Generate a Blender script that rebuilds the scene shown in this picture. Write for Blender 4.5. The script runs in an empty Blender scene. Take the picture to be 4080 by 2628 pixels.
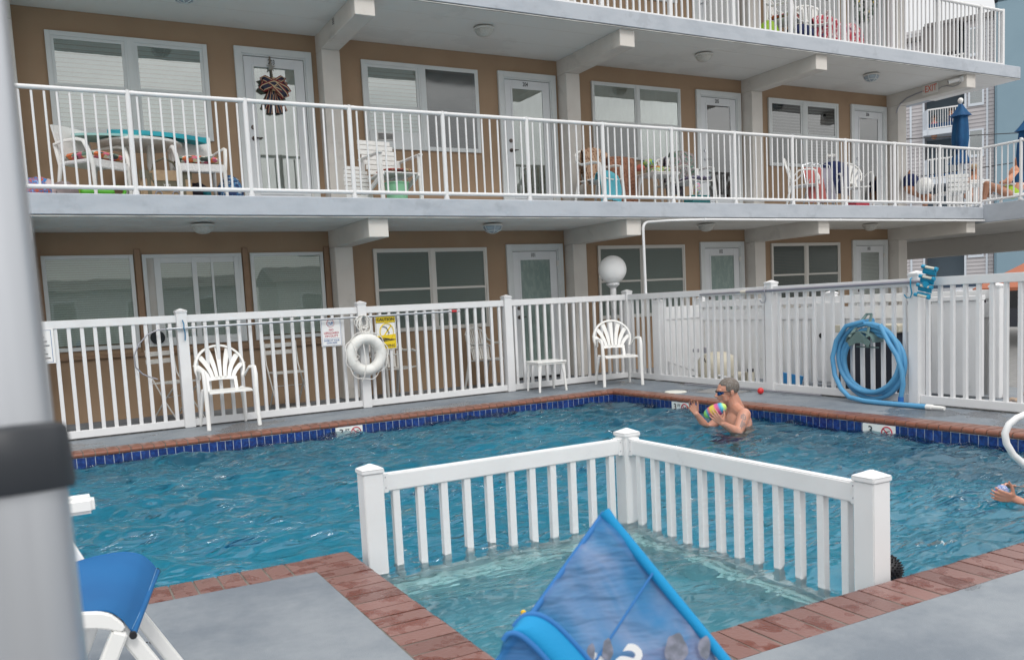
import bpy, bmesh, math, random
from mathutils import Vector as V, Matrix, Quaternion
R = math.radians
rnd = random.Random(7)
S = bpy.context.scene
COL = S.collection
# ---------------------------------------------------------------- camera
F, YAW, PIT, ROL = 3422.9, .4909, -.0945, -.0494
CAM = V((0, -9.774, 1.1651))
FW = V((math.sin(YAW)*math.cos(PIT), math.cos(YAW)*math.cos(PIT), math.sin(PIT)))
_r0 = V((math.cos(YAW), -math.sin(YAW), 0)); _u0 = _r0.cross(FW)
RT = _r0*math.cos(ROL)+_u0*math.sin(ROL)
UP = -_r0*math.sin(ROL)+_u0*math.cos(ROL)
cd = bpy.data.cameras.new('camera'); cam = bpy.data.objects.new('camera', cd); COL.objects.link(cam)
cam.matrix_world = Matrix((( RT.x, UP.x, -FW.x, CAM.x), (RT.y, UP.y, -FW.y, CAM.y), (RT.z, UP.z, -FW.z, CAM.z), (0, 0, 0, 1)))
cd.sensor_width = 36; cd.lens = 36*F/4080; cd.shift_y = 222/4080
cd.clip_start = .05; cd.clip_end = 2000
cd.dof.use_dof = True; cd.dof.focus_distance = 10.5; cd.dof.aperture_fstop = 9.5
S.camera = cam
# ---------------------------------------------------------------- sky and sun (overcast)
SUN_EL, SUN_AZ = R(48), R(188)          # azimuth clockwise from +Y
w = bpy.data.worlds.new('World'); S.world = w; w.use_nodes = True
nt = w.node_tree; N = nt.nodes; L = nt.links
bg = N['Background']; bg.inputs[1].default_value = .11
sky = N.new('ShaderNodeTexSky'); sky.sky_type = 'NISHITA'; sky.sun_disc = False
sky.sun_elevation = SUN_EL; sky.sun_rotation = SUN_AZ
tc = N.new('ShaderNodeTexCoord'); mp = N.new('ShaderNodeMapping'); mp.inputs['Scale'].default_value = (1, 1, 2.6)
L.new(tc.outputs['Generated'], mp.inputs[0])
nz = N.new('ShaderNodeTexNoise'); nz.inputs['Scale'].default_value = 2.6; nz.inputs['Detail'].default_value = 6; nz.inputs['Roughness'].default_value = .55
L.new(mp.outputs[0], nz.inputs['Vector'])
cr = N.new('ShaderNodeValToRGB'); cr.color_ramp.elements[0].position = .36; cr.color_ramp.elements[0].color = (7.6, 7.6, 7.6, 1)
cr.color_ramp.elements[1].position = .68; cr.color_ramp.elements[1].color = (12.4, 12.1, 11.8, 1)
L.new(nz.outputs['Fac'], cr.inputs[0])
mx = N.new('ShaderNodeMixRGB'); mx.inputs[0].default_value = .92
L.new(sky.outputs[0], mx.inputs[1]); L.new(cr.outputs[0], mx.inputs[2]); sz = N.new('ShaderNodeSeparateXYZ'); L.new(tc.outputs['Generated'], sz.inputs[0])      # overcast sky: brighter towards the zenith
gr = N.new('ShaderNodeMapRange'); gr.inputs[1].default_value = 0; gr.inputs[2].default_value = 1; gr.inputs[3].default_value = .78; gr.inputs[4].default_value = 2.0; L.new(sz.outputs['Z'], gr.inputs[0])
vm = N.new('ShaderNodeVectorMath'); vm.operation = 'SCALE'; L.new(mx.outputs[0], vm.inputs[0]); L.new(gr.outputs[0], vm.inputs['Scale']); L.new(vm.outputs[0], bg.inputs[0])
sl = bpy.data.lights.new('sun', 'SUN'); sl.energy = 1.0; sl.angle = R(14); sl.color = (1, .965, .92)
so = bpy.data.objects.new('sun', sl); COL.objects.link(so)
sd = V((math.sin(SUN_AZ)*math.cos(SUN_EL), math.cos(SUN_AZ)*math.cos(SUN_EL), math.sin(SUN_EL)))
so.rotation_euler = sd.to_track_quat('Z', 'Y').to_euler(); so.location = (0, -20, 25)
S.view_settings.view_transform = 'Standard'; S.view_settings.look = 'None'
S.view_settings.gamma = 1; S.view_settings.exposure = .04
S.cycles.max_bounces = 10; S.cycles.transmission_bounces = 8; S.cycles.transparent_max_bounces = 16
S.cycles.use_denoising = True; S.cycles.caustics_refractive = True; S.cycles.sample_clamp_indirect = 6

# ---------------------------------------------------------------- pixel (4080 wide) to world
def ray(x, y): return FW*F + RT*(x-2040) - UP*(y-1536)
def PD(x, y, d): return CAM + ray(x, y)*(d/F)
def PX(x, y, X): r = ray(x, y); return CAM + r*((X-CAM.x)/r.x)
def PY(x, y, Y): r = ray(x, y); return CAM + r*((Y-CAM.y)/r.y)
def PZ(x, y, Z): r = ray(x, y); return CAM + r*((Z-CAM.z)/r.z)
def PN(x, y, q, n): r = ray(x, y); return CAM + r*((q-CAM).dot(n)/r.dot(n))

# ---------------------------------------------------------------- materials
def mat(name, col, rough=.5, metal=0., noise=None, bump=None, spec=.5, alpha=None, trans=0, coat=0, rvar=None, ior=1.45, sub=0):
    m = bpy.data.materials.new(name); m.use_nodes = True
    n = m.node_tree.nodes; l = m.node_tree.links; p = n['Principled BSDF']
    p.inputs['Base Color'].default_value = (*col, 1); p.inputs['Roughness'].default_value = rough
    p.inputs['Metallic'].default_value = metal; p.inputs['Specular IOR Level'].default_value = spec
    p.inputs['IOR'].default_value = ior
    if trans: p.inputs['Transmission Weight'].default_value = trans
    if coat: p.inputs['Coat Weight'].default_value = coat
    if sub:
        p.inputs['Subsurface Weight'].default_value = sub; p.inputs['Subsurface Radius'].default_value = (.02, .008, .004)
    t = n.new('ShaderNodeTexCoord')
    if noise:      # (scale, colour2, lo, hi, detail[, stretch])
        q = n.new('ShaderNodeTexNoise'); q.inputs['Scale'].default_value = noise[0]
        q.inputs['Detail'].default_value = noise[4] if len(noise) > 4 else 5
        if len(noise) > 5:
            mpp = n.new('ShaderNodeMapping'); mpp.inputs['Scale'].default_value = noise[5]
            l.new(t.outputs['Object'], mpp.inputs[0]); l.new(mpp.outputs[0], q.inputs['Vector'])
        else: l.new(t.outputs['Object'], q.inputs['Vector'])
        c = n.new('ShaderNodeValToRGB'); c.color_ramp.elements[0].position = noise[2]; c.color_ramp.elements[1].position = noise[3]
        c.color_ramp.elements[0].color = (*col, 1); c.color_ramp.elements[1].color = (*noise[1], 1)
        l.new(q.outputs['Fac'], c.inputs[0]); l.new(c.outputs[0], p.inputs['Base Color'])
    if bump:       # (scale, strength, distance)
        b = n.new('ShaderNodeTexNoise'); b.inputs['Scale'].default_value = bump[0]; b.inputs['Detail'].default_value = 4
        l.new(t.outputs['Object'], b.inputs['Vector'])
        k = n.new('ShaderNodeBump'); k.inputs['Strength'].default_value = bump[1]; k.inputs['Distance'].default_value = bump[2]
        l.new(b.outputs['Fac'], k.inputs['Height']); l.new(k.outputs[0], p.inputs['Normal'])
    if rvar:       # (scale, rough2, lo, hi)
        b = n.new('ShaderNodeTexNoise'); b.inputs['Scale'].default_value = rvar[0]; l.new(t.outputs['Object'], b.inputs['Vector'])
        q = n.new('ShaderNodeMapRange'); q.inputs[1].default_value = rvar[2]; q.inputs[2].default_value = rvar[3]
        q.inputs[3].default_value = rough; q.inputs[4].default_value = rvar[1]
        l.new(b.outputs['Fac'], q.inputs[0]); l.new(q.outputs[0], p.inputs['Roughness'])
    return m
def island_var(m, amt=.35, lo=None):
    """vary the base colour brick by brick"""
    n = m.node_tree.nodes; l = m.node_tree.links; p = n['Principled BSDF']
    src = p.inputs['Base Color'].links[0].from_socket if p.inputs['Base Color'].links else None
    g = n.new('ShaderNodeNewGeometry'); h = n.new('ShaderNodeHueSaturation')
    r = n.new('ShaderNodeMapRange'); r.inputs[3].default_value = 1-amt; r.inputs[4].default_value = 1+amt
    l.new(g.outputs['Random Per Island'], r.inputs[0]); l.new(r.outputs[0], h.inputs['Value'])
    if src: l.new(src, h.inputs['Color'])
    else: h.inputs['Color'].default_value = p.inputs['Base Color'].default_value
    l.new(h.outputs[0], p.inputs['Base Color'])
    return m
def glassy(name, tint, refl, rough=.01, wav=None, ior=1.5):
    m = bpy.data.materials.new(name); m.use_nodes = True
    n = m.node_tree.nodes; l = m.node_tree.links; n.remove(n['Principled BSDF'])
    g = n.new('ShaderNodeBsdfGlossy'); g.inputs['Roughness'].default_value = rough; g.inputs['Color'].default_value = (.95, .97, .97, 1)
    t = n.new('ShaderNodeBsdfTransparent'); t.inputs['Color'].default_value = (*tint, 1)
    f = n.new('ShaderNodeFresnel'); f.inputs['IOR'].default_value = ior
    a = n.new('ShaderNodeMath'); a.operation = 'ADD'; a.use_clamp = True; a.inputs[1].default_value = refl; l.new(f.outputs[0], a.inputs[0])
    x = n.new('ShaderNodeMixShader'); l.new(a.outputs[0], x.inputs[0]); l.new(t.outputs[0], x.inputs[1]); l.new(g.outputs[0], x.inputs[2])
    if wav:
        tcn = n.new('ShaderNodeTexCoord'); q = n.new('ShaderNodeTexNoise'); q.inputs['Scale'].default_value = wav[0]; l.new(tcn.outputs['Object'], q.inputs['Vector'])
        b = n.new('ShaderNodeBump'); b.inputs['Strength'].default_value = wav[1]; b.inputs['Distance'].default_value = .01
        l.new(q.outputs['Fac'], b.inputs['Height']); l.new(b.outputs[0], g.inputs['Normal'])
    l.new(x.outputs[0], n['Material Output'].inputs[0]); return m

M = {}
M['stucco'] = mat('tan stucco', (.375, .262, .172), .9, noise=(1.7, (.335, .23, .15), .35, .7), bump=(160, .5, .004), spec=.2)
M['cream'] = mat('cream concrete', (.66, .63, .585), .85, noise=(2.5, (.59, .56, .52), .4, .75), bump=(90, .3, .003), spec=.25)
M['soffit'] = mat('painted soffit', (.74, .73, .70), .8, noise=(.9, (.74, .73, .70), .4, .7), bump=(60, .15, .002), spec=.25)
M['slab'] = mat('blue grey slab paint', (.42, .455, .50), .62, noise=(3.2, (.35, .385, .43), .45, .75, 8, (1, 1, 2.5)), bump=(9, .45, .006))
M['deck'] = mat('grey blue deck paint', (.145, .17, .20), .6, noise=(1.1, (.225, .25, .275), .40, .60, 10), bump=(260, .8, .003), rvar=(2.2, .35, .5, .75))
_q = [x for x in M['deck'].node_tree.nodes if x.type == 'TEX_NOISE']
for x in _q:
    if x.inputs['Detail'].default_value == 10: x.inputs['Roughness'].default_value = .72
M['vinyl'] = mat('white vinyl', (.71, .715, .72), .38, noise=(5, (.66, .67, .675), .4, .8), bump=(30, .05, .001))
M['rail'] = mat('white enamel rail paint', (.71, .715, .72), .4, noise=(7, (.65, .66, .66), .5, .85, 8), bump=(60, .12, .001))
M['trim'] = mat('white trim paint', (.66, .69, .69), .45, noise=(4, (.6, .63, .63), .4, .8))
M['trim2'] = mat('cream window trim', (.66, .64, .6), .5)
M['resin'] = mat('white resin', (.80, .80, .78), .38, noise=(6, (.75, .75, .72), .45, .8), bump=(120, .08, .001))
M['dirty'] = mat('weathered white resin', (.66, .65, .62), .5, noise=(9, (.5, .49, .46), .5, .85))
M['blind'] = mat('white blind slats', (.62, .62, .6), .6)
M['blind_d'] = mat('grey green screen', (.36, .39, .375), .7); M['blind_k'] = mat('dark green screen', (.11, .12, .115), .7)
M['curtain'] = mat('pale curtain', (.50, .49, .46), .8, noise=(6, (.44, .42, .38), .4, .7, 4, (3, 1, .6)))
M['dark'] = mat('dark gap', (.02, .025, .03), .7)
M['pane'] = glassy('window glass', (.86, .90, .88), .17, wav=(2.2, .09))
M['panes'] = glassy('screened lower glass', (.82, .85, .84), 0., .12, ior=1.22)
M['paned'] = glassy('lower window glass', (.86, .90, .88), .03, wav=(2.2, .05))
M['screen'] = glassy('insect screen', (.45, .46, .46), .10, .12, wav=(3, .3))
M['brick'] = island_var(mat('coping brick', (.135, .042, .030), .14, noise=(9, (.19, .098, .085), .42, .50, 10, (1, 1, 1)), bump=(70, .6, .003), rvar=(9, .34, .42, .50)), .16)
M['brick2'] = island_var(mat('terracotta bullnose', (.21, .082, .052), .28, noise=(30, (.17, .068, .045), .4, .7), bump=(80, .3, .002)), .09)
M['mortar'] = mat('grey mortar', (.12, .11, .095), .9, noise=(12, (.19, .18, .16), .4, .7), bump=(90, .4, .003))
M['tile'] = island_var(mat('cobalt pool tile', (.009, .022, .12), .12, noise=(38, (.018, .06, .24), .42, .68, 6), bump=(60, .15, .002), coat=.3), .18)
M['grout'] = mat('pale grout', (.55, .58, .58), .8)
M['tilew'] = mat('white marker tile', (.72, .73, .70), .25)
M['plaster'] = mat('pool plaster', (.46, .70, .75), .7, noise=(2.5, (.40, .62, .68), .35, .7))
M['black'] = mat('black paint', (.015, .015, .018), .5)
M['ink'] = mat('dark lettering', (.02, .022, .03), .6)
M['red'] = mat('red print', (.45, .03, .06), .5)
M['bluep'] = mat('blue print', (.03, .12, .33), .5)
M['yel'] = mat('sign yellow', (.75, .55, .02), .4)
M['signw'] = mat('sign white', (.78, .78, .77), .35)
M['alu'] = mat('brushed aluminium', (.62, .64, .66), .3, metal=1, noise=(3, (.5, .52, .55), .3, .7))
M['alud'] = mat('dull grey pole', (.36, .36, .40), .45, metal=.6)
M['asphalt'] = mat('pale worn asphalt', (.20, .20, .20), .9, noise=(14, (.26, .26, .25), .4, .7), bump=(50, .4, .004))
M['skin'] = mat('sun reddened skin', (.50, .235, .16), .42, noise=(7, (.56, .29, .21), .35, .7), bump=(60, .08, .002), sub=.12)
M['skin2'] = mat('tanned skin', (.42, .21, .13), .55, sub=.1)
M['hairg'] = mat('short grey brown hair', (.13, .11, .095), .8, noise=(60, (.22, .205, .19), .45, .75), bump=(150, .5, .003))

def wet(m, scale=.8, lo=.585, hi=.60, dark=.74, rough=.12, sharp=2.):
    n = m.node_tree.nodes; l = m.node_tree.links; p = n['Principled BSDF']; t = n.new('ShaderNodeTexCoord'); q = n.new('ShaderNodeTexNoise')
    q.inputs['Scale'].default_value = scale; q.inputs['Detail'].default_value = 9; q.inputs['Roughness'].default_value = .62; l.new(t.outputs['Object'], q.inputs['Vector'])
    r = n.new('ShaderNodeMapRange'); r.inputs[1].default_value = lo; r.inputs[2].default_value = hi; l.new(q.outputs['Fac'], r.inputs[0])
    cs = p.inputs['Base Color'].links[0].from_socket; h = n.new('ShaderNodeMixRGB'); h.blend_type = 'MULTIPLY'; h.inputs[2].default_value = (dark, dark, dark, 1)
    l.new(r.outputs[0], h.inputs[0]); l.new(cs, h.inputs[1]); l.new(h.outputs[0], p.inputs['Base Color'])
    x = n.new('ShaderNodeMath'); x.operation = 'MULTIPLY_ADD'; x.inputs[1].default_value = rough-.6; x.inputs[2].default_value = .6; l.new(r.outputs[0], x.inputs[0]); l.new(x.outputs[0], p.inputs['Roughness']); return m
wet(M['deck'])
wet(M['vinyl'], 5, .66, .72, .86, .6); wet(M['slab'], 2.2, .58, .64, .88, .5); wet(M['stucco'], 1.1, .58, .68, .92, .6); wet(M['cream'], 3, .6, .66, .90, .6); wet(M['soffit'], 1.2, .56, .62, .93, .6)
# ---------------------------------------------------------------- geometry builder
def wmat(o):
    m = Matrix.LocRotScale(o.location, o.rotation_euler, o.scale)
    return wmat(o.parent) @ m if o.parent else m
class G:
    def __init__(s): s.v = []; s.f = []; s.M = None
    def add(s, vs, fs):
        b = len(s.v)
        for q in vs: q = V(q); s.v.append(s.M @ q if s.M else q)
        s.f += [tuple(i+b for i in f) for f in fs]; return s
    def box(s, x0, y0, z0, x1, y1, z1):
        return s.add([(x, y, z) for z in (z0, z1) for x, y in ((x0, y0), (x1, y0), (x1, y1), (x0, y1))],
                     [(3, 2, 1, 0), (4, 5, 6, 7), (0, 1, 5, 4), (1, 2, 6, 5), (2, 3, 7, 6), (3, 0, 4, 7)])
    def bar(s, a, b, wd, th, up=(0, 0, 1)):
        a = V(a); b = V(b); d = (b-a).normalized(); sd = d.cross(V(up)); sd = sd.normalized() if sd.length > 1e-6 else V((1, 0, 0)); u = sd.cross(d)
        vs = [p+sd*(i*wd/2)+u*(j*th/2) for p in (a, b) for i, j in ((-1, -1), (1, -1), (1, 1), (-1, 1))]
        return s.add(vs, [(0, 1, 2, 3), (7, 6, 5, 4), (0, 4, 5, 1), (1, 5, 6, 2), (2, 6, 7, 3), (3, 7, 4, 0)])
    def cyl(s, a, b, r0, r1=None, n=12, cap=True):
        r1 = r0 if r1 is None else r1; a = V(a); b = V(b); d = (b-a).normalized()
        e = d.orthogonal().normalized(); g = d.cross(e)
        vs = [p+(e*math.cos(t)+g*math.sin(t))*r for p, r in ((a, r0), (b, r1)) for t in [2*math.pi*i/n for i in range(n)]]
        fs = [(i, (i+1) % n, n+(i+1) % n, n+i) for i in range(n)]
        if cap: fs += [tuple(range(n-1, -1, -1)), tuple(range(n, 2*n))]
        return s.add(vs, fs)
    def tube(s, pts, r, n=8, closed=False, flat=1.):
        pts = [V(p) for p in pts]; m = len(pts); vs = []; e = None
        rr = r if isinstance(r, (list, tuple)) else [r]*m
        for i, p in enumerate(pts):
            d = (pts[(i+1) % m]-pts[i-1]) if (closed or 0 < i < m-1) else (pts[1]-pts[0] if i == 0 else pts[-1]-pts[-2])
            d = d.normalized() if d.length > 1e-9 else V((0, 0, 1))
            e = d.orthogonal().normalized() if e is None else (e-d*e.dot(d)).normalized()
            g = d.cross(e)
            vs += [p+e*(math.cos(2*math.pi*k/n)*rr[i])+g*(math.sin(2*math.pi*k/n)*rr[i]*flat) for k in range(n)]
        fs = []
        for i in range(m if closed else m-1):
            j = (i+1) % m; fs += [(i*n+k, i*n+(k+1) % n, j*n+(k+1) % n, j*n+k) for k in range(n)]
        if not closed: fs += [tuple(range(n-1, -1, -1)), tuple(range((m-1)*n, m*n))]
        return s.add(vs, fs)
    def ell(s, c, rx, ry=None, rz=None, n=14, m=9, q=None):
        ry = ry or rx; rz = rz or rx; c = V(c); vs = []
        for j in range(m+1):
            ph = math.pi*j/m
            for i in range(n):
                t = 2*math.pi*i/n; o = V((rx*math.sin(ph)*math.cos(t), ry*math.sin(ph)*math.sin(t), rz*math.cos(ph)))
                vs.append(c+(q @ o if q else o))
        return s.add(vs, [(j*n+i, (j+1)*n+i, (j+1)*n+(i+1) % n, j*n+(i+1) % n) for j in range(m) for i in range(n)])
    def cap(s, a, b, r0, r1=None, n=10):
        """tapered capsule"""
        r1 = r0 if r1 is None else r1; a = V(a); b = V(b); d = b-a; L_ = d.length; d = d.normalized()
        pts = []; rs = []
        for k in range(5):
            t = math.pi/2*(1-k/4); pts.append(a-d*(r0*math.sin(t))); rs.append(max(1e-4, r0*math.cos(t)))
        for k in range(5):
            t = math.pi/2*k/4; pts.append(b+d*(r1*math.sin(t))); rs.append(max(1e-4, r1*math.cos(t)))
        return s.tube(pts, rs, n)
    def lathe(s, c, prof, n=20, ax=None):
        c = V(c); q = V((0, 0, 1)).rotation_difference(V(ax)) if ax else None; vs = []
        for r, z in prof:
            for i in range(n):
                t = 2*math.pi*i/n; o = V((r*math.cos(t), r*math.sin(t), z)); vs.append(c+(q @ o if q else o))
        return s.add(vs, [(j*n+i, j*n+(i+1) % n, (j+1)*n+(i+1) % n, (j+1)*n+i) for j in range(len(prof)-1) for i in range(n)])
    def prism(s, poly, ex):
        ex = V(ex); k = len(poly); poly = [V(p) for p in poly]
        return s.add(poly+[p+ex for p in poly], [tuple(range(k-1, -1, -1)), tuple(range(k, 2*k))]+[(i, (i+1) % k, k+(i+1) % k, k+i) for i in range(k)])
    def grid(s, fn, nu, nv, th=None):
        vs = [V(fn(i/nu, j/nv)) for j in range(nv+1) for i in range(nu+1)]; W_ = nu+1
        fs = [(j*W_+i, j*W_+i+1, (j+1)*W_+i+1, (j+1)*W_+i) for j in range(nv) for i in range(nu)]
        if th:
            th = V(th); k = len(vs); vs = vs+[p+th for p in vs]; fs2 = [tuple(reversed([a+k for a in f])) for f in fs]
            bd = list(range(nu))+[j*W_+nu for j in range(nv)]+[nv*W_+i for i in range(nu, 0, -1)]+[j*W_ for j in range(nv, 0, -1)]
            fs = fs+fs2+[(bd[(i+1) % len(bd)], bd[i], bd[i]+k, bd[(i+1) % len(bd)]+k) for i in range(len(bd))]
        return s.add(vs, fs)
    def mesh(s, name, m, smooth=False, bevel=0, seg=1):
        me = bpy.data.meshes.new(name); me.from_pydata([tuple(q) for q in s.v], [], s.f); me.materials.append(m if not isinstance(m, str) else M[m])
        bm = bmesh.new(); bm.from_mesh(me); bmesh.ops.recalc_face_normals(bm, faces=bm.faces)
        if bevel: bmesh.ops.bevel(bm, geom=list(bm.edges), offset=bevel, segments=seg, affect='EDGES', clamp_overlap=True)
        bm.to_mesh(me); bm.free()
        if smooth:
            me.polygons.foreach_set('use_smooth', [True]*len(me.polygons))
            me.set_sharp_from_angle(angle=R(smooth if smooth is not True else 50))
        me.update(); return me
    def obj(s, name, m, parent=None, smooth=False, bevel=0, seg=1, local=False):
        if parent and not local:
            W_ = wmat(parent).inverted(); s.v = [W_ @ q for q in s.v]
        return link(name, s.mesh(name, m, smooth, bevel, seg), parent)
def link(name, me, parent=None, loc=None, rz=0):
    o = bpy.data.objects.new(name, me); COL.objects.link(o); o.parent = parent
    if loc is not None: o.location = loc
    if rz: o.rotation_euler = (0, 0, rz)
    return o
def tag(o, label=None, cat=None, group=None, kind=None):
    if label: o['label'] = label
    if cat: o['category'] = cat
    if group: o['group'] = group
    if kind: o['kind'] = kind
    return o
def thing(name, label, cat, loc=(0, 0, 0), rz=0, group=None):
    o = bpy.data.objects.new(name, None); COL.objects.link(o); o.location = loc; o.rotation_euler = (0, 0, rz); o.empty_display_size = .1
    return tag(o, label, cat, group)
def dup(o, loc=None, rz=None, label=None, parent=None, drop=()):
    c = o.copy(); COL.objects.link(c)
    if parent: c.parent = parent
    if loc is not None: c.location = loc
    if rz is not None: c.rotation_euler = (0, 0, rz)
    if label: c['label'] = label
    for ch in list(o.children): dup(ch, parent=c)
    return c
def blob(name, g, m, parent=None, voxel=.008, smooth=4, local=False):
    """one continuous skin from overlapping pieces"""
    if parent and not local:
        W_ = wmat(parent).inverted(); g.v = [W_ @ q for q in g.v]
    o = bpy.data.objects.new('t', g.mesh('t', m)); COL.objects.link(o)
    r = o.modifiers.new('r', 'REMESH'); r.mode = 'VOXEL'; r.voxel_size = voxel
    k = o.modifiers.new('s', 'SMOOTH'); k.iterations = smooth; k.factor = .5
    dg = bpy.context.evaluated_depsgraph_get(); me = bpy.data.meshes.new_from_object(o.evaluated_get(dg)); me.name = name
    bpy.data.objects.remove(o); me.polygons.foreach_set('use_smooth', [True]*len(me.polygons))
    if not me.materials: me.materials.append(M[m] if isinstance(m, str) else m)
    return link(name, me, parent)
def textm(items, m, name='lettering', parent=None, ext=.0008):
    """items: (string, size, origin, xdir, updir[, xscale]); one mesh"""
    g = G()
    for it in items:
        s_, size, o_, xd, ud = it[:5]; xs = it[5] if len(it) > 5 else 1
        c = bpy.data.curves.new('t', 'FONT'); c.body = s_; c.size = size; c.align_x = 'CENTER'; c.align_y = 'CENTER'; c.extrude = ext
        c.resolution_u = 3; c.offset = size*.012
        ob = bpy.data.objects.new('t', c); COL.objects.link(ob); bpy.context.view_layer.update()
        me = bpy.data.meshes.new_from_object(ob.evaluated_get(bpy.context.evaluated_depsgraph_get()))
        xd = V(xd).normalized(); ud = V(ud).normalized(); nd = xd.cross(ud); o_ = V(o_)
        g.add([o_+xd*(v.co.x*xs)+ud*v.co.y+nd*v.co.z for v in me.vertices], [tuple(p.vertices) for p in me.polygons])
        bpy.data.objects.remove(ob); bpy.data.meshes.remove(me)
    return g.obj(name, m, parent)
def arc(c, r, a0, a1, n, ex=(1, 0, 0), ey=(0, 0, 1)):
    c = V(c); ex = V(ex); ey = V(ey)
    return [c+ex*(r*math.cos(a0+(a1-a0)*i/n))+ey*(r*math.sin(a0+(a1-a0)*i/n)) for i in range(n+1)]
def lerp(a, b, t): return a+(b-a)*t
# ================================================================ SETTING: ground, deck, pool
PA, PB, PC, PDn, PE, PF_ = V((-4, -1.163, 0)), V((6.29, -.739, 0)), V((6.45, -7.52, 0)), V((1.222, -7.52, 0)), V((1.212, -5.73, 0)), V((-4, -5.73, 0))
g = G()
for x0, y0, x1, y1 in ((-60, 9, 22, 90), (-60, -60, 80, -12.5), (-60, -12.5, -6, 9), (9.2, -12.5, 22, 9)):
    g.add([(x0, y0, -.06), (x1, y0, -.06), (x1, y1, -.06), (x0, y1, -.06)], [(0, 1, 2, 3)])
g.add([(22, -12.5, -.06), (24.5, -12.5, -.86), (24.5, 90, -.86), (22, 90, -.06)], [(0, 1, 2, 3)])
g.add([(24.5, -12.5, -.86), (80, -12.5, -.86), (80, 90, -.86), (24.5, 90, -.86)], [(0, 1, 2, 3)]); g.add([(22, -12.5, -.06), (80, -12.5, -.06), (80, -12.5, -.86), (24.5, -12.5, -.86)], [(0, 1, 2, 3)])
tag(g.obj('ground', 'asphalt'), kind='structure')
BW = .232                                    # coping width
def off(p, q, d):                             # line p-q shifted to its left by d
    t = (q-p).normalized(); n_ = V((-t.y, t.x, 0)); return p+n_*d, q+n_*d
g = G(); z = -.003
fa = (PA+V((0, BW, 0)), PB+V((0, BW, 0)))
g.add([(-6, fa[0].y-.08, z), (fa[1].x+BW, fa[1].y+.01, z), (9.2, fa[1].y+.01, z), (9.2, 9, z), (-6, 9, z)], [(0, 1, 2, 3, 4)])          # far deck and walkway
g.add([(PB.x+BW, PB.y+BW+.01, z), (PC.x+BW, PC.y-BW, z), (9.2, PC.y-BW, z), (9.2, PB.y+BW+.01, z)], [(0, 1, 2, 3)])                       # right side
g.add([(PDn.x-BW, PC.y-BW, z), (PDn.x-BW, -12.5, z), (9.2, -12.5, z), (9.2, PC.y-BW, z)], [(0, 1, 2, 3)])                               # near right deck
g.add([(-6, PE.y-BW, z), (-6, -12.5, z), (PDn.x-BW, -12.5, z), (PE.x-BW, PE.y-BW, z)], [(0, 1, 2, 3)])                                  # near left deck
tag(g.obj('pool_deck', 'deck'), kind='structure')
# coping bricks: real bullnose bricks, one by one
def coping(p, q, g, gm, pitch=.1022, skip0=0, skip1=0):
    t = (q-p).normalized(); n_ = V((-t.y, t.x, 0)); L_ = (q-p).length; k = int(L_/pitch)+1
    prof = [(BW, -.045), (BW, -.002), (.028, 0), (.012, -.003), (.003, -.011), (-.002, -.024), (0, -.038), (.008, -.047), (.03, -.05)]
    for i in range(k):
        a = i*pitch+.0048; b = min((i+1)*pitch-.0048, L_)
        if b-a < .01: continue
        dz = rnd.uniform(-.0012, .0012); dn = rnd.uniform(-.0015, .0015); ro = rnd.uniform(-.006, .006)
        A = [p+t*(a+(u_-.1)*ro)+n_*(u_+dn)+V((0, 0, w_+dz)) for u_, w_ in prof]; B_ = [p+t*(b+(u_-.1)*ro)+n_*(u_+dn)+V((0, 0, w_+dz)) for u_, w_ in prof]
        m_ = len(prof); g.add(A+B_, [tuple(range(m_)), tuple(range(2*m_-1, m_-1, -1))]+[(j, (j+1) % m_, m_+(j+1) % m_, m_+j) for j in range(m_)])
    pm = [(BW+.008, -.05), (BW+.008, -.0035), (.03, -.0045), (.010, -.012), (.006, -.03), (.014, -.046)]
    A = [p+n_*u_+V((0, 0, w_)) for u_, w_ in pm]; B_ = [q+n_*u_+V((0, 0, w_)) for u_, w_ in pm]; m_ = len(pm)
    gm.add(A+B_, [tuple(range(m_)), tuple(range(2*m_-1, m_-1, -1))]+[(j, (j+1) % m_, m_+(j+1) % m_, m_+j) for j in range(m_)])
gb = G(); gm = G(); gfar = G()
for ci, (p, q) in enumerate( ((PB+V((0, .0, 0)), PA), (PC, PB), (PDn+V((-.1, 0, 0)), PC), (PE, PDn), (PF_, PE+V((-BW*.98, 0, 0))))):
    # bricks lie on the deck side (left of the walking direction is outside)
    a, b = (q, p)
    coping(a, b, gfar if ci < 2 else gb, gm)
# corner pieces
for cx, cy, sx, sy in ((PB.x, PB.y, 1, 1),):
    gfar.add([(cx, cy, -.001), (cx+sx*BW, cy, -.001), (cx+sx*BW, cy+sy*BW, -.001), (cx, cy+sy*BW, -.001),
            (cx, cy, -.05), (cx+sx*BW, cy, -.05), (cx+sx*BW, cy+sy*BW, -.05), (cx, cy+sy*BW, -.05)],
           [(0, 1, 2), (0, 2, 3), (0, 1, 5, 4), (1, 2, 6, 5), (2, 3, 7, 6), (3, 0, 4, 7)])
cop = gb.obj('pool_coping', 'brick', smooth=45); tag(cop, kind='structure')
gfar.obj('bullnose_row', 'brick2', cop, smooth=45)
gm.obj('mortar', 'mortar', cop)
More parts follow.
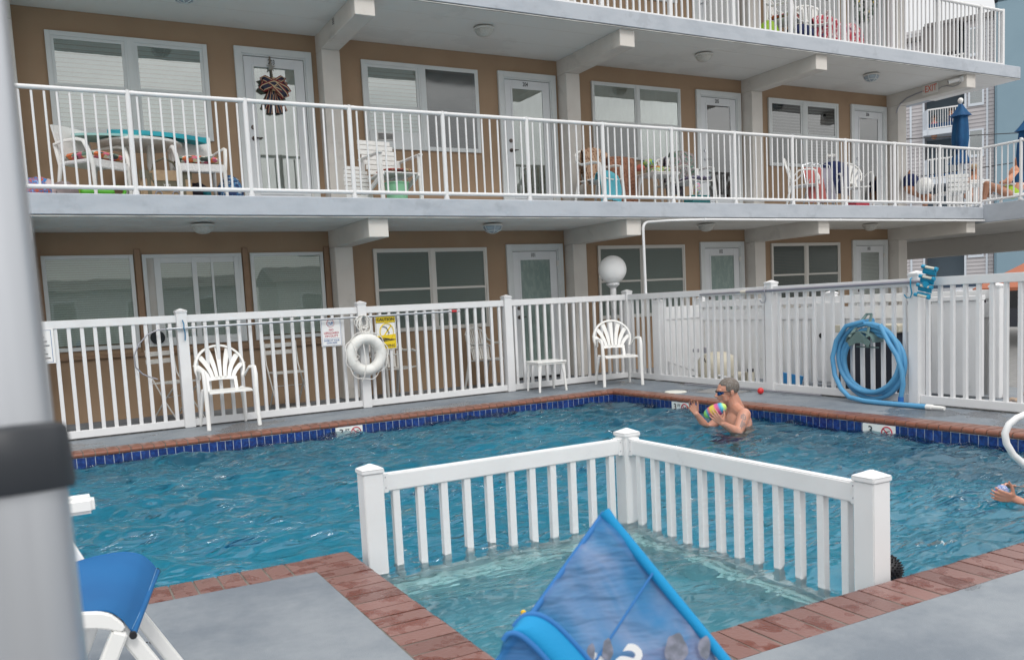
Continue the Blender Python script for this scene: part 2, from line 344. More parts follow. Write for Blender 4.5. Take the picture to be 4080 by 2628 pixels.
# tile band + grout + plaster walls and floor
DEPTH = -1.12
edges = [(PA, PB), (PB, PC), (PC, PDn), (PDn, PE), (PE, PF_)]
gt = G(); gg = G(); gp = G()
for a, b in edges:
    t = (b-a).normalized(); n_ = V((t.y, -t.x, 0)); L_ = (b-a).length; pt = .0782; k = int(L_/pt)     # n_ points into the pool
    a2 = a-n_*.012-t*.012; b2 = b-n_*.012+t*.012; L_ += .024; k = int(L_/pt)
    for row in range(2):
        z1 = -.05-row*.101; z0 = z1-.096
        for i in range(k+1):
            s0 = i*pt+.0025; s1 = min((i+1)*pt-.0025, L_)
            if s1-s0 < .01: continue
            d_ = .004+rnd.uniform(0, .0012)
            P_ = [a2+t*s0, a2+t*s1]
            gt.add([P_[0]+n_*d_+V((0, 0, z0)), P_[1]+n_*d_+V((0, 0, z0)), P_[1]+n_*d_+V((0, 0, z1)), P_[0]+n_*d_+V((0, 0, z1)),
                    P_[0]+V((0, 0, z0-.002)), P_[1]+V((0, 0, z0-.002)), P_[1]+V((0, 0, z1+.002)), P_[0]+V((0, 0, z1+.002))],
                   [(0, 1, 2, 3), (0, 4, 5, 1), (1, 5, 6, 2), (2, 6, 7, 3), (3, 7, 4, 0)])
    gg.add([a2+n_*.0022+V((0, 0, -.26)), b2+n_*.0022+V((0, 0, -.26)), b2+n_*.0022+V((0, 0, -.046)), a2+n_*.0022+V((0, 0, -.046))], [(0, 1, 2, 3)])
    gp.add([a2+V((0, 0, DEPTH)), b2+V((0, 0, DEPTH)), b2+V((0, 0, -.05)), a2+V((0, 0, -.05))], [(0, 1, 2, 3)])
gp.add([(-4.2, -7.7, DEPTH), (6.6, -7.7, DEPTH), (6.6, -.5, DEPTH), (-4.2, -.5, DEPTH)], [(0, 1, 2, 3)])
# shallow wading corner: raised floor and its low rim
KX, KY = 2.885, -5.80
gk = G(); gk.box(1.20, -7.6, DEPTH, KX-.05, KY-.06, -.50)
pool = gp.obj('pool_shell', 'plaster'); tag(pool, kind='structure')
gk.obj('wading_floor', mat('grey green plaster', (.27, .47, .54), .7, noise=(3, (.23, .40, .47), .4, .7)), pool)
gt.obj('tile_band', 'tile', pool); gg.obj('grout', 'grout', pool)
g = G(); g.box(1.20, KY-.10, DEPTH, KX+.10, KY+.06, -.30); g.box(KX-.08, -7.6, DEPTH, KX+.10, KY-.10, -.30)
M['rimp'] = mat('pale rim plaster', (.80, .88, .86), .6, noise=(9, (.66, .78, .76), .4, .7))
g.obj('wading_rim', 'rimp', pool, bevel=.03, seg=2)
# water: a closed body with a rippled surface
WZ = -.126
def wave(x, y):
    h = 0
    for a, kx, ky, ph in WV: h += a*math.sin(kx*x+ky*y+ph)
    return h
WV = []
for i in range(34):
    lam = (.09*(1.07**i) if i < 21 else .36*(1.09**(i-21)))*rnd.uniform(.88, 1.15); k = 2*math.pi/lam
    th = rnd.gauss(1.35, .85); WV.append((rnd.uniform(.045, .075)*(1 if lam < .7 else .85)/k, k*math.cos(th), k*math.sin(th), rnd.uniform(0, 6.28)))
def amp(x, y):     # calmer in the walled-off wading corner
    if x < KX and y < KY and x > 1.1: return .42
    return 1
ex = .010
poly = [PA+V((0, ex, 0)), PB+V((ex, ex, 0)), PC+V((ex, -ex, 0)), PDn+V((-ex, -ex, 0)), PE+V((-ex, -ex, 0)), PF_+V((0, -ex, 0))]
bm = bmesh.new()
def addgrid(x0, x1, y0f, y1f, st):
    nx = max(2, int((x1-x0)/st)); ny = max(2, int(abs(y1f(2)-y0f(2))/st)); W_ = nx+1; vs = []
    for j in range(ny+1):
        for i in range(nx+1):
            x = x0+(x1-x0)*i/nx; y = y0f(x)+(y1f(x)-y0f(x))*j/ny; vs.append(bm.verts.new((x, y, WZ+wave(x, y)*amp(x, y))))
    for j in range(ny):
        for i in range(nx): bm.faces.new((vs[j*W_+i], vs[j*W_+i+1], vs[(j+1)*W_+i+1], vs[(j+1)*W_+i]))
yfar = lambda x: lerp(PA.y, PB.y, (x+4)/10.29)+ex
addgrid(-4, PE.x-ex, lambda x: PE.y-ex, yfar, .021)
addgrid(PE.x-ex, 6.44, lambda x: PE.y-ex, yfar, .021)
addgrid(PE.x-ex, 6.44, lambda x: PC.y-ex, lambda x: PE.y-ex, .021)
bmesh.ops.remove_doubles(bm, verts=bm.verts, dist=.002)
be = [e for e in bm.edges if e.is_boundary]
r_ = bmesh.ops.extrude_edge_only(bm, edges=be); nv = [q for q in r_['geom'] if isinstance(q, bmesh.types.BMVert)]
for q in nv: q.co.z = DEPTH-.1
ne = [q for q in r_['geom'] if isinstance(q, bmesh.types.BMEdge) and all(abs(v_.co.z-(DEPTH-.1)) < 1e-6 for v_ in q.verts)]
bmesh.ops.edgeloop_fill(bm, edges=[e for e in bm.edges if e.is_boundary])
bmesh.ops.recalc_face_normals(bm, faces=bm.faces)
me = bpy.data.meshes.new('water'); bm.to_mesh(me); bm.free(); me.polygons.foreach_set('use_smooth', [True]*len(me.polygons)); me.set_sharp_from_angle(angle=R(60))
m = bpy.data.materials.new('pool water'); m.use_nodes = True; n = m.node_tree.nodes; l = m.node_tree.links; n.remove(n['Principled BSDF'])
gl = n.new('ShaderNodeBump'); fr_ = n.new('ShaderNodeFresnel'); fr_.inputs['IOR'].default_value = 1.58; gs_ = n.new('ShaderNodeBsdfGlossy'); gs_.inputs['Roughness'].default_value = 0; rf_ = n.new('ShaderNodeBsdfRefraction'); rf_.inputs['IOR'].default_value = 1.333; rf_.inputs['Roughness'].default_value = 0; ms_ = n.new('ShaderNodeMixShader')
l.new(fr_.outputs[0], ms_.inputs[0]); l.new(rf_.outputs[0], ms_.inputs[1]); l.new(gs_.outputs[0], ms_.inputs[2])
n.remove(gl)
va = n.new('ShaderNodeVolumeAbsorption'); va.inputs['Color'].default_value = (.0, .83, .925, 1); va.inputs['Density'].default_value = 1.1
tcn = n.new('ShaderNodeTexCoord'); q1 = n.new('ShaderNodeTexNoise'); q1.inputs['Scale'].default_value = 13; q1.inputs['Detail'].default_value = 2; q1.inputs['Distortion'].default_value = 1.2
l.new(tcn.outputs['Object'], q1.inputs['Vector'])
bp = n.new('ShaderNodeBump'); bp.inputs['Strength'].default_value = .7; bp.inputs['Distance'].default_value = .010
l.new(q1.outputs['Fac'], bp.inputs['Height']); q2 = n.new('ShaderNodeTexNoise'); q2.inputs['Scale'].default_value = 15; q2.inputs['Detail'].default_value = 1; q2.inputs['Distortion'].default_value = .8; mpw = n.new('ShaderNodeMapping'); mpw.inputs['Rotation'].default_value = (0, 0, .3); mpw.inputs['Scale'].default_value = (.38, 1.25, 1)
l.new(tcn.outputs['Object'], mpw.inputs[0]); l.new(mpw.outputs[0], q2.inputs['Vector'])
q3 = n.new('ShaderNodeTexNoise'); q3.inputs['Scale'].default_value = 3.2; q3.inputs['Detail'].default_value = 5; q3.inputs['Distortion'].default_value = .8; l.new(mpw.outputs[0], q3.inputs['Vector'])
r3 = n.new('ShaderNodeMapRange'); r3.inputs[1].default_value = .44; r3.inputs[2].default_value = .58; r3.inputs[3].default_value = .10; l.new(q3.outputs['Fac'], r3.inputs[0])
vcn = n.new('ShaderNodeVertexColor'); vcn.layer_name = 'calm'; mulc = n.new('ShaderNodeMath'); mulc.operation = 'MULTIPLY'; l.new(vcn.outputs[0], mulc.inputs[1]); l.new(r3.outputs[0], mulc.inputs[0])
mulb = n.new('ShaderNodeMath'); mulb.operation = 'MULTIPLY'; mulb.inputs[0].default_value = .35; l.new(vcn.outputs[0], mulb.inputs[1]); l.new(mulb.outputs[0], bp.inputs['Strength'])
bp2 = n.new('ShaderNodeBump'); bp2.inputs['Distance'].default_value = .12; l.new(mulc.outputs[0], bp2.inputs['Strength']); l.new(q2.outputs['Fac'], bp2.inputs['Height']); l.new(bp.outputs[0], bp2.inputs['Normal'])
for x_ in (fr_, gs_, rf_): l.new(bp2.outputs[0], x_.inputs['Normal'])
l.new(ms_.outputs[0], n['Material Output'].inputs['Surface']); l.new(va.outputs[0], n['Material Output'].inputs['Volume'])
ca = me.color_attributes.new('calm', 'FLOAT_COLOR', 'POINT')
for i_, v_ in enumerate(me.vertices):
    c_ = .38 if (v_.co.x < KX and v_.co.y < KY) else 1.
    ca.data[i_].color = (c_, c_, c_, 1)
me.materials.append(m); water = link('water', me); tag(water, kind='structure')
# depth markers on the tile band
def marker(a, b, nn, label, chars):
    a = V(a); b = V(b); nn = V(nn); t = (b-a).normalized(); mid = (a+b)/2; u = V((0, 0, 1)); wd = (b-a).length
    g = G(); g.prism([a+V((0, 0, -.205)), b+V((0, 0, -.205)), b+V((0, 0, -.052)), a+V((0, 0, -.052))], nn*.006)
    o = g.obj('depth_marker', 'tilew', bevel=.0015); tag(o, label, 'depth marker')
    f = nn*.0075; c1 = a+t*(wd*.25)+V((0, 0, -.112))+f; c2 = a+t*(wd*.75)+V((0, 0, -.118))+f
    items = [(chars[0], .105, c1-t*.012*(len(chars) > 1), t, u)]
    if len(chars) > 1: items.append((chars[1], .045, c1+t*.055+V((0, 0, .02)), t, u))
    textm(items, 'ink', 'depth_lettering', o)
    k = G(); k.tube([c2+t*(.052*math.cos(x_))+u*(.052*math.sin(x_)) for x_ in [2*math.pi*i/24 for i in range(24)]], .006, 6, True)
    k.bar(c2+t*-.036+u*.036, c2+t*.036-u*.036, .009, .006, nn); k.obj('no_diving_symbol', 'red', o)
    k = G(); k.bar(c2-t*.03+u*.0, c2+t*.03+u*.018, .008, .004, nn); k.bar(c2+t*.0-u*.01, c2+t*.03-u*.03, .008, .004, nn); k.obj('diver_figure', 'ink', o)
dA = (PB-PA).normalized(); nA = V((dA.y, -dA.x, 0))
p0 = PA+dA*(2.602+4); p1 = PA+dA*(2.905+4)
marker(p0-nA*.004, p1-nA*.004, nA, 'white depth marker tile on the long far wall of the pool', ('3', 'FT'))
dB = (PC-PB).normalized(); nB = V((dB.y, -dB.x, 0))
marker(PB+dB*(4.095-.335)-nB*.004, PB+dB*(4.095)-nB*.004, nB, 'large white depth marker tile on the right wall of the pool, nearest the hose', ('3',))
marker(PB+dB*1.14-nB*.004, PB+dB*1.44-nB*.004, nB, 'small white depth marker tile on the right wall beyond the swimmer', ('3', 'FT'))

# ================================================================ MOTEL BUILDING
LB, BX0, BWD = 3.7428, 3.4459, .2469
Z2, H, ZC, ZB = 2.487, 2.551, 2.262, 2.0356
WY, CY = 1.7224, 1.472
bld = thing('motel_building', 'three storey tan stucco motel with open walkways and white trim', 'building', (5, 1.72, 0))
g = G(); g.box(-6, WY, -.06, 14.92, 7.5, 8.2); g.obj('wall', 'stucco', bld)
for k, (x1, z) in enumerate(((15.062, Z2), (16.145, Z2+H), (16.145, Z2+2*H))):
    g = G(); g.box(-6, 0, z-.21, x1, WY+.1, z); 
    if k: g.box(14.925, WY+.1, z-.21, x1, 7.5, z)
    s_ = g.obj('balcony_slab', 'slab', bld, bevel=.008)
    g = G(); g.box(-6, .012, z-.226, x1-.012, WY-.005, z-.212); g.obj('soffit', 'soffit', s_)
    g = G(); g.box(-6, .006, z-.229, x1-.006, .03, z-.2165); g.obj('drip_edge', mat('dirty white drip strip', (.45, .45, .43), .7, noise=(3, (.25, .25, .24), .45, .7)) if 'dirty white drip strip' not in bpy.data.materials else bpy.data.materials['dirty white drip strip'], s_)
    g = G(); g.box(-6, .0045, z-.216, x1-.0045, .02, z-.2105); g.obj('drip_groove', 'dark', s_)
    g = G()
    for yy in (.42, 1.05): g.box(-6, yy, z-.2272, x1-.1, yy+.006, z-.2255)
    g.obj('soffit_joint', 'cream', s_)
for lv in range(3):
    for k in range(-1, 4):
        x = BX0+k*LB; zb = ZB+lv*H; zt = ZC+lv*H-.0005
        g = G(); g.box(x, .068, zb, x+BWD, WY+.02, zt); b_ = g.obj('beam', 'cream', bld, bevel=.006)
        g = G(); g.box(x+.001, CY, lv*H+(.0 if lv == 0 else -.064)+.001, x+BWD-.001, WY+.02, zb-.001); g.obj('column', 'cream', bld, bevel=.006)
M['mgrey'] = mat('cool painted door white', (.70, .725, .74), .38, noise=(3, (.66, .68, .7), .4, .7))
def sashes(g, x0, x1, z0, z1, fr, sf, zm, y=WY):
    """double hung unit"""
    fy = y-.035
    for a, b, c, d in ((x0, x0+fr, z0, z1), (x1-fr, x1, z0, z1), (x0+fr, x1-fr, z1-fr, z1), (x0+fr, x1-fr, z0, z0+fr)): g.box(a, fy, c, b, y, d)
    a, b = x0+fr, x1-fr
    for (c, d, yy) in ((zm-.016, z1-fr, y-.026), (z0+fr, zm+.016, y-.018)):
        g.box(a, yy, c, a+sf, y, d); g.box(b-sf, yy, c, b, y, d); g.box(a+sf, yy, d-sf, b-sf, y, d); g.box(a+sf, yy, c, b-sf, y, c+sf)
def slats(g, x0, x1, z0, z1, p, y):
    k = int((z1-z0)/p); vs = []; fs = []
    for i in range(k):
        zt = z1-i*p; zb = zt-p*.90; b = len(vs)
        vs += [(x0, y-.010, zb), (x1, y-.010, zb), (x1, y, zt), (x0, y, zt)]; fs.append((b, b+1, b+2, b+3))
    g.add(vs, fs)
def window(x0, x1, lv, style, kind='window'):
    zo = lv*H+(-.0 if lv else -.015); z0, z1 = (3.386-H if lv else .85)+zo-(0 if lv else -.015), (4.568-H if lv else 2.018)+zo+(0 if lv else .015)
    if lv: z0 = 3.386+(lv-1)*H; z1 = 4.566+(lv-1)*H
    else: z0, z1 = .852, 2.02
    zm = z0+.575 if lv else 1.448; xm = (x0+x1)/2; thick = style == 'blind2'
    g = G(); fr, sf = (.055, .034) if thick else (.032, .022)
    mu = .03 if thick else .02
    sashes(g, x0, xm, z0, z1, fr, sf, zm); sashes(g, xm+.0005, x1, z0, z1, fr, sf, zm); g.box(xm-mu, WY-.040, z0+.01, xm+mu, WY-.0352, z1-.01)
    o = g.obj(kind, 'trim' if lv else 'trim2', bld, bevel=.003)
    for a, b in ((x0+fr+sf, xm-fr-sf), (xm+fr+sf, x1-fr-sf)):
        pg = G(); pg.box(a-.01, WY-.014, z0+fr+.01, b+.01, WY-.0135, z1-fr-.01)
        pg.obj('pane', 'pane' if lv else 'panes', o)
    if style == 'blind2':
        g = G(); slats(g, x0+.05, x1-.05, z0+.04, z1-.04, .052, WY-.004); g.obj('blind', 'blind', o)
    elif style == 'curtain':
        g = G(); g.grid(lambda u, v: (lerp(x0+.04, x1-.04, u), WY-.006+.004*math.sin(u*60)+.0015*math.sin(u*150+v*4), lerp(z0+.03, z1-.03, v)), 120, 6); g.obj('curtain', 'curtain', o, smooth=True)
    elif style == 'dark':
        g = G(); slats(g, x0+.05, x1-.05, z0+.04, z1-.04, .027, WY-.004); g.obj('blind', 'blind_k' if (lv == 0 and x0 > 11) else 'blind_d', o)
    return o, (x0, x1, z0, z1, zm)
def screenify(o, a, b, z0, z1):
    g = G(); g.box(a, WY-.030, z0, b, WY-.0295, z1); g.obj('screen', 'screen', o)
for lv in range(3):
    for k in range(4):
        x0 = .265 if k == 0 else 4.055+(k-1)*LB; x1 = x0+1.787 if k == 0 else x0+1.762
        if lv == 0 and k == 0: continue
        if lv == 2 and k == 0: continue
        st = ('dark' if lv == 0 else ('blind2' if k == 0 else ('curtain' if k != 3 else 'blind2')))
        if lv == 2: st = 'dark'
        if lv == 1 and k == 1: st = 'blind2'
        o, (a, b, z0, z1, zm) = window(x0, x1, lv, st)
        xm = (a+b)/2
        if lv == 1 and k == 1: screenify(o, xm+.03, b-.03, z0+.03, z1-.03)
        elif lv == 1 and k >= 2:
            screenify(o, a+.03, xm-.03, z0+.03, zm-.02)
# the air conditioner panel at the foot of the second window
g = G(); g.box(4.12, WY-.03, 3.42, 4.92, WY-.002, 3.62); acp = g.obj('filler_panel', 'trim', bld)
g = G(); g.box(4.20, WY-.046, 3.50, 4.48, WY-.03, 3.60); g.obj('vent_surround', 'dirty', acp, bevel=.004)
g = G()
for i in range(5): g.box(4.23, WY-.050, 3.515+i*.016, 4.45, WY-.045, 3.523+i*.016)
g.obj('vent_slot', 'dark', acp)
# ground floor left: picture window, slider, picture window over a brown ledge
for x0, x1, kind in ((.0, .99, 'window'), (1.09, 2.275, 'sliding_window'), (2.385, 3.345, 'window')):
    z0, z1 = .86, 1.99; g = G(); fr = .045
    for a, b, c, d in ((x0, x0+fr, z0, z1), (x1-fr, x1, z0, z1), (x0+fr, x1-fr, z1-fr, z1), (x0+fr, x1-fr, z0, z0+fr)): g.box(a, WY-.035, c, b, WY, d)
    if kind != 'window':
        for a, b in ((x0+.13, x0+.205), (x0+.57, x0+.63), (x0+.80, x0+.83), (x1-.1, x1-.045)): g.box(a, WY-.033, z0+fr, b, WY, z1-fr)
        g.box(x0+.205, WY-.03, z1-.11, x1-.1, WY, z1-.045); g.box(x0+.205, WY-.03, z0+.045, x1-.1, WY, z0+.10)
    o = g.obj(kind, 'trim', bld, bevel=.003)
    g = G(); g.box(x0+.03, WY-.016, z0+.03, x1-.03, WY-.0155, z1-.03); g.obj('pane', 'paned', o)
    g = G(); slats(g, x0+.04, x1-.04, z0+.04, z1-.04, .027, WY-.004)
    g.obj('blind', mat('soft grey blind', (.74, .76, .74), .7) if kind == 'window' else mat('grey blind', (.62, .64, .62), .7), o)
    if kind != 'window':
        g = G(); g.box(x0+.045, WY-.02, z0+.045, x0+.13, WY-.003, z1-.05); g.obj('side_panel', M['curtain'], o)
        g = G(); g.cyl((x0+.10, WY-.06, .97), (x0+.10, WY-.02, .97), .085, .085, 16); fan = g.obj('exhaust_fan', M['dark'], o, smooth=40)
M['brownt'] = mat('brown painted wood trim', (.30, .195, .125), .7, noise=(5, (.25, .16, .10), .4, .7))
g = G(); g.box(-.35, WY-.05, .755, 3.40, WY-.0005, .80)
for x in (-.06, 1.005, 2.29, 3.36): g.box(x, WY-.03, .80, x+.07, WY-.0005, 2.06)
g.obj('window_ledge', 'brownt', bld, bevel=.004)
# doors
def door(x0, lv, num, hung='R', glass='curtain'):
    zf = lv*H-.064 if lv else .0; zt = 4.588+(lv-1)*H if lv else 2.058; x1 = x0+(1.0 if lv or x0 > 3 else 1.0)
    x1 = x0+.99; g = G(); ft = .085
    for a, b, c, d in ((x0, x0+ft, zf, zt), (x1-ft, x1, zf, zt), (x0+ft, x1-ft, zt-ft, zt)): g.box(a, WY-.042, c, b, WY, d)
    for a, b, c, d in ((x0+ft, x0+ft+.02, zf, zt-ft), (x1-ft-.02, x1-ft, zf, zt-ft), (x0+ft+.02, x1-ft-.02, zt-ft-.02, zt-ft)): g.box(a, WY-.028, c, b, WY, d)
    o = g.obj('door', 'trim', bld, bevel=.003)
    a, b, c, d = x0+ft+.026, x1-ft-.026, zf+.04, zt-ft-.027
    gx0, gx1, gz0, gz1 = a+.125, b-.125, c+.24, d-.125
    g = G()
    for q in ((a, gx0, c, d), (gx1, b, c, d), (gx0, gx1, gz1, d), (gx0, gx1, c, gz0)): g.box(q[0], WY-.016, q[2], q[1], WY-.002, q[3])
    for q in ((gx0-.03, gx0, gz0-.03, gz1+.03), (gx1, gx1+.03, gz0-.03, gz1+.03), (gx0, gx1, gz1, gz1+.03), (gx0, gx1, gz0-.03, gz0)): g.box(q[0], WY-.024, q[2], q[1], WY-.0155, q[3])
    g.obj('door_leaf', 'mgrey', o, bevel=.002)
    g = G(); g.box(a-.006, WY-.0015, zf, b+.006, WY-.001, zt-ft-.02); g.obj('door_gap', 'dark', o)
    g = G(); g.box(gx0, WY-.012, gz0, gx1, WY-.0115, gz1); g.obj('pane', 'pane' if lv else 'panes', o)
    g = G()
    if glass == 'blind': slats(g, gx0, gx1, gz0, gz1, .026, WY-.004); g.obj('blind', 'blind', o)
    else:
        g.grid(lambda u, v: (lerp(gx0, gx1, u), WY-.006+.002*math.sin(u*26+v*3), lerp(gz0, gz1, v)), 40, 4); g.obj('curtain', mat('grey green door curtain', (.50, .57, .55), .8, noise=(14, (.60, .66, .64), .45, .6, 3, (1, 1, .5))) if not lv else M['curtain'], o, smooth=True)
    hx = a+.065; g = G(); zk = zf+.96
    g.cyl((hx, WY-.016, zk), (hx, WY-.03, zk), .030, .028, 14); g.cyl((hx, WY-.03, zk), (hx, WY-.055, zk), .011, .011, 8); g.cap((hx-.01, WY-.055, zk), (hx+.10, WY-.05, zk+.004), .010, .008, 8)
    hob = g.obj('door_handle', mat('aged bronze', (.12, .10, .09), .4, metal=.8) if not (lv and x0 > 9) else M['alu'], o, smooth=40)
    g = G(); g.cyl((hx, WY-.016, zk+.14), (hx, WY-.034, zk+.14), .030, .026, 14); g.obj('deadbolt', hob.data.materials[0], o, smooth=40)
    g = G(); g.box(b-.01, WY-.036, zf+1.72 if not lv else zf+.2, b+.055, WY-.018, (zf+1.80 if not lv else zf+.28)); g.obj('hinge', 'dirty', o, bevel=.002)
    textm([(num, .085, ((a+b)/2-.03, WY-.0175, d-.055), (1, 0, 0), (0, 0, 1), .72)], 'ink', 'room_number', o)
    return o
for k in range(4):
    x0 = 2.38 if k == 0 else 6.148+(k-1)*(LB+.005)
    door(x0, 1, ('203', '204', '205', '206')[k])
    if k: door(x0, 0, ('', '101', '102', '103')[k], glass='blind' if k == 3 else 'curtain')
    if k: door(x0, 2, ('', '304', '305', '306')[k])
# ================================================================ RAILINGS
def spread(meshes_xyz, name, parent, cap=100, matname='rail'):
    """individual children up to cap, the rest as one stuff part"""
    lst = list(meshes_xyz)
    for me, loc, rz in lst[:cap]: link(name, me, parent, loc, rz)
    if len(lst) > cap:
        g = G()
        for me, loc, rz in lst[cap:]:
            q = Matrix.Translation(loc) @ Matrix.Rotation(rz, 4, 'Z')
            g.add([q @ v_.co for v_ in me.vertices], [tuple(p.vertices) for p in me.polygons])
        tag(g.obj(name+'_row', matname, parent, smooth=40, local=True), kind='stuff')
bal = G(); bal.cyl((0, 0, 0), (0, 0, .91), .0118, n=10); bal_me = bal.mesh('baluster', 'rail', smooth=40)
pst = G(); pst.cyl((0, 0, 0), (0, 0, 1.055), .0268, n=14); pst.ell((0, 0, 1.055), .0268, .0268, .010, 14, 5); pst.cyl((0, 0, 0), (0, 0, .035), .034, n=14)
pst_me = pst.mesh('post', 'rail', smooth=40)
r2 = thing('balcony_railing', 'long white pipe railing along the second floor walkway', 'railing', (7, .06, Z2))
px = [-.25]+[.936+1.1795*k for k in range(13)]; px[-1] = 15.062
g = G(); g.cyl((-.3, .06, 3.521), (15.062, .06, 3.521), .0235, n=14)
for x in px[1:]:
    for s_ in (-1, 1):
        if x+s_*.05 < 15.06: g.cyl((x+s_*.026, .06, 3.521), (x+s_*.062, .06, 3.521), .0262, n=14)
g.obj('top_rail', 'rail', r2, smooth=40)
g = G(); g.cyl((-.3, .06, 2.557), (15.062, .06, 2.557), .0225, n=14)
for x in px[1:]:
    for s_ in (-1, 1):
        if x+s_*.05 < 15.06: g.cyl((x+s_*.026, .06, 2.557), (x+s_*.06, .06, 2.557), .0248, n=14)
g.obj('bottom_rail', 'rail', r2, smooth=40)
o0 = V((7, .06, Z2))
for x in px[1:]: link('post', pst_me, r2, V((x, .06, Z2))-o0)
bl = []
for i in range(len(px)-1):
    a, b = px[i], px[i+1]; k = 10
    for j in range(k):
        xx = a+(b-a)*(.074+.852*j/(k-1))
        if xx > -.16: bl.append((bal_me, V((xx, .06, 2.577))-o0, 0))
spread(bl, 'baluster', r2)
# sundeck wing and its railing
dk = thing('raised_sundeck', 'raised concrete sundeck wing reaching out from the second floor corner', 'deck', (17, -3, 2.2))
g = G(); g.box(15.066, -2.6, 2.21, 20.5, 1.72, 2.53); g.box(15.066, 1.724, 2.21, 20.5, 8.0, 2.53); g.obj('deck_slab', 'slab', dk, bevel=.006)
g = G(); g.box(15.08, -2.58, 2.196, 20.4, 7.9, 2.208); g.obj('soffit', 'soffit', dk)
g = G(); g.box(19.0, -2.5, 1.79, 19.35, 7.8, 2.194); g.obj('cross_beam', 'soffit', dk)
g = G()
for yy in (-2.4,): g.box(19.02, yy, 0, 19.33, yy+.3, 1.78)
g.box(19.02, 7.3, 0, 19.33, 7.6, 1.78); g.obj('support_column', 'cream', dk)
r4 = thing('sundeck_railing', 'white pipe railing turning the corner along the sundeck', 'railing', (15.1, -1, 2.53))
g = G(); g.cyl((15.09, .03, 3.54), (15.09, -2.55, 3.56), .0225, n=12); g.obj('top_rail', 'rail', r4, smooth=40)
g = G(); g.cyl((15.09, .03, 2.60), (15.09, -2.55, 2.61), .0215, n=12); g.obj('bottom_rail', 'rail', r4, smooth=40)
for y_ in (-.655, -1.6, -2.55): link('post', pst_me, r4, V((15.09, y_, 2.53))-V((15.1, -1, 2.53)))
spread([(bal_me, V((15.09, -.10-.107*j, 2.61))-V((15.1, -1, 2.53)), 0) for j in range(23) if j not in (5, 14)], 'baluster', r4)
# third floor railing
r3 = thing('balcony_railing', 'white square bar railing with wide posts along the third floor slab', 'railing', (9, .05, Z2+H))
Z3 = Z2+H
g = G(); g.box(3.2, .03, Z3+.001, 15.70, .085, Z3+.028); g.obj('bottom_rail', 'rail', r3, bevel=.003)
g = G(); g.cyl((3.2, .057, Z3+.955), (15.69, .057, Z3+.955), .028, n=12); g.obj('top_rail', 'rail', r3, smooth=40)
g = G(); g.box(-.028, -.028, 0, .028, .028, .985); p3 = g.mesh('post', 'rail', bevel=.003)
g = G(); g.box(-.0125, -.011, .02, .0125, .011, .94); b3 = g.mesh('baluster', 'rail')
xs = [3.405+1.163*k for k in range(11)]+[15.68]
for x in xs: link('post', p3, r3, V((x-9, .007, 0)))
bl = []
for i in range(len(xs)-1):
    k = 10 if i < 10 else 5
    for j in range(k): bl.append((b3, V((xs[i]+(xs[i+1]-xs[i])*(j+1)/(k+1)-9, .007, 0)), 0))
spread(bl, 'baluster', r3, cap=100)

# ================================================================ POOL FENCES
FA = .0598; F0 = V((1.2797, .1478, 0)); FD = V((math.cos(FA), math.sin(FA), 0)); FP = 2.0684
C3 = F0+FD*3*FP; RD = V((-.0115, -1, 0)).normalized()
def post_mesh(h, hw, name='post'):
    g = G(); g.box(-hw, -hw, 0, hw, hw, h-.035); c = hw+.006
    g.box(-c, -c, h-.036, c, c, h-.014); g.add([(-c, -c, h-.014), (c, -c, h-.014), (c, c, h-.014), (-c, c, h-.014), (0, 0, h+.012)], [(0, 1, 4), (1, 2, 4), (2, 3, 4), (3, 0, 4)])
    return g.mesh(name, 'vinyl', bevel=.004, seg=2)
pm = post_mesh(1.285, .055)
def pick_mesh(z0, z1, w_, d_):
    g = G(); g.box(-w_/2, -d_/2, z0, w_/2, d_/2, z1); return g.mesh('picket', 'vinyl', bevel=.003)
pk = pick_mesh(.07, 1.16, .037, .034)
def fence(name, label, o, d, posts, sp, zb=.012, mesh=pk, first=.14):
    az = math.atan2(d.y, d.x); t = thing(name, label, 'fence', o, az); n_ = V((-d.y, d.x, 0))
    for s_ in posts: link('post', pm, t, (s_, 0, 0))
    for a, b in zip(posts[:-1], posts[1:]):
        g = G(); g.box(a+.055, -.026, 1.142, b-.055, .026, 1.223); g.obj('top_rail', 'vinyl', t, bevel=.004, seg=2, local=True)
        g = G(); g.box(a+.055, -.026, zb, b-.055, .026, zb+.078); g.obj('bottom_rail', 'vinyl', t, bevel=.004, seg=2, local=True)
        k = round((b-a)/sp)-1
        for j in range(k): link('picket', mesh, t, (a+(b-a)*(j+1)/(k+1), 0, 0))
    return t
fence('pool_fence', 'white picket fence between the pool and the ground floor walkway, with life ring', F0-FD*FP, FD, [0, FP, 2*FP, 3*FP], .1218)
f2 = fence('pool_fence', 'short white picket fence section beside the globe lamp up to the corner post', F0+FD*2*FP, FD, [0, FP], .1218)
for c in list(f2.children):     # its first post belongs to the long run
    if c.name.startswith('post') and c.location.x < .1: bpy.data.objects.remove(c)
f3 = fence('pool_fence', 'white picket fence on the right side of the pool where the blue hose hangs', C3, RD, [0, 2.88, 4.80, 6.72, 8.64], .1255)
for c in list(f3.children):
    if c.name.startswith('post') and c.location.x < .1: bpy.data.objects.remove(c)
g = G(); rr = random.Random(12)  # broken kerb joint; its dark colour also paints contact shade under the fences
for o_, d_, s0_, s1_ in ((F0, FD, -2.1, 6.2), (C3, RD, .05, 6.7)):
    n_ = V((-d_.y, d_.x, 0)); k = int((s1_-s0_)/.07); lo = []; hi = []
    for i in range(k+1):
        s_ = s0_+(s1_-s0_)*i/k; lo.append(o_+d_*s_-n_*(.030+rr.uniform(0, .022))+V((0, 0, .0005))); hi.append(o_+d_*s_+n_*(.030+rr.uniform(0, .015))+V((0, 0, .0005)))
    g.add(lo+hi, [(i, i+1, k+2+i, k+1+i) for i in range(k)])
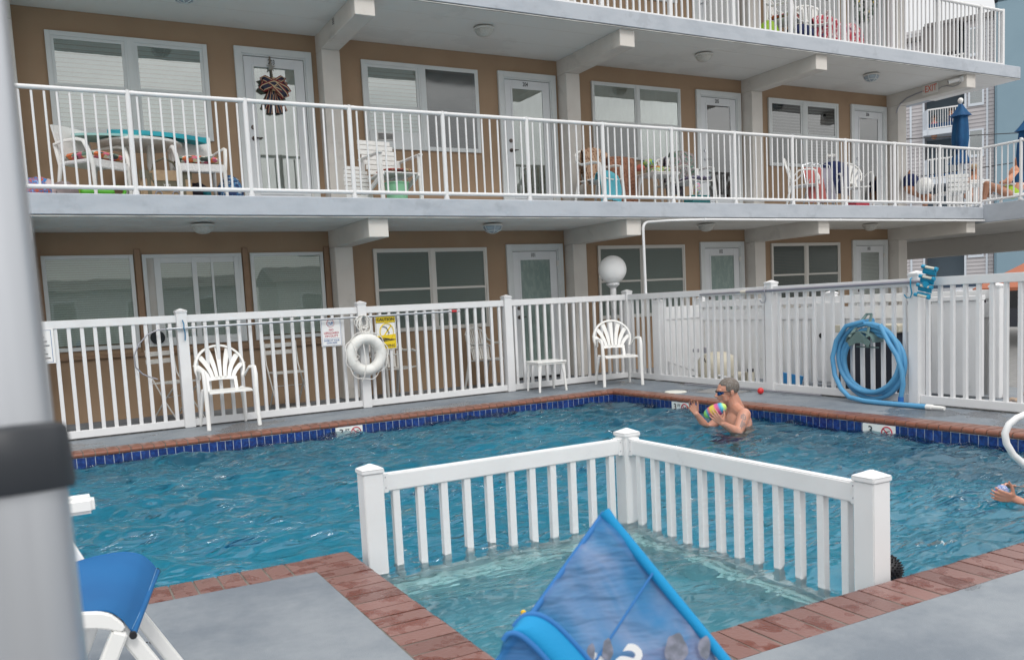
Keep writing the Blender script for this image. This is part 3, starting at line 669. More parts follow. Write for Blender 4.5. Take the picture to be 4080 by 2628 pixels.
tag(g.obj('kerb_joint_shade', mat('dirty joint with contact shade', (.10, .10, .095), .95, noise=(22, (.30, .29, .27), .5, .62))), kind='structure')
# square fence of the wading corner
kid = thing('wading_pool_fence', 'low white picket fence standing in the water round the wading corner', 'fence', (2.89, -5.74, -.52))
K = V((2.885, -5.75, 0)); KL = V((1.325, -5.775, 0)); KR = V((2.895, -7.42, 0))
kp = post_mesh(.955, .0505)
for q in (KL, K, KR): link('post', kp, kid, V((q.x, q.y, -.54))-kid.location)
g = G(); g.box(-.019, -.019, -.28, .019, .019, .30); kk = g.mesh('picket', 'vinyl', bevel=.003)
for a, b, n_ in ((KL, K, 11), (K, KR, 12)):
    d = (b-a).normalized(); az = math.atan2(d.y, d.x)
    g = G(); g.bar(a+d*.057+V((0, 0, .322)), b-d*.057+V((0, 0, .322)), .052, .088); g.obj('top_rail', 'vinyl', kid, bevel=.006, seg=2)
    g = G(); g.bar(a+d*.052+V((0, 0, -.26)), b-d*.052+V((0, 0, -.26)), .05, .06); g.obj('bottom_rail', 'vinyl', kid, bevel=.005)
    g = G()
    for e, s_ in ((a, 1), (b, -1)):
        q = e+d*(s_*.0525); g.bar(q+V((0, 0, .268)), q+V((0, 0, .378)), .062, .006, d); g.bar(q+d*(s_*.003)+V((0, 0, .322)), q+d*(s_*.03)+V((0, 0, .322)), .058, .098)
    g.obj('rail_bracket', 'vinyl', kid, bevel=.003)
    g = G(); sn = V((d.y, -d.x, 0))
    for e, s_ in ((a, 1), (b, -1)):
        for zz in (.30, .352):
            q = e+d*(s_*.068)+sn*.029+V((0, 0, zz)); g.ell(q, .0035, n=8, m=5)
    g.obj('screw', 'alud', kid)
    L_ = (b-a).length
    for j in range(n_): q = a+d*(L_*(j+.95)/(n_+.9)); link('picket', kk, kid, V((q.x, q.y, 0))-kid.location, az)

# ================================================================ CEILING LIGHTS, SIGNS, CONDUITS
M['globe'] = mat('frosted ribbed glass', (.55, .54, .50), .35, noise=(40, (.45, .44, .4), .4, .7))
M['globe2'] = mat('clear bluish glass', (.36, .42, .47), .15)
def ceil_light(x, y, z, cage, label):
    t = thing('ceiling_light', label, 'ceiling light', (x, y, z), 0, 'round ceiling lights of the walkways')
    g = G(); g.lathe((0, 0, 0), [(0, -.001), (.125, -.001), (.140, -.012), (.138, -.026), (.118, -.03), (0, -.03)], 24); g.obj('fixture_base', 'trim2', t, smooth=40, local=True)
    g = G(); pr = [(.118, -.028), (.122, -.04), (.112, -.062), (.094, -.085), (.062, -.104), (.03, -.112), (0, -.114)]; g.lathe((0, 0, 0), pr, 24)
    g.obj('glass_bowl', 'globe2' if cage else 'globe', t, smooth=60, local=True)
    if cage:
        g = G()
        for k in range(3):
            a = math.pi*k/3+.3; g.tube([V((math.cos(a)*.135*math.cos(u), math.sin(a)*.135*math.cos(u), -.012-.112*math.sin(u))) for u in [math.pi*i/12 for i in range(13)]], .0055, 6)
        g.tube([V((.098*math.cos(u), .098*math.sin(u), -.092)) for u in [2*math.pi*i/20 for i in range(20)]], .0055, 6, True)
        g.obj('cage', 'trim', t, smooth=60, local=True)
    return t
nm = ['left window', 'first door bay, beyond the column', 'third bay from the left', 'right end bay near the exit sign']
for k in range(4):
    x = 1.66+k*3.74
    ceil_light(x, .62, ZC+H-.0155, k in (0, 3), ('caged' if k in (0, 3) else 'frosted')+' round ceiling light above the second floor walkway, '+
               ('cut off at the top edge' if k == 0 else ('above door 204' if k == 1 else ('above door 205' if k == 2 else 'above door 206'))))
    ceil_light(x-.02*k, .62, ZC-.0155, k == 1, ('caged bluish' if k == 1 else 'frosted')+' round ceiling light of the ground floor walkway, '+
               ('over the sliding window' if k == 0 else ('over door 101' if k == 1 else ('near the globe lamp' if k == 2 else 'over door 103'))))
# exit sign on the last beam
ex = thing('exit_sign', 'white exit sign with red letters on the side of the last beam', 'sign', (14.67, .765, 4.72))
xx = BX0+3*LB
g = G(); g.box(xx-.045, .612, 4.632, xx-.001, .92, 4.806); g.obj('sign_box', 'trim2', ex, bevel=.006)
textm([('EXIT', .165, (xx-.0465, .745, 4.718), (0, -1, 0), (0, 0, 1), .72), ('<', .06, (xx-.0465, .893, 4.70), (0, -1, 0), (0, 0, 1), .8)], mat('faded red letters', (.62, .15, .10), .5), 'lettering', ex)
sc_ = thing('security_camera', 'small white bullet security camera on the side of the last beam', 'camera', (14.6, .3, 4.74))
g = G(); g.cyl((xx-.001, .17, 4.745), (xx-.03, .17, 4.745), .052, .045, 18); g.cyl((xx-.03, .17, 4.745), (xx-.07, .20, 4.74), .018, n=10); g.obj('mount', 'signw', sc_, smooth=40)
g = G(); g.cyl((xx-.055, .19, 4.742), (xx-.155, .315, 4.718), .034, .036, 18); g.obj('housing', 'signw', sc_, smooth=40)
g = G(); g.cyl((xx-.154, .314, 4.7185), (xx-.160, .321, 4.717), .030, .028, 18); g.obj('lens', 'black', sc_, smooth=40)
g = G(); g.tube([(xx-.012, 1.5, 4.44), (xx-.012, 1.47, 4.52), (xx-.012, 1.40, 4.60), (xx-.012, 1.28, 4.665), (xx-.012, 1.1, 4.70), (xx-.012, .92, 4.715)], .011, 8)
tag(g.obj('metal_conduit', 'alud', smooth=60), 'curved grey metal conduit running along the beam to the exit sign', 'conduit')
g = G(); g.tube([(xx-.01, .61, 4.68), (xx-.01, .55, 4.705), (xx-.01, .45, 4.70), (xx-.01, .33, 4.655), (xx-.01, .22, 4.665), (xx-.012, .17, 4.69)], .006, 6)
tag(g.obj('cable', 'alud', smooth=60), 'thin dark cable drooping between exit sign and security camera', 'cable')
g = G(); yb = .045
pts = [PY(2545, 1180, 1.1), PY(2540, 1000, 1.1)]
ptop = [V((7.46, yb, 1.18)), V((7.455, yb, 1.6)), V((7.45, yb, 2.08))]+arc((7.55, yb, 2.12), .10, math.pi, math.pi/2, 6)+[V((7.9, yb-.03, 2.235)), V((8.6, -.016, 2.246)), V((15.05, -.016, 2.242))]
g.tube(ptop, [.019]*3+[.021]*7+[.017]*(len(ptop)-10), 10)
for x in (8.5, 9.9, 11.3, 12.8, 14.2): g.cyl((x, -.016, 2.245), (x+.05, -.016, 2.245), .021, n=10)
tag(g.obj('white_conduit', 'rail', smooth=60), 'white pipe bending up from the corner post and along the slab edge', 'conduit')
# beam vent plate
g = G(); g.box(BX0-.006, .83, 4.70, BX0-.001, .93, 4.80); v_ = g.obj('vent_plate', 'trim2', smooth=40, bevel=.002); tag(v_, 'small louvred vent plate on the side of the first beam', 'vent')
g = G()
for i in range(4): g.box(BX0-.009, .845, 4.715+i*.02, BX0-.0055, .915, 4.723+i*.02)
g.obj('louvre', 'dark', v_)
# globe lamp
gx, gy = 7.60, .72; s_ = 1.0
gl_ = thing('globe_lamp', 'white globe lamp on a white post behind the fence corner', 'lamp', (gx, gy, 0))
cz = PY(2440, 1074, gy)
gx = cz.x
g = G(); g.cyl((gx, gy, 0), (gx, gy, cz.z-.20), .046, n=16); g.obj('lamp_post', 'rail', gl_, smooth=40)
g = G(); g.lathe((gx, gy, cz.z), [(.046, -.27), (.08, -.235), (.095, -.225), (.095, -.195), (.07, -.19), (0, -.19)], 20); g.obj('collar', 'rail', gl_, smooth=40)
g = G(); g.ell((gx, gy, cz.z), .206, n=36, m=24); g.obj('lamp_globe', mat('opal globe', (.90, .90, .89), .3), gl_, smooth=True)
# ================================================================ THINGS HUNG ON THE FENCE
nF = V((FD.y, -FD.x, 0))                      # towards the pool
def FPt(s, z, d=0): return F0+FD*s+nF*d+V((0, 0, z))
def plate(name, label, s0, s1, z0, z1, m, d=.028):
    g = G(); g.prism([FPt(s0, z0, d), FPt(s1, z0, d), FPt(s1, z1, d), FPt(s0, z1, d)], nF*.004); o = g.obj(name, m, bevel=.001); return tag(o, label, 'sign')
s0, s1, z0, z1 = 1.545, 1.80, .775, 1.105; d_ = .0335
sg = plate('lifeguard_sign', 'white sign reading NO LIFEGUARD ON DUTY hung on the fence', s0, s1, z0, z1, 'signw')
cx = (s0+s1)/2
g = G(); b = .008
for a, c, e, f in ((s0+.01, s1-.01, z0+.01, z0+.013), (s0+.01, s1-.01, z1-.013, z1-.01), (s0+.01, s0+.013, z0+.01, z1-.01), (s1-.013, s1-.01, z0+.01, z1-.01), (s0+.03, s1-.03, z0+.087, z0+.09)):
    g.prism([FPt(a, e, d_), FPt(c, e, d_), FPt(c, f, d_), FPt(a, f, d_)], nF*.0008)
g.obj('border', 'bluep', sg)
textm([('NO', .036, FPt(cx, z0+.192, d_), FD, (0, 0, 1)), ('LIFEGUARD', .036, FPt(cx, z0+.155, d_), FD, (0, 0, 1), .98), ('ON DUTY', .036, FPt(cx, z0+.118, d_), FD, (0, 0, 1))], 'red', 'lettering', sg)
textm([('SWIM AT YOUR', .027, FPt(cx, z0+.066, d_), FD, (0, 0, 1)), ('OWN RISK', .027, FPt(cx, z0+.038, d_), FD, (0, 0, 1))], 'bluep', 'lettering', sg)
c0 = FPt(cx-.005, z0+.27, d_); g = G(); g.tube([c0+FD*(.045*math.cos(u))+V((0, 0, .045*math.sin(u))) for u in [2*math.pi*i/28 for i in range(28)]], .0035, 6, True, .4); g.obj('ring', 'red', sg)
g = G(); e3 = V((0, 0, 1)); g.ell(c0+FD*.02+e3*.006, .011, .002, .011); g.tube([c0-FD*.032+e3*.012, c0-FD*.008+e3*.008, c0+FD*.008-e3*.008], [.004, .008, .006], 6, False, .4)
g.tube([c0+FD*(x_/100)+e3*(-.02+.004*math.sin(x_*1.4)) for x_ in range(-3, 4)], .003, 6, False, .4); g.obj('swimmer_symbol', 'bluep', sg)
s0, s1, z0, z1 = 2.232, 2.508, .688, 1.10; cx = (s0+s1)/2
sg = plate('no_diving_sign', 'yellow CAUTION NO DIVING sign on the fence beside the life ring', s0, s1, z0, z1, 'signw')
g = G()
for e, f in ((z0+.012, z0+.152), (z1-.082, z1-.012)): g.prism([FPt(s0+.012, e, d_), FPt(s1-.012, e, d_), FPt(s1-.012, f, d_), FPt(s0+.012, f, d_)], nF*.0006)
g.prism([FPt(s0+.012, z0+.10, d_), FPt(s1-.012, z0+.10, d_), FPt(s1-.012, z0+.185, d_), FPt(s0+.012, z0+.17, d_)], nF*.0009)
cc = FPt(cx+.01, z0+.215, d_+.001); g.tube([cc+FD*(.092*math.cos(u))+e3*(.105*math.sin(u)) for u in [2*math.pi*i/32 for i in range(32)]], .0095, 6, True, .25); g.bar(cc+FD*.06+e3*.072, cc-FD*.062-e3*.074, .016, .0012, nF); g.obj('yellow_field', 'yel', sg)
g = G()
for a, c, e, f in ((s0+.009, s1-.009, z0+.009, z0+.012), (s0+.009, s1-.009, z1-.012, z1-.009), (s0+.009, s0+.012, z0+.01, z1-.01), (s1-.012, s1-.009, z0+.01, z1-.01), (s0+.01, s1-.01, z1-.086, z1-.082)):
    g.prism([FPt(a, e, d_), FPt(c, e, d_), FPt(c, f, d_), FPt(a, f, d_)], nF*.001)
g.prism([FPt(s0+.012, z0+.092, d_+.002), FPt(s0+.012, z0+.158, d_+.002), FPt(s1-.012, z0+.118, d_+.002), FPt(s1-.012, z0+.113, d_+.002)], nF*.001)
q0 = FPt(cx-.055, z0+.285, d_+.003); q1 = FPt(cx+.008, z0+.268, d_+.003); q2 = FPt(cx+.032, z0+.215, d_+.003)
g.tube([q0, (q0+q1)/2+e3*.004, q1, q2], [.0035, .0055, .008, .007], 6, False, .3); g.ell(q2+e3*-.012+FD*.006, .008, .002, .008); g.tube([q2, q2-e3*.045-FD*.002], .003, 6, False, .3)
g.obj('diver_symbol', 'ink', sg)
textm([('CAUTION', .054, FPt(cx, z1-.047, d_+.002), FD, (0, 0, 1), .93), ('NO DIVING', .05, FPt(cx-.012, z0+.042, d_+.002), FD, (0, 0, 1), .95)], 'ink', 'lettering', sg)
sg = plate('rules_sign', 'white sign with a thin blue border at the left end of the fence', -1.66, -1.235, .80, 1.15, 'signw')
g = G()
for a, c, e, f in ((-1.65, -1.258, 1.134, 1.137), (-1.262, -1.258, .815, 1.137), (-1.65, -1.258, .812, .815)): g.prism([FPt(a, e, d_), FPt(c, e, d_), FPt(c, f, d_), FPt(a, f, d_)], nF*.0008)
g.obj('border', 'bluep', sg)
g = G()
for i in range(6): g.prism([FPt(-1.60, .85+i*.042, d_), FPt(-1.28-.02*(i % 3), .85+i*.042, d_), FPt(-1.28-.02*(i % 3), .86+i*.042, d_), FPt(-1.60, .86+i*.042, d_)], nF*.0006)
g.obj('lettering', 'ink', sg)
# life ring
lc = FPt(2.045, .652, .15); lr = thing('life_ring', 'white life ring with grab rope hanging on the fence post', 'life ring', (lc.x, lc.y, .4))
ringv = lambda a, r_, d=0: lc+FD*(r_*math.cos(a))+e3*(r_*math.sin(a))+nF*d
g = G(); g.tube([ringv(2*math.pi*i/48, .190) for i in range(48)], .066, 18, True); g.obj('ring_body', mat('worn white foam', (.72, .72, .69), .55, noise=(14, (.6, .6, .57), .5, .8), bump=(50, .1, .002)), lr, smooth=True)
mt_ = mat('white tape', (.66, .66, .63), .6)
for a in (R(28), R(137), R(215), R(303)):
    g = G()
    tg = V((0, 0, 0)); c = ringv(a, .190); rad = (ringv(a, 1)-lc).normalized(); tn = (ringv(a+.01, .19)-ringv(a-.01, .19)).normalized()
    ring = [c+rad*(.0685*math.cos(u))+nF*(.0685*math.sin(u)) for u in [2*math.pi*i/18 for i in range(18)]]
    g.add([p_-tn*.022 for p_ in ring]+[p_+tn*.022 for p_ in ring], [(i, (i+1) % 18, 18+(i+1) % 18, 18+i) for i in range(18)])
    g.obj('tape_band', mt_, lr, smooth=True)
g = G(); M['rope'] = mat('white rope', (.70, .69, .66), .8, bump=(220, .6, .002))
ks = [R(28), R(137), R(215), R(303), R(388)]
for a, b in zip(ks[:-1], ks[1:]):
    g.tube([ringv(lerp(a, b, t), .262+.020*math.sin(t*9)*math.sin(math.pi*t)+.016*math.sin(math.pi*t)+(.03*math.sin(math.pi*t) if R(200) < a < R(230) else 0), .015+.02*math.sin(math.pi*t)) for t in [i/14 for i in range(15)]], .0055, 6)
g.tube([ringv(R(137), .26, .03), ringv(R(150), .20, .07), ringv(R(175), .15, .085), ringv(R(190), .11, .06), ringv(R(200), .17, .07)], .0055, 6)
g.obj('grab_rope', 'rope', lr, smooth=True)
g = G(); top = FPt(2.05, 1.115, .085)
rr = random.Random(3)
for i in range(13):
    wd = rr.uniform(.02, .085); ln = rr.uniform(.14, .24); ph = rr.uniform(-.4, .4); dn = rr.uniform(0, .05)
    g.tube([top+FD*(wd*math.sin(2*math.pi*t)*(1+.2*math.sin(7*t+i))+ph*.05)+e3*(-ln*(1-math.cos(2*math.pi*t))/2+.005*math.sin(i))+nF*(dn+.015*math.sin(5*t+i)) for t in [k/18 for k in range(18)]], .0062, 6, True)
g.tube([top-e3*.2+FD*(.05*math.cos(u))+nF*(.03+.035*math.sin(u)) for u in [2*math.pi*i/16 for i in range(16)]], .0065, 6, True)
g.tube([top-e3*.2+nF*.07-FD*.03, top-e3*.33+nF*.10-FD*.045, FPt(2.0, .55, .25), FPt(1.97, .40, .24), FPt(1.95, .34, .21)], .0058, 6)
tag(g.obj('rope_bundle', 'rope', smooth=True), 'bundle of white rope looped on the post above the life ring', 'rope')
# shepherd's hook pole along the fence
h0 = PY(660, 1311, .045); h1 = PY(1835, 1231, .30)
h0 = FPt(-.17, 1.082, .078); h1 = FPt(3.39, 1.112, .078)
g = G(); g.cyl(h0, h1, .0135, n=14)
hp = thing('rescue_hook_pole', 'long aluminium rescue pole with curved hook resting along the fence', 'pole', h0)
g.obj('pole', 'alu', hp, smooth=40)
hk = [(660, 1311), (628, 1314), (588, 1332), (552, 1372), (535, 1416), (541, 1462), (569, 1490), (600, 1502), (628, 1510)]
g = G(); ps = [PN(x_, y_, h0, nF) for x_, y_ in hk]; g.tube(ps, .0075, 8); g.obj('hook', M['alud'], hp, smooth=True)
g = G(); g.cyl(lerp(h0, h1, .965), lerp(h0, h1, .985), .0155, n=12); g.obj('red_band', mat('red tape', (.55, .04, .05), .4), hp, smooth=40)
g = G(); q = F0+nF*.072
g.tube([q+V((.0, 0, 1.17)), q+V((.012, 0, 1.13)), q+nF*.03+V((.004, 0, 1.08)), q+V((.018, 0, 1.03)), q+V((.012, 0, .95))], .009, 6, False, .5)
tag(g.obj('blue_strap', mat('blue plastic strap', (.02, .16, .30), .4), smooth=True), 'blue strap holding the rescue pole to the fence post', 'strap')
# ================================================================ CHAIRS AND TABLES
def pat(name, cols, scale, kind='VORONOI', rough=.85, pos=None):
    m = bpy.data.materials.new(name); m.use_nodes = True; n = m.node_tree.nodes; l = m.node_tree.links; p = n['Principled BSDF']; p.inputs['Roughness'].default_value = rough
    t = n.new('ShaderNodeTexCoord')
    if kind == 'VORONOI': q = n.new('ShaderNodeTexVoronoi'); q.feature = 'F1'; so_ = 'Distance'
    elif kind == 'CELL': q = n.new('ShaderNodeTexVoronoi'); so_ = 'Color'
    else: q = n.new('ShaderNodeTexNoise'); q.inputs['Detail'].default_value = 3; q.inputs['Distortion'].default_value = 1.5; so_ = 'Fac'
    q.inputs['Scale'].default_value = scale; l.new(t.outputs['Object'], q.inputs['Vector'])
    c = n.new('ShaderNodeValToRGB'); c.color_ramp.interpolation = 'CONSTANT'; e = c.color_ramp.elements
    while len(e) < len(cols): e.new(.5)
    for i, k in enumerate(cols): e[i].position = pos[i] if pos else i/len(cols); e[i].color = (*k, 1)
    if so_ == 'Color':
        sx = n.new('ShaderNodeSeparateColor'); l.new(q.outputs['Color'], sx.inputs[0]); l.new(sx.outputs[0], c.inputs[0])
    else: l.new(q.outputs[so_], c.inputs[0])
    l.new(c.outputs[0], p.inputs['Base Color']); return m
M['floral'] = pat('tropical floral fabric', [(.06, .08, .07), (.75, .75, .68), (.70, .18, .06), (.20, .32, .24), (.75, .66, .42), (.62, .16, .24)], 20, 'CELL')
M['leo'] = pat('leopard print', [(.05, .025, .015), (.22, .11, .06), (.42, .28, .19)], 24, pos=[0, .2, .42])
M['leo2'] = pat('brown animal print', [(.09, .035, .02), (.19, .08, .045), (.27, .13, .08)], 34, pos=[0, .2, .5])
M['camo'] = pat('green and mauve camouflage fabric', [(.06, .13, .09), (.28, .20, .21), (.10, .19, .15), (.36, .30, .33), (.05, .05, .06)], 8, 'NOISE', pos=[0, .42, .5, .56, .64])
M['bright'] = pat('bright tropical towel', [(.50, .62, .10), (.06, .28, .14), (.70, .70, .62), (.55, .12, .12), (.05, .10, .20)], 18, 'NOISE', pos=[0, .4, .48, .56, .63])
M['redpat'] = pat('red and cream patterned fabric', [(.35, .05, .05), (.62, .50, .30), (.40, .06, .05), (.10, .12, .10)], 30, 'CELL')
M['bluepat'] = pat('dark blue patterned fabric', [(.02, .04, .12), (.05, .16, .32), (.5, .55, .6), (.02, .03, .08)], 12, 'NOISE', pos=[0, .45, .56, .62])
M['redtow'] = pat('red and white towel', [(.50, .05, .08), (.70, .60, .60), (.45, .04, .06), (.04, .05, .15)], 9, 'NOISE', pos=[0, .47, .54, .63])
M['navy'] = mat('navy cloth', (.015, .025, .09), .85)
M['teal'] = mat('teal foam', (.02, .33, .40), .5, noise=(6, (.01, .22, .28), .45, .7))
M['aqua'] = mat('pale aqua foam', (.28, .52, .50), .5)
M['lime'] = mat('lime plastic', (.33, .55, .03), .4); M['green'] = mat('green plastic', (.10, .42, .03), .4)
M['mint'] = mat('mint plastic', (.25, .55, .33), .4); M['turq'] = mat('turquoise cloth', (.10, .40, .48), .8)
M['tancv'] = mat('tan canvas', (.40, .29, .18), .85, noise=(20, (.34, .24, .15), .4, .7)); M['olive'] = mat('olive canvas', (.14, .13, .09), .85)

def fan_chair(label, loc, rz, group='white fan back resin chairs', m='resin', cat='chair'):
    t = thing('fan_back_chair', label, cat, loc, rz, group)
    g = G(); g.grid(lambda u, v: (lerp(-.225+.02*v, .225-.02*v, u), lerp(-.25, .17, v), .415-.018*math.sin(math.pi*u)*math.sin(math.pi*v)-.02*v-.012*(1-v)**6*2), 12, 12, (0, 0, -.014))
    g.obj('seat', m, t, smooth=50, local=True)
    def bk(x, z): return V((x, .155+.26*(z-.40)-.16*max(0, (abs(x)-.1))**1.4, z))
    A = []; n_ = 26
    for i in range(n_+1):
        a = -R(28)+(math.pi+R(56))*i/n_; A.append(bk(.262*math.cos(a), .635+.235*math.sin(a)))
    g = G(); g.tube(A, .0205, 10, False, .62)
    # lower band, uprights and fan slats
    W_ = [(-.155, .505), (.155, .505)]
    g.grid(lambda u, v: bk(lerp(-.17, .17, u), lerp(.485, .522, v)+.012*math.sin(math.pi*u)), 10, 1, (0, .012, 0))
    for s_ in (-1, 1): g.grid(lambda u, v: bk(s_*lerp(.135, .17, u), lerp(.39, .50, v)), 1, 3, (0, .012, 0))
    for j in range(7):
        f = (j-3)/3; a = math.pi/2-f*R(82)
        x1_, z1_ = .255*math.cos(a), .635+.228*math.sin(a); x0_ = f*.135; wd0, wd1 = .0185, .0355
        def sl(u, v, x0_=x0_, x1_=x1_, z1_=z1_, wd0=wd0, wd1=wd1, f=f):
            z_ = lerp(.512, z1_, v); xc = lerp(x0_, x1_, v**1.75 if abs(f) > .1 else v); w__ = lerp(wd0, wd1, v)
            return bk(xc+(u-.5)*2*w__*(.80+.2*abs(math.cos(a))), z_)
        g.grid(sl, 1, 9, (0, .010, 0))
    g.obj('backrest', m, t, smooth=50, local=True)
    for s_ in (-1, 1):
        g = G(); e = A[0] if s_ > 0 else A[-1]
        g.tube([e+V((0, .0, .01)), e+V((s_*.008, -.05, .0)), V((s_*.272, .02, .625)), V((s_*.277, -.10, .632)), V((s_*.274, -.19, .628)), V((s_*.270, -.235, .60))], [.018, .02, .022, .024, .022, .018], 8, False, .55); g.obj('arm', m, t, smooth=60, local=True)
        g = G(); g.tube([V((s_*.270, -.225, .615)), V((s_*.268, -.245, .56)), V((s_*.263, -.25, .40)), V((s_*.262, -.262, .15)), V((s_*.265, -.275, 0))], [.018, .023, .024, .023, .022], 8); g.obj('leg', m, t, smooth=60, local=True)
        g = G(); g.tube([V((s_*.205, .15, .40)), V((s_*.225, .19, .25)), V((s_*.245, .245, 0))], [.024, .019, .016], 8); g.obj('leg', m, t, smooth=60, local=True)
    return t
fc = fan_chair('white fan back resin chair at the left of the pool deck by the fence', (1.65, -.085, 0), R(3))
fc2 = dup(fc, (6.815, -.11, 0), R(-19), 'white fan back resin chair in the fence corner below the globe lamp')
def side_table(name, label, loc, rz, hgt, sx, sy, m='resin'):
    t = thing(name, label, 'table', loc, rz)
    g = G(); g.box(-sx, -sy, hgt-.022, sx, sy, hgt); g.box(-sx+.01, -sy+.01, hgt-.045, sx-.01, sy-.01, hgt-.022); g.obj('table_top', m, t, bevel=.008, seg=2, local=True)
    for a, b in ((-1, -1), (1, -1), (1, 1), (-1, 1)):
        g = G(); g.tube([V((a*(sx-.05), b*(sy-.05), hgt-.04)), V((a*(sx-.035), b*(sy-.035), hgt-.16)), V((a*(sx-.02), b*(sy-.02), 0))], [.034, .021, .015], 8); g.obj('leg', m, t, smooth=60, local=True)
    return t
side_table('side_table', 'low white resin side table beside the fence, in front of door 101', (5.77, .035, 0), R(-4), .40, .215, .20)
def stack_chair(label, loc, rz, group, m='dirty'):
    """monobloc chair with rounded slotted back"""
    t = thing('resin_chair', label, 'chair', loc, rz, group)
    g = G(); g.grid(lambda u, v: (lerp(-.23, .23, u), lerp(-.24, .20, v), .42-.02*math.sin(math.pi*u)-.02*v), 8, 8, (0, 0, -.014)); g.obj('seat', m, t, smooth=50, local=True)
    def bk(x, z): return V((x, .18+.22*(z-.40)-.12*abs(x), z))
    g = G()
    for j in range(8):
        x = (j-3.5)*.045; zt = .85-.9*x*x*1.6
        g.grid(lambda u, v, x=x, zt=zt: bk(x+(u-.5)*.032+x*.3*v, lerp(.40, zt, v)), 1, 6, (0, .009, 0))
    A = [bk(x_, .86-.95*x_*x_*1.9) for x_ in [(-.24+.48*i/16) for i in range(17)]]; g.tube(A, .021, 8, False, .6)
    g.tube([bk(-.22, .56), bk(-.1, .575), bk(.1, .575), bk(.22, .56)], .012, 6)
    g.obj('backrest', m, t, smooth=50, local=True)
    for s_ in (-1, 1):
        g = G(); g.tube([bk(s_*.24, .76), bk(s_*.25, .68), V((s_*.265, .10, .62)), V((s_*.27, -.12, .625)), V((s_*.265, -.22, .60))], [.02, .022, .024, .026, .02], 8, False, .6); g.obj('arm', m, t, smooth=60, local=True)
        g = G(); g.tube([V((s_*.265, -.215, .61)), V((s_*.255, -.235, .40)), V((s_*.265, -.275, 0))], [.02, .026, .018], 8); g.obj('leg', m, t, smooth=60, local=True)
        g = G(); g.tube([bk(s_*.235, .62), V((s_*.23, .19, .40)), V((s_*.25, .28, 0))], [.014, .024, .017], 8); g.obj('leg', m, t, smooth=60, local=True)
    return t
sc1 = stack_chair('weathered white resin chair behind the fence, half hidden by the life ring', (3.98, 1.02, 0), R(14), 'weathered white resin chairs on the ground floor')
sc2 = dup(sc1, (5.52, 1.18, 0), R(28), 'weathered white resin chair standing against the wall beside door 101')
def bistro(label, loc, rz):
    t = thing('folding_chair', label, 'folding chair', loc, rz, 'white folding bistro chairs behind the fence')
    g = G()
    for j in range(7): g.box(-.20, -.20+j*.055, .445, .20, -.158+j*.055, .458)
    g.obj('seat', 'dirty', t, local=True)
    g = G()
    for z_ in (.70, .79): g.bar((-.215, .21+.0, z_), (.215, .21, z_), .012, .055)
    g.obj('backrest', 'dirty', t, bevel=.004, local=True)
    for s_ in (-1, 1):
        g = G(); g.tube([V((s_*.205, .215, .84)), V((s_*.205, .17, .55)), V((s_*.205, -.02, .25)), V((s_*.205, -.21, .0))], .009, 6); g.obj('leg', 'dirty', t, smooth=60, local=True)
        g = G(); g.tube([V((s_*.185, -.19, .44)), V((s_*.185, -.0, .25)), V((s_*.185, .22, .0))], .009, 6); g.obj('leg', 'dirty', t, smooth=60, local=True)
    g = G(); g.cyl((-.205, .02, .28), (.205, .02, .28), .006, n=6); g.cyl((-.19, -.19, .02), (.19, -.19, .02), .006, n=6); g.obj('stretcher', 'dirty', t, local=True)
    return t
bc = bistro('white folding bistro chair turned sideways under the sliding window', (1.27, 1.0, 0), R(38))
dup(bc, (2.62, 1.15, 0), R(4), 'white folding bistro chair facing the pool under the right picture window')

# ---- second floor
ZF = Z2
def wicker(label, loc, rz):
    t = thing('wicker_armchair', label, 'armchair', loc, rz, 'white woven look armchairs by the round table')
    wm = bpy.data.materials.get('white woven resin') or mat('white woven resin', (.78, .78, .77), .5, bump=(70, 1, .01))
    g = G(); g.box(-.24, -.25, .385, .24, .20, .425); g.box(-.25, -.265, .33, .25, -.235, .42); g.obj('seat', wm, t, bevel=.01, seg=2, local=True)
    g = G(); g.grid(lambda u, v: (lerp(-.225-.012*v, .225+.012*v, u), .20+.10*v+.035*math.cos(math.pi*(u-.5))-.03, lerp(.40, .82+.018*math.sin(math.pi*u), v)), 10, 10, (0, .022, 0)); g.obj('backrest', wm, t, smooth=50, local=True)
    for s_ in (-1, 1):
        g = G(); g.tube([V((s_*.25, .24, .61)), V((s_*.275, .10, .625)), V((s_*.285, -.10, .625)), V((s_*.283, -.19, .60)), V((s_*.265, -.24, .48)), V((s_*.25, -.255, .36))], [.02, .022, .024, .024, .022, .022], 8, False, .6); g.obj('arm', 'resin', t, smooth=60, local=True)
        g = G(); g.tube([V((s_*.245, -.25, .39)), V((s_*.25, -.265, 0))], [.025, .017], 8); g.obj('leg', 'resin', t, smooth=60, local=True)
        g = G(); g.tube([V((s_*.24, .25, .62)), V((s_*.235, .20, .38)), V((s_*.25, .27, 0))], [.02, .024, .017], 8); g.obj('leg', 'resin', t, smooth=60, local=True)
    return t
def cushion(name, label, loc, rz, m, sx=.22, sy=.21, th=.035):
    g = G(); g.ell((0, 0, 0), sx, sy, th, 20, 8)
    for i, q in enumerate(g.v):
        f = max(abs(q.x)/sx, abs(q.y)/sy); r_ = math.hypot(q.x/sx, q.y/sy)
        if f > 1e-4: k_ = r_/f; q.x *= 1+(k_-1)*.75; q.y *= 1+(k_-1)*.75
    o = g.obj(name, m, smooth=True, local=True); o.location = loc; o.rotation_euler = (0, 0, rz); return tag(o, label, 'cushion')
A1 = V((PY(372, 700, .72).x, .72, ZF)); A2 = V((PY(788, 700, .80).x, .80, ZF))
w1 = wicker('white woven armchair with flowered cushion, left of the round table', A1, R(42))
w2 = dup(w1, A2, R(4), 'white woven armchair with flowered cushion, right of the round table')
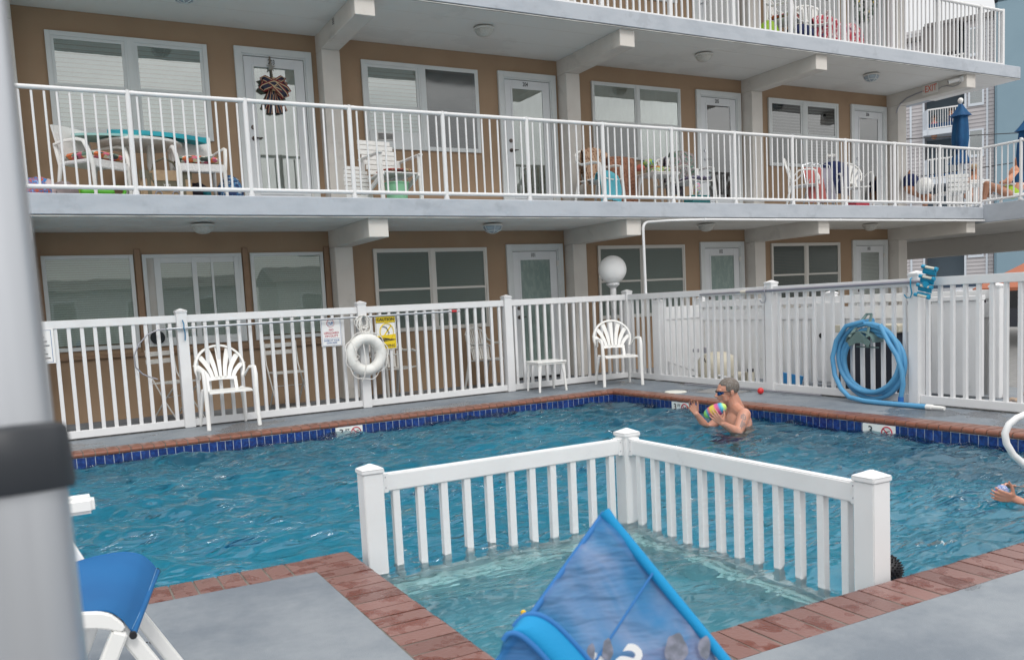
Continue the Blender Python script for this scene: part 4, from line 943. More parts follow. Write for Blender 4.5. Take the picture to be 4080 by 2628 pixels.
cushion('seat_cushion', 'flowered cushion on the left woven armchair', A1+V((.03, -.03, .475)), R(42), 'floral', .25, .24, .06); cushion('seat_cushion', 'flowered cushion on the right woven armchair', A2+V((0, -.05, .475)), R(4), 'floral', .25, .24, .06)
TC = V((PY(560, 600, 1.05).x, 1.05, ZF))
t = thing('round_table', 'round white resin table on the second floor walkway, boards lying on it', 'table', TC)
g = G(); g.lathe((0, 0, 0), [(0, .715), (.44, .715), (.455, .705), (.452, .685), (.42, .68), (.30, .668), (0, .66)], 40); g.obj('table_top', 'resin', t, smooth=40, local=True)
for a in range(4):
    c_, s_ = math.cos(a*math.pi/2+.6), math.sin(a*math.pi/2+.6); g = G(); g.tube([V((.16*c_, .16*s_, .67)), V((.13*c_, .13*s_, .45)), V((.20*c_, .20*s_, .2)), V((.32*c_, .32*s_, 0))], [.04, .03, .026, .02], 8); g.obj('leg', 'dirty', t, smooth=60, local=True)
def board(name, label, c, az, L_, W_, m, tilt=0, th=.045):
    g = G(); g.grid(lambda u, v: (L_*(u-.5), W_*(v-.5)*(math.sin(math.pi*min(1, .08+u*.95))**.45), .02*math.cos(math.pi*(v-.5))), 24, 8, (0, 0, -th))
    q = Matrix.Translation(c) @ Matrix.Rotation(az, 4, 'Z') @ Matrix.Rotation(tilt, 4, 'Y'); g.v = [q @ p_ for p_ in g.v]
    return tag(g.obj(name, m, smooth=40), label, 'bodyboard')
board('bodyboard', 'teal bodyboard lying across the round table', TC+V((.20, -.05, .80)), R(-9), 1.05, .50, 'teal', R(3.5), .05)
board('bodyboard', 'pale aqua bodyboard under the teal board, sticking out to the left', TC+V((-.22, -.18, .735)), R(-5), .95, .46, 'aqua', R(.8), .025)
# tan tote bag
BC = V((PY(655, 700, .70).x, .70, ZF)); bgx = thing('canvas_tote', 'tan canvas tote bag with olive straps under the round table', 'bag', BC)
g = G(); g.box(-.27, -.13, 0, .27, .13, .335); g.obj('bag_body', 'tancv', bgx, bevel=.02, seg=2, local=True)
g = G(); g.box(-.275, -.137, .25, -.17, -.129, .34); g.box(.17, -.137, .25, .275, -.129, .34); g.box(-.20, -.136, 0, -.16, -.130, .25); g.box(.16, -.136, 0, .20, -.130, .25); g.prism([(-.19, -.140, .31), (-.11, -.140, .15), (.11, -.140, .15), (.19, -.140, .31)], (0, .006, 0)); g.obj('strap_panel', 'olive', bgx, bevel=.002, local=True)
g = G(); g.box(-.14, -.149, .225, .14, -.140, .34); g.obj('flap', 'tancv', bgx, bevel=.004, local=True)
g = G(); g.lathe((0, -.145, .175), [(0, 0), (.055, 0), (.055, .008), (0, .008)], 20, (0, -1, 0)); g.obj('badge', 'olive', bgx, local=True)
textm([('YETI', .036, BC+V((0, -.1535, .175)), (1, 0, 0), (0, 0, 1))], 'signw', 'lettering', bgx)
for s_ in (-1, 1):
    g = G(); g.tube([V((s_*.09+.035*math.cos(u), -.138, .075+.035*math.sin(u)*1.1)) for u in [2*math.pi*i/16 for i in range(16)]], .007, 6, True); g.obj('ring_loop', 'alud', bgx, local=True, smooth=True)
g = G(); g.tube([V((-.14, -.05, .33)), V((-.10, -.05, .44)), V((0, -.05, .49)), V((.10, -.05, .44)), V((.15, -.05, .33))], .012, 6); g.obj('handle', 'olive', bgx, smooth=True, local=True)
def lump(name, label, cat, c, rx, ry, rz_, m, seed=1, k=.12, group=None, n=22):
    """soft crumpled cloth or bag"""
    r_ = random.Random(seed); f = [(r_.uniform(3, 9), r_.uniform(3, 9), r_.uniform(0, 6)) for _ in range(5)]; g = G(); g.ell((0, 0, 0), 1, 1, 1, n, 12)
    g.v = [V((q.x*rx, q.y*ry, (q.z if q.z > -.7 else -.7)*rz_))*(1+k*sum(math.sin(a*q.x+b*q.y+c_+a*q.z) for a, b, c_ in f)/2.5)+V(c) for q in g.v]
    return tag(g.obj(name, m, smooth=True), label, cat, group)
def at2(px_, Y_, z=0): return V((PY(px_, 700, Y_).x, Y_, ZF+z))
# long lime float and toys along the wall at the far left
g = G(); g.tube([at2(20, 1.3, .16), at2(110, 1.15, .20), at2(190, 1.1, .195), at2(260, 1.05, .17), at2(310, .98, .13), at2(350, .9, .08)], .058, 12)
tag(g.obj('pool_noodle', 'lime', smooth=60), 'fat lime green foam float lying at the left end of the walkway', 'pool float')
g = G(); g.tube([at2(465, .55, .10)+V((.075*math.cos(u)*.9, 0, .05*math.sin(u))) for u in [2*math.pi*i/20 for i in range(20)]], .018, 8, True); g.cap(at2(330, .55, .09), at2(440, .55, .09), .04, .03)
tag(g.obj('float_toy', 'green', smooth=True), 'bright green toy on the floor under the left woven armchair', 'toy')
lump('toy_bag', 'blue and orange plastic toys on the floor at the far left', 'toys', at2(140, .5, .09), .16, .12, .13, pat('blue orange plastic', [(.03, .2, .5), (.5, .1, .03), (.03, .2, .5), (.3, .4, .6)], 14, 'NOISE', pos=[0, .45, .52, .6]), 4)
lump('plastic_tub', 'clear pinkish plastic tub beside the blue and orange toys', 'tub', at2(190, .5, .09), .075, .07, .12, mat('milky plastic', (.5, .40, .40), .3), 5, .03)
lump('crumpled_bag', 'grey brown crumpled bag between tub and armchair', 'bag', at2(247, .55, .08), .14, .1, .11, mat('grey brown cloth', (.24, .20, .20), .8), 8)
lump('dark_bag', 'dark bag under the right woven armchair', 'bag', at2(770, 1.2, .13), .17, .13, .17, mat('dark mauve cloth', (.06, .05, .07), .8), 9)
g = G(); g.cyl(at2(825, 1.05, 0), at2(818, 1.1, .22), .05, .045, 14); tag(g.obj('teal_bottle', 'teal', smooth=40), 'teal drink bottle under the right woven armchair', 'bottle')
lump('beach_bag', 'dark blue patterned beach bag right of the woven armchair', 'bag', at2(915, .75, .14), .14, .14, .19, 'bluepat', 11, .08)
lump('green_float', 'small green float behind the tote bag', 'toy', at2(676, 1.2, .36), .11, .08, .04, 'green', 12)
# bow on door 203
q0 = V((PY(1085, 340, WY-.07).x, WY-.07, 0)); zc = PY(1085, 340, WY-.07).z
bow = thing('star_and_bow', 'metal star with red and navy ribbon bow hanging on door 203', 'door decoration', (q0.x, q0.y, zc))
g = G(); sc0 = PY(1079, 268, WY-.055); pts = []
for i in range(10):
    a = math.pi/2+i*math.pi/5; r_ = .066 if i % 2 == 0 else .027; pts.append(sc0+V((r_*math.cos(a), 0, r_*math.sin(a))))
ctr = sc0+V((0, -.018, 0)); g.add(pts+[ctr, sc0+V((0, .008, 0))], [(i, (i+1) % 10, 10) for i in range(10)]+[((i+1) % 10, i, 11) for i in range(10)]); g.obj('star', mat('weathered tin', (.42, .40, .36), .4, metal=.5), bow)
g = G(); g.bar(PY(1073, 226, WY-.045), PY(1085, 312, WY-.045), .022, .004, (0, 1, 0)); g.obj('hanger_strap', mat('dull bronze strap', (.16, .14, .11), .5), bow)
rb = bpy.data.materials.new('star ribbon'); rb.use_nodes = True
M['ribbon'] = pat('striped star ribbon', [(.30, .02, .03), (.62, .50, .34), (.02, .02, .05), (.02, .02, .05), (.62, .50, .34), (.30, .02, .03)], 9, 'NOISE', pos=[0, .40, .44, .50, .56, .60])
M['ribr'] = mat('dark red ribbon', (.19, .014, .022), .6); M['ribn'] = mat('navy ribbon', (.02, .022, .05), .6); M['ribt'] = mat('tan ribbon edge', (.55, .43, .26), .6)
def ribbon(g3, path, w0, w1, nrm=(0, -1, 0)):
    """three-coloured band: red borders, tan edge lines, navy middle"""
    ps = [V(p) for p in path]; nn = V(nrm)
    for lo, hi, gi, dd in ((-1, -.66, 0, 0), (.66, 1, 0, 0), (-.72, -.52, 2, .0008), (.52, .72, 2, .0008), (-.55, .55, 1, .0004)):
        vs = []; k = len(ps)
        for i, p_ in enumerate(ps):
            d_ = (ps[min(k-1, i+1)]-ps[max(0, i-1)]).normalized(); s_ = d_.cross(nn).normalized(); w_ = lerp(w0, w1, i/(k-1))/2
            vs += [p_+s_*(w_*lo)+nn*dd, p_+s_*(w_*hi)+nn*dd]
        g3[gi].add(vs, [(2*i, 2*i+1, 2*i+3, 2*i+2) for i in range(k-1)])
g3 = [G(), G(), G()]
C_ = PY(1087, 338, WY-.09)
for a, ln, wd in ((150, .15, .085), (35, .16, .085), (200, .155, .095), (-20, .19, .11), (170, .12, .08), (8, .15, .09), (-42, .2, .11)):
    d_ = V((math.cos(R(a)), 0, math.sin(R(a))))
    ribbon(g3, [C_+d_*(ln*math.sin(t*math.pi)*.98)+V((0, -.045*math.cos(t*math.pi)-.02, -.01*t)) for t in [i/10 for i in range(11)]], wd, wd)
for dx, ln in ((-.13, .30), (-.055, .36), (.01, .35), (.075, .35), (.14, .33)):
    ribbon(g3, [C_+V((dx*t, .012-.01*math.sin(t*6+dx*20), -ln*t)) for t in [i/8 for i in range(9)]], .05, .062)
g3[0].obj('ribbon_bow', 'ribr', bow, smooth=True); g3[1].obj('ribbon_band', 'ribn', bow, smooth=True); g3[2].obj('ribbon_edge', 'ribt', bow, smooth=True)
g = G()
for a in (80, 165, 275, 350):
    q = C_+V((.062*math.cos(R(a)), -.035, .062*math.sin(R(a)))); g.box(q.x-.024, q.y-.012, q.z-.024, q.x+.024, q.y+.012, q.z+.024)
g.obj('tan_loop', 'ribt', bow, bevel=.006, seg=2)
g = G(); g.ell(C_+V((0, -.03, 0)), .035, .02, .035); g.obj('bow_centre', 'ribn', bow, smooth=True)
# adirondack style chair, small slatted table, bucket
AC = at2(1562, .62)
t = thing('slatted_chair', 'white slatted lawn chair with red patterned cushion below the second window', 'chair', AC, R(8))
g = G()
for j in range(6): g.box(-.235, -.22+j*.075, .36+.0-j*.006, .235, -.155+j*.075, .38-j*.006)
g.obj('seat', 'resin', t, bevel=.004, local=True)
g = G()
for j in range(7):
    z_ = .40+j*.068; hw = .21+.01*j-.0045*max(0, j-4)**2*2; g.box(-hw, .22+.035*j, z_, hw, .24+.035*j, z_+.058)
g.obj('backrest', 'resin', t, bevel=.005, local=True)
for s_ in (-1, 1):
    g = G(); g.bar((s_*.285, .30, .585), (s_*.285, -.26, .60), .06, .022); g.obj('arm', 'resin', t, bevel=.006, local=True)
    g = G(); g.bar((s_*.275, -.22, .59), (s_*.275, -.24, 0), .05, .028, (0, 1, 0)); g.obj('leg', 'resin', t, bevel=.004, local=True)
    g = G(); g.bar((s_*.255, .27, .60), (s_*.255, .34, 0), .05, .028, (0, 1, 0)); g.obj('leg', 'resin', t, bevel=.004, local=True)
    g = G(); g.bar((s_*.25, .30, .12), (s_*.25, -.24, .36), .025, .06); g.obj('side_frame', 'resin', t, bevel=.004, local=True)
cushion('seat_cushion', 'red and cream patterned cushion on the white slatted chair', AC+V((.02, -.05, .405)), R(8), 'redpat', .21, .19, .028)
g = G(); t = thing('slatted_side_table', 'white rounded slatted table leaning beside the slatted chair', 'table', at2(1432, .75), R(10))
for j in range(9): hw = .19*math.sqrt(max(.05, 1-((j-1)/8.6)**4 if j > 4 else 1)); g.box(-hw, .0+.012*j, .04+j*.052, hw, .016+.012*j, .083+j*.052)
g.obj('table_top', 'resin', t, bevel=.004, local=True)
for s_ in (-1, 1): g = G(); g.bar((s_*.13, .03, 0), (s_*.13, .14, .48), .02, .03); g.obj('leg', 'dirty', t, local=True)
g = G(); bk_ = at2(1578, .55); g.lathe(bk_, [(0, .0), (.125, 0), (.15, .25), (.162, .25), (.162, .262), (.14, .262), (.12, .02), (0, .02)], 24); bu = tag(g.obj('bucket', 'mint', smooth=40), 'mint green bucket under the white slatted chair', 'bucket')
g = G(); g.tube(arc(bk_+V((0, 0, .255)), .155, 0, math.pi, 14, (1, 0, 0), (0, -.9, .35)), .005, 6); g.obj('handle', 'alu', bu, smooth=True)
# draped towels
def drape(name, label, cat, top, wd, front, back, az, m, sag=.02, seed=1, thk=.008, wav=.018):
    """cloth hanging over a line at 'top' (centre), front and back lengths"""
    r_ = random.Random(seed); a1, a2 = r_.uniform(9, 14), r_.uniform(0, 6); L_ = front+back
    ex = V((math.cos(az), math.sin(az), 0)); ey = V((-math.sin(az), math.cos(az), 0))
    def f(u, v):
        s_ = v*L_; x = (u-.5)*wd
        if s_ < front: y = -.035-(front-s_)*.05; z_ = -(front-s_)
        else: y = .035+(s_-front)*.05; z_ = -(s_-front)
        if abs(s_-front) < .06: k_ = (s_-front)/.06; y = .035*k_; z_ = -.06*abs(k_)**2
        dn = min(1, abs(s_-front)/.2); y += wav*dn*math.sin(a1*u*2+a2+v*2); z_ -= sag*4*(u-.5)**2
        return top+ex*(x+.01*math.sin(v*9+a2))+ey*y+V((0, 0, z_))
    g = G(); g.grid(f, 26, 26, ey*thk); return tag(g.obj(name, m, smooth=60), label, cat)
s1 = stack_chair('white resin chair hidden under a leopard towel, third window', at2(2385, .80), R(20), 'white resin chairs on the second floor', 'resin')
drape('leopard_towel', 'leopard print towel with turquoise border draped over a chair', 'towel', at2(2385, .84, .90)+V((.02, .10, 0)), .66, .52, .5, R(20), 'leo', .06, 3)
drape('turquoise_towel', 'turquoise towel hanging below the leopard print towel', 'towel', at2(2420, .60, .52), .48, .42, .1, R(18), 'turq', .05, 5)
drape('brown_towel', 'brown animal print blanket hanging right of the leopard towel', 'towel', at2(2478, .95, .80), .52, .74, .5, R(4), 'leo2', .02, 8)
ts = side_table('small_table', 'small white table with bright towels under the third window', at2(2622, .72), 0, .52, .25, .22)
lump('folded_towels', 'pile of green and white tropical towels on the small table', 'towels', at2(2630, .70, .555), .22, .18, .055, 'bright', 21)
lump('rolled_towel', 'rolled lime and blue towel on top of the towel pile', 'towel', at2(2588, .70, .66), .10, .12, .065, pat('lime stripe towel', [(.35, .5, .05), (.05, .2, .4), (.5, .6, .1), (.6, .3, .4)], 10, 'NOISE', pos=[0, .45, .52, .58]), 22, .04)
lump('orange_cloth', 'orange cloth behind the rolled towel on the small table', 'cloth', at2(2622, .85, .625), .10, .08, .03, mat('orange cloth', (.55, .22, .03), .8), 23)
lump('red_ball_towel', 'salmon coloured cloth at the left end of the small table', 'cloth', at2(2552, .66, .58), .06, .08, .05, mat('salmon cloth', (.5, .14, .10), .8), 24)
s3 = stack_chair('white resin chair with camouflage towel left of door 205', at2(2752, .72), R(6), 'white resin chairs on the second floor', 'resin')
drape('camouflage_towel', 'green and mauve patterned towel over the chair left of door 205', 'towel', at2(2755, .72, .92)+V((0, .22, 0)), .52, .46, .4, R(6), 'camo', .04, 9)
drape('striped_towel', 'dark mauve towel over the chair back, left of the camouflage towel', 'towel', at2(2700, .88, .86)+V((0, .1, 0)), .34, .62, .4, R(-6), pat('mauve print', [(.09, .08, .11), (.30, .24, .28), (.08, .12, .12)], 12, 'NOISE', pos=[0, .48, .56]), .04, 10)
cushion('seat_cushion', 'mauve and white cushion on the chair left of door 205', at2(2762, .68, .445)+V((0, -.04, 0)), R(6), pat('mauve white print', [(.12, .11, .2), (.6, .6, .65), (.25, .2, .3)], 30, 'CELL'), .22, .2, .04)
s4 = dup(s3, at2(2690, .95), R(-10), 'white resin chair half hidden behind the small table')
g = G(); cb = at2(2776, .42)
g.box(cb.x-.17, cb.y-.1, ZF, cb.x+.17, cb.y+.12, ZF+.16); crt = tag(g.obj('teal_basket', mat('dark teal plastic', (.02, .16, .17), .5), bevel=.01), 'teal plastic basket under the chair left of door 205', 'basket')
g = G()
for i in range(12):
    for j in range(3): x = cb.x-.155+i*.028; g.box(x, cb.y-.1015, ZF+.03+j*.045, x+.014, cb.y-.1, ZF+.055+j*.045)
g.obj('basket_hole', 'dark', crt)
lump('soap_bottle', 'pale multicoloured beach toy inside the teal basket', 'toy', at2(2777, .45, .27), .05, .05, .10, pat('pale toy', [(.6, .6, .3), (.3, .5, .6), (.6, .3, .4)], 9, 'NOISE', pos=[0, .48, .55]), 31, .03)
f5 = dup(fc, at2(3195, .72), R(38), 'white fan back chair under the right window of the second floor'); f5['group'] = 'white fan back chairs on the second floor'
f6 = dup(fc, at2(3392, .78), R(-28), 'white fan back chair with a navy towel left of door 206'); f6['group'] = 'white fan back chairs on the second floor'
drape('navy_towel', 'navy towel with white mark draped over the chair left of door 206', 'towel', at2(3335, .80, .86)+V((.0, .05, 0)), .46, .56, .3, R(-20), 'navy', .05, 14)
lump('folded_cloth', 'white cloth on top of the navy towel', 'cloth', at2(3312, .68, .90), .11, .08, .035, 'resin', 33)
# two folded backpack beach chairs
for i, (p_, ml, lb) in enumerate(((3262, mat('faded red sling', (.42, .12, .11), .8), 'folded beach chair with faded red sling between the two fan back chairs'), (3300, mat('grey sling', (.26, .25, .30), .8), 'folded beach chair with grey and pink sling beside the red one'))):
    c0 = at2(p_, .60); t = thing('folded_beach_chair', lb, 'beach chair', c0, R(-12), 'folded beach chairs')
    g = G(); g.grid(lambda u, v: (lerp(-.17, .17, u), .02+.16*v-.02*math.sin(math.pi*v), lerp(.12, .72, v)), 6, 8, (0, .008, 0)); g.obj('sling', ml, t, smooth=60, local=True)
    for s_ in (-1, 1):
        g = G(); g.tube([V((s_*.18, 0, .0)), V((s_*.18, .10, .40)), V((s_*.17, .20, .76)), V((0, .22, .80))], .011, 6); g.obj('frame_tube', 'alu', t, smooth=60, local=True)
        g = G(); g.tube([V((s_*.19, .20, 0)), V((s_*.19, .02, .45)), V((s_*.19, -.02, .50))], .011, 6); g.obj('leg', 'alu', t, smooth=60, local=True)
g = G(); rb_ = at2(3420, .40); g.box(rb_.x-.16, rb_.y-.09, ZF, rb_.x+.16, rb_.y+.1, ZF+.115); rbo = tag(g.obj('red_box', mat('red carton', (.45, .03, .05), .5), bevel=.004), 'flat red and white carton on the floor by door 206', 'box')
g = G(); g.box(rb_.x-.155, rb_.y-.085, ZF+.1155, rb_.x+.155, rb_.y+.095, ZF+.125); g.obj('box_lid', 'signw', rbo)
# ---- third floor, only the lower edge in view
def at3(px_, Y_, z=0): return V((PY(px_, 100, Y_).x, Y_, Z2+H+z))
lump('green_beach_ball', 'lime green beach ball behind the third floor railing', 'ball', at3(3060, .6, .17), .17, .17, .22, 'lime', 41, .01)
t = stack_chair('white resin chair behind the third floor railing under the window', at3(3125, .6), R(25), 'white chairs on the third floor', 'resin')
cushion('floral_cushion', 'cream flowered cushion on the third floor chair', at3(3130, .55, .46), R(25), 'floral')
t2 = dup(t, at3(3225, .7), R(-30), 'white resin chair with red towels behind the third floor railing')
drape('red_towel', 'red and white towel over the third floor chair', 'towel', at3(3290, .55, .60), .6, .5, .3, R(-5), 'redtow', .08, 44)
drape('red_flag_towel', 'red towel with navy corner beside door 306', 'towel', at3(3395, .50, .52), .5, .46, .3, R(6), 'redtow', .1, 46)
lump('navy_cloth', 'navy cloth bundle between the third floor chairs', 'cloth', at3(3190, .5, .22), .28, .15, .14, 'navy', 47)
wr = PY(3444, 20, WY-.09)
t = thing('door_wreath', 'leafy wreath with white and yellow flowers on door 306', 'wreath', wr)
g = G(); r_ = random.Random(5)
for i in range(420):
    a = r_.uniform(0, 6.283); rr_ = .23+r_.gauss(0, .045); c_ = wr+V((rr_*math.cos(a), -r_.uniform(0, .05), rr_*1.05*math.sin(a))); d_ = V((r_.gauss(0, 1), r_.gauss(0, .4), r_.gauss(0, 1))).normalized(); e_ = d_.cross(V((0, 1, .2))).normalized()
    g.add([c_-d_*.03, c_+e_*.011, c_+d_*.03, c_-e_*.011], [(0, 1, 2, 3)])
g.obj('leaves', mat('wreath leaves', (.07, .12, .08), .7), t)
g = G(); g2 = G()
for i in range(34):
    a = r_.uniform(0, 6.283); rr_ = .23+r_.gauss(0, .05); c_ = wr+V((rr_*math.cos(a), -.055, rr_*1.05*math.sin(a))); (g if i % 3 else g2).ell(c_, .022, .012, .022, 8, 5)
g.obj('flowers', 'signw', t); g2.obj('yellow_flowers', 'yel', t)
# ================================================================ HOSE, VACUUM, POLE ON THE RIGHT FENCE
nR = V((-1, 0, 0))
def RP(s, z, d=0): return C3+RD*s+nR*d+V((0, 0, z))
M['hose'] = mat('pale blue vacuum hose', (.10, .33, .56), .45, noise=(4, (.08, .28, .50), .4, .7), bump=(260, .4, .003))
ho = thing('vacuum_hose', 'thick coiled light blue pool hose hanging on its fence bracket', 'hose', RP(4.36, 0, .1))
g = G(); P_ = []
loops = [(4.345, .405, .425, .425, .060), (4.35, .385, .345, .40, .105), (4.37, .345, .30, .385, .085), (4.335, .375, .36, .41, .13)]
tot = 4
for i in range(tot*40+1):
    t = i/40; k = min(int(t), tot-1); f = t-k if k < tot else 1
    a0 = loops[k]; a1 = loops[min(k+1, tot-1)]
    s_ = lerp(a0[0], a1[0], f); rs = lerp(a0[1], a1[1], f); rz_ = lerp(a0[2], a1[2], f); zc = lerp(a0[3], a1[3], f); d_ = lerp(a0[4], a1[4], f)
    a = math.pi/2+2*math.pi*t; P_.append(RP(s_+rs*math.cos(a), zc+.015*k+rz_*math.sin(a)*(1.0 if math.sin(a) < 0 else .93), d_))
g.tube(P_, .0245, 12)
g.obj('hose_coil', 'hose', ho, smooth=True)
g = G(); g.tube([RP(4.30, .815, .14), RP(4.10, .77, .17), RP(3.98, .62, .18), RP(3.925, .44, .18), RP(3.96, .26, .19), RP(4.06, .12, .21), RP(4.20, .045, .25), RP(4.40, .024, .27), RP(4.62, .023, .28), RP(4.86, .0225, .27), RP(5.10, .0225, .265)], .0245, 12); g.obj('hose_tail', 'hose', ho, smooth=True)
g = G(); g.tube([RP(4.50, .78, .15), RP(4.60, .62, .16), RP(4.70, .48, .16), RP(4.745, .34, .15), RP(4.745, .20, .13), RP(4.71, .07, .12)], .0245, 12); g.obj('hose_end', 'hose', ho, smooth=True)
g = G(); g.cyl(RP(4.712, .075, .12), RP(4.708, -.0, .12), .026, .029, 14); g.obj('blue_cuff', mat('blue rubber cuff', (.02, .14, .45), .4), ho, smooth=40)
g = G(); g.cyl(RP(5.10, .0225, .265), RP(5.16, .0225, .265), .027, .027, 14); g.cyl(RP(5.16, .0225, .265), RP(5.28, .0225, .26), .022, .018, 12); g.obj('white_cuff', 'resin', ho, smooth=40)
M['hang'] = mat('grey green plastic', (.13, .20, .19), .5)
hb = thing('hose_bracket', 'grey green plastic hose hanger hooked on the fence', 'hose hanger', RP(4.30, .7, .05))
g = G(); 
for s_ in (-1, 1): g.bar(RP(4.285+s_*.03, .88, .05), RP(4.285+s_*.11, .66, .215), .032, .012, (1, 0, 0))
g.bar(RP(4.25, .885, .05), RP(4.32, .885, .05), .02, .02); g.bar(RP(4.24, .79, .055), RP(4.33, .79, .055), .012, .012)
g.obj('bracket_arm', 'hang', hb, bevel=.002)
g = G(); g.grid(lambda u, v: RP(4.285+.165*math.cos(math.pi*(1-u)), .615+.105*math.sin(math.pi*u), .035+.17*v), 16, 3, (0, 0, -.01)); g.obj('saddle', 'hang', hb, smooth=50)
g = G(); g.prism([RP(4.14, .615, .20), RP(4.285, .725, .21), RP(4.43, .615, .20), RP(4.40, .56, .20), RP(4.33, .60, .20), RP(4.25, .60, .20), RP(4.17, .56, .20)], (-.008, 0, 0)); g.bar(RP(4.17, .555, .1), RP(4.44, .55, .1), .02, .012); g.obj('front_plate', 'hang', hb)
# vacuum pole and head
p0, p1 = RP(1.687, 1.168, .055), RP(4.90, 1.188, .062); pm_ = lerp(p0, p1, .17)
vp = thing('vacuum_pole', 'long grey telescopic pole with blue vacuum head resting along the right fence rail', 'pole', p0)
g = G(); g.cyl(p0, lerp(p0, p1, .40), .0125, n=12); g.obj('inner_pole', M['alud'], vp, smooth=40)
g = G(); g.cyl(lerp(p0, p1, .26), p1, .0155, n=12); g.obj('outer_pole', mat('mauve grey pole', (.27, .27, .32), .4, metal=.3), vp, smooth=40)
g = G(); g.cyl(lerp(p0, p1, .235), lerp(p0, p1, .262), .021, n=12); g.obj('collar', mat('cream collar', (.6, .57, .5), .5), vp, smooth=40)
M['vac'] = mat('blue vacuum plastic', (.01, .25, .42), .4)
g = G(); vc = RP(5.0, 1.17, .11)
def VP(a, b, d=0): return vc+RD*(a*.92+b*.30)+V((0, 0, b*.95-a*.22))+nR*d
for b0, b1 in ((.08, .135), (-.005, .065), (-.085, -.015), (-.14, -.095)):
    g.grid(lambda u, v, b0=b0, b1=b1: VP(lerp(-.075, .075, u), lerp(b0, b1, v), .01+.012*math.cos(math.pi*(v-.5))), 4, 5, (.012, 0, 0))
g.cyl(VP(-.05, -.01, -.02), VP(.03, -.01, .05), .026, .030, 12)
g.obj('vacuum_head', 'vac', vp, smooth=40)
for b in (.148, .055, -.03, -.125):
    g = G(); g.cyl(VP(-.045, b, .03), VP(.06, b, .03), .013, n=10); g.obj('roller', mat('cream roller', (.6, .58, .5), .5) if 'cream roller' not in bpy.data.materials else bpy.data.materials['cream roller'], vp, smooth=40)
    for a0_, a1_ in ((-.085, -.047), (.062, .088)): g = G(); g.cyl(VP(a0_, b, .03), VP(a1_, b, .03), .018, n=10); g.obj('roller_cap', 'vac', vp, smooth=40)
for s_, mm in ((2.86, 'alud'), (4.80, 'vac')):
    g = G(); g.tube([RP(s_, 1.23, .064), RP(s_, 1.215, .085), RP(s_, 1.16, .088), RP(s_+.005, 1.08, .075), RP(s_-.01, 1.04, .075), RP(s_-.035, 1.04, .10), RP(s_-.045, 1.07, .12)], .006, 6)
    tag(g.obj('pole_hook', mm, smooth=True), ('grey' if s_ < 4 else 'blue')+' hook on the fence post holding the vacuum pole', 'hook')
# lid, flat grey patch, red ball
g = G(); lc_ = V((6.675, -1.515, -.001)); g.lathe(lc_, [(0, .012), (.118, .012), (.13, .006), (.132, 0)], 32); g.v = [lc_+V(((q-lc_).x*.95, (q-lc_).y*1.12, (q-lc_).z)) for q in g.v]
tag(g.obj('skimmer_lid', mat('cream skimmer lid', (.68, .68, .62), .5, noise=(8, (.55, .54, .47), .5, .8)), smooth=40), 'round cream skimmer lid set in the deck by the pool corner', 'lid')
g = G(); g.add([(6.80, -1.72, .001), (7.22, -1.55, .001), (7.30, -2.15, .001), (6.88, -2.28, .001)], [(0, 1, 2, 3)]); tag(g.obj('grey_patch', mat('gritty grey patch', (.21, .21, .21), .9, bump=(200, .8, .004), noise=(60, (.27, .27, .27), .4, .6))), kind='structure')  # gritty neutral grey quad lying flat on the deck
bl_ = V((7.13, -2.475, .036)); g = G(); g.ell(bl_, .037, n=20, m=12); ba = tag(g.obj('red_ball', mat('red plastic ball', (.60, .03, .03), .35), smooth=True), 'small red ball at the foot of the right fence', 'ball')
g = G(); g.cyl((7.25, -1.0, .02), (7.30, -3.2, .02), .012, n=8); tag(g.obj('loose_pole', 'alud', smooth=40), 'thin dark pole lying along the foot of the right fence', 'pole')
# ================================================================ EQUIPMENT YARD
def post2(x, y, h, hw=.055): return thing
pv = thing('privacy_fence', 'white vinyl privacy fence with open top behind the pool fence', 'fence', (8.27, -2, 0))
g = G(); g.box(8.255, -4.55, .02, 8.285, -.18, .80); g.obj('panel', 'vinyl', pv, bevel=.002)
g = G()
for k in range(29): y = -.25-.15*k; g.box(8.249, y-.004, .03, 8.2545, y+.004, .80)
g.obj('panel_groove', M['dirty'], pv)
g = G(); g.box(8.24, -4.55, .801, 8.30, -.18, .945); g.obj('middle_rail', 'vinyl', pv, bevel=.003)
g = G(); g.box(8.235, -4.55, .985, 8.305, -.18, 1.075); g.obj('top_rail', 'vinyl', pv, bevel=.003)
g = G()
for k in range(36): y = -.26-.12*k; g.box(8.255, y-.018, .946, 8.285, y+.018, .984)
g.obj('short_picket', 'vinyl', pv)
pm2 = post_mesh(1.13, .055)
for y in (-.18, -2.50, -4.55): link('post', pm2, pv, V((8.27, y, 0))-pv.location)
pv2 = thing('privacy_fence', 'bright white vinyl privacy panel nearest the fence corner', 'fence', (7.9, -.18, 0))
g = G(); g.box(7.56, -.195, .02, 8.21, -.165, .84); g.obj('panel', 'vinyl', pv2, bevel=.002); g = G(); g.box(7.56, -.21, .842, 8.21, -.15, 1.02); g.obj('top_rail', 'vinyl', pv2, bevel=.003)
link('post', pm2, pv2, V((7.50, -.18, 0))-pv2.location)
gt_ = thing('gate', 'white gate with dark latch in the privacy fence', 'gate', (8.2, -2.5, 0))
g = G(); g.box(8.19, -2.72, .05, 8.228, -2.30, 1.0); g.obj('gate_leaf', 'vinyl', gt_, bevel=.003); g = G(); g.lathe((8.189, -2.42, .605), [(0, .0), (.03, 0), (.03, .012), (0, .012)], 16, (-1, 0, 0)); g.cyl((8.17, -2.42, .605), (8.165, -2.50, .605), .006, n=6); g.obj('latch', 'black', gt_)
pe = thing('privacy_fence', 'tall white vinyl privacy panels right of the last fence post', 'fence', (8.29, -4.9, 0))
zt = PX(3720, 1200, 8.29).z
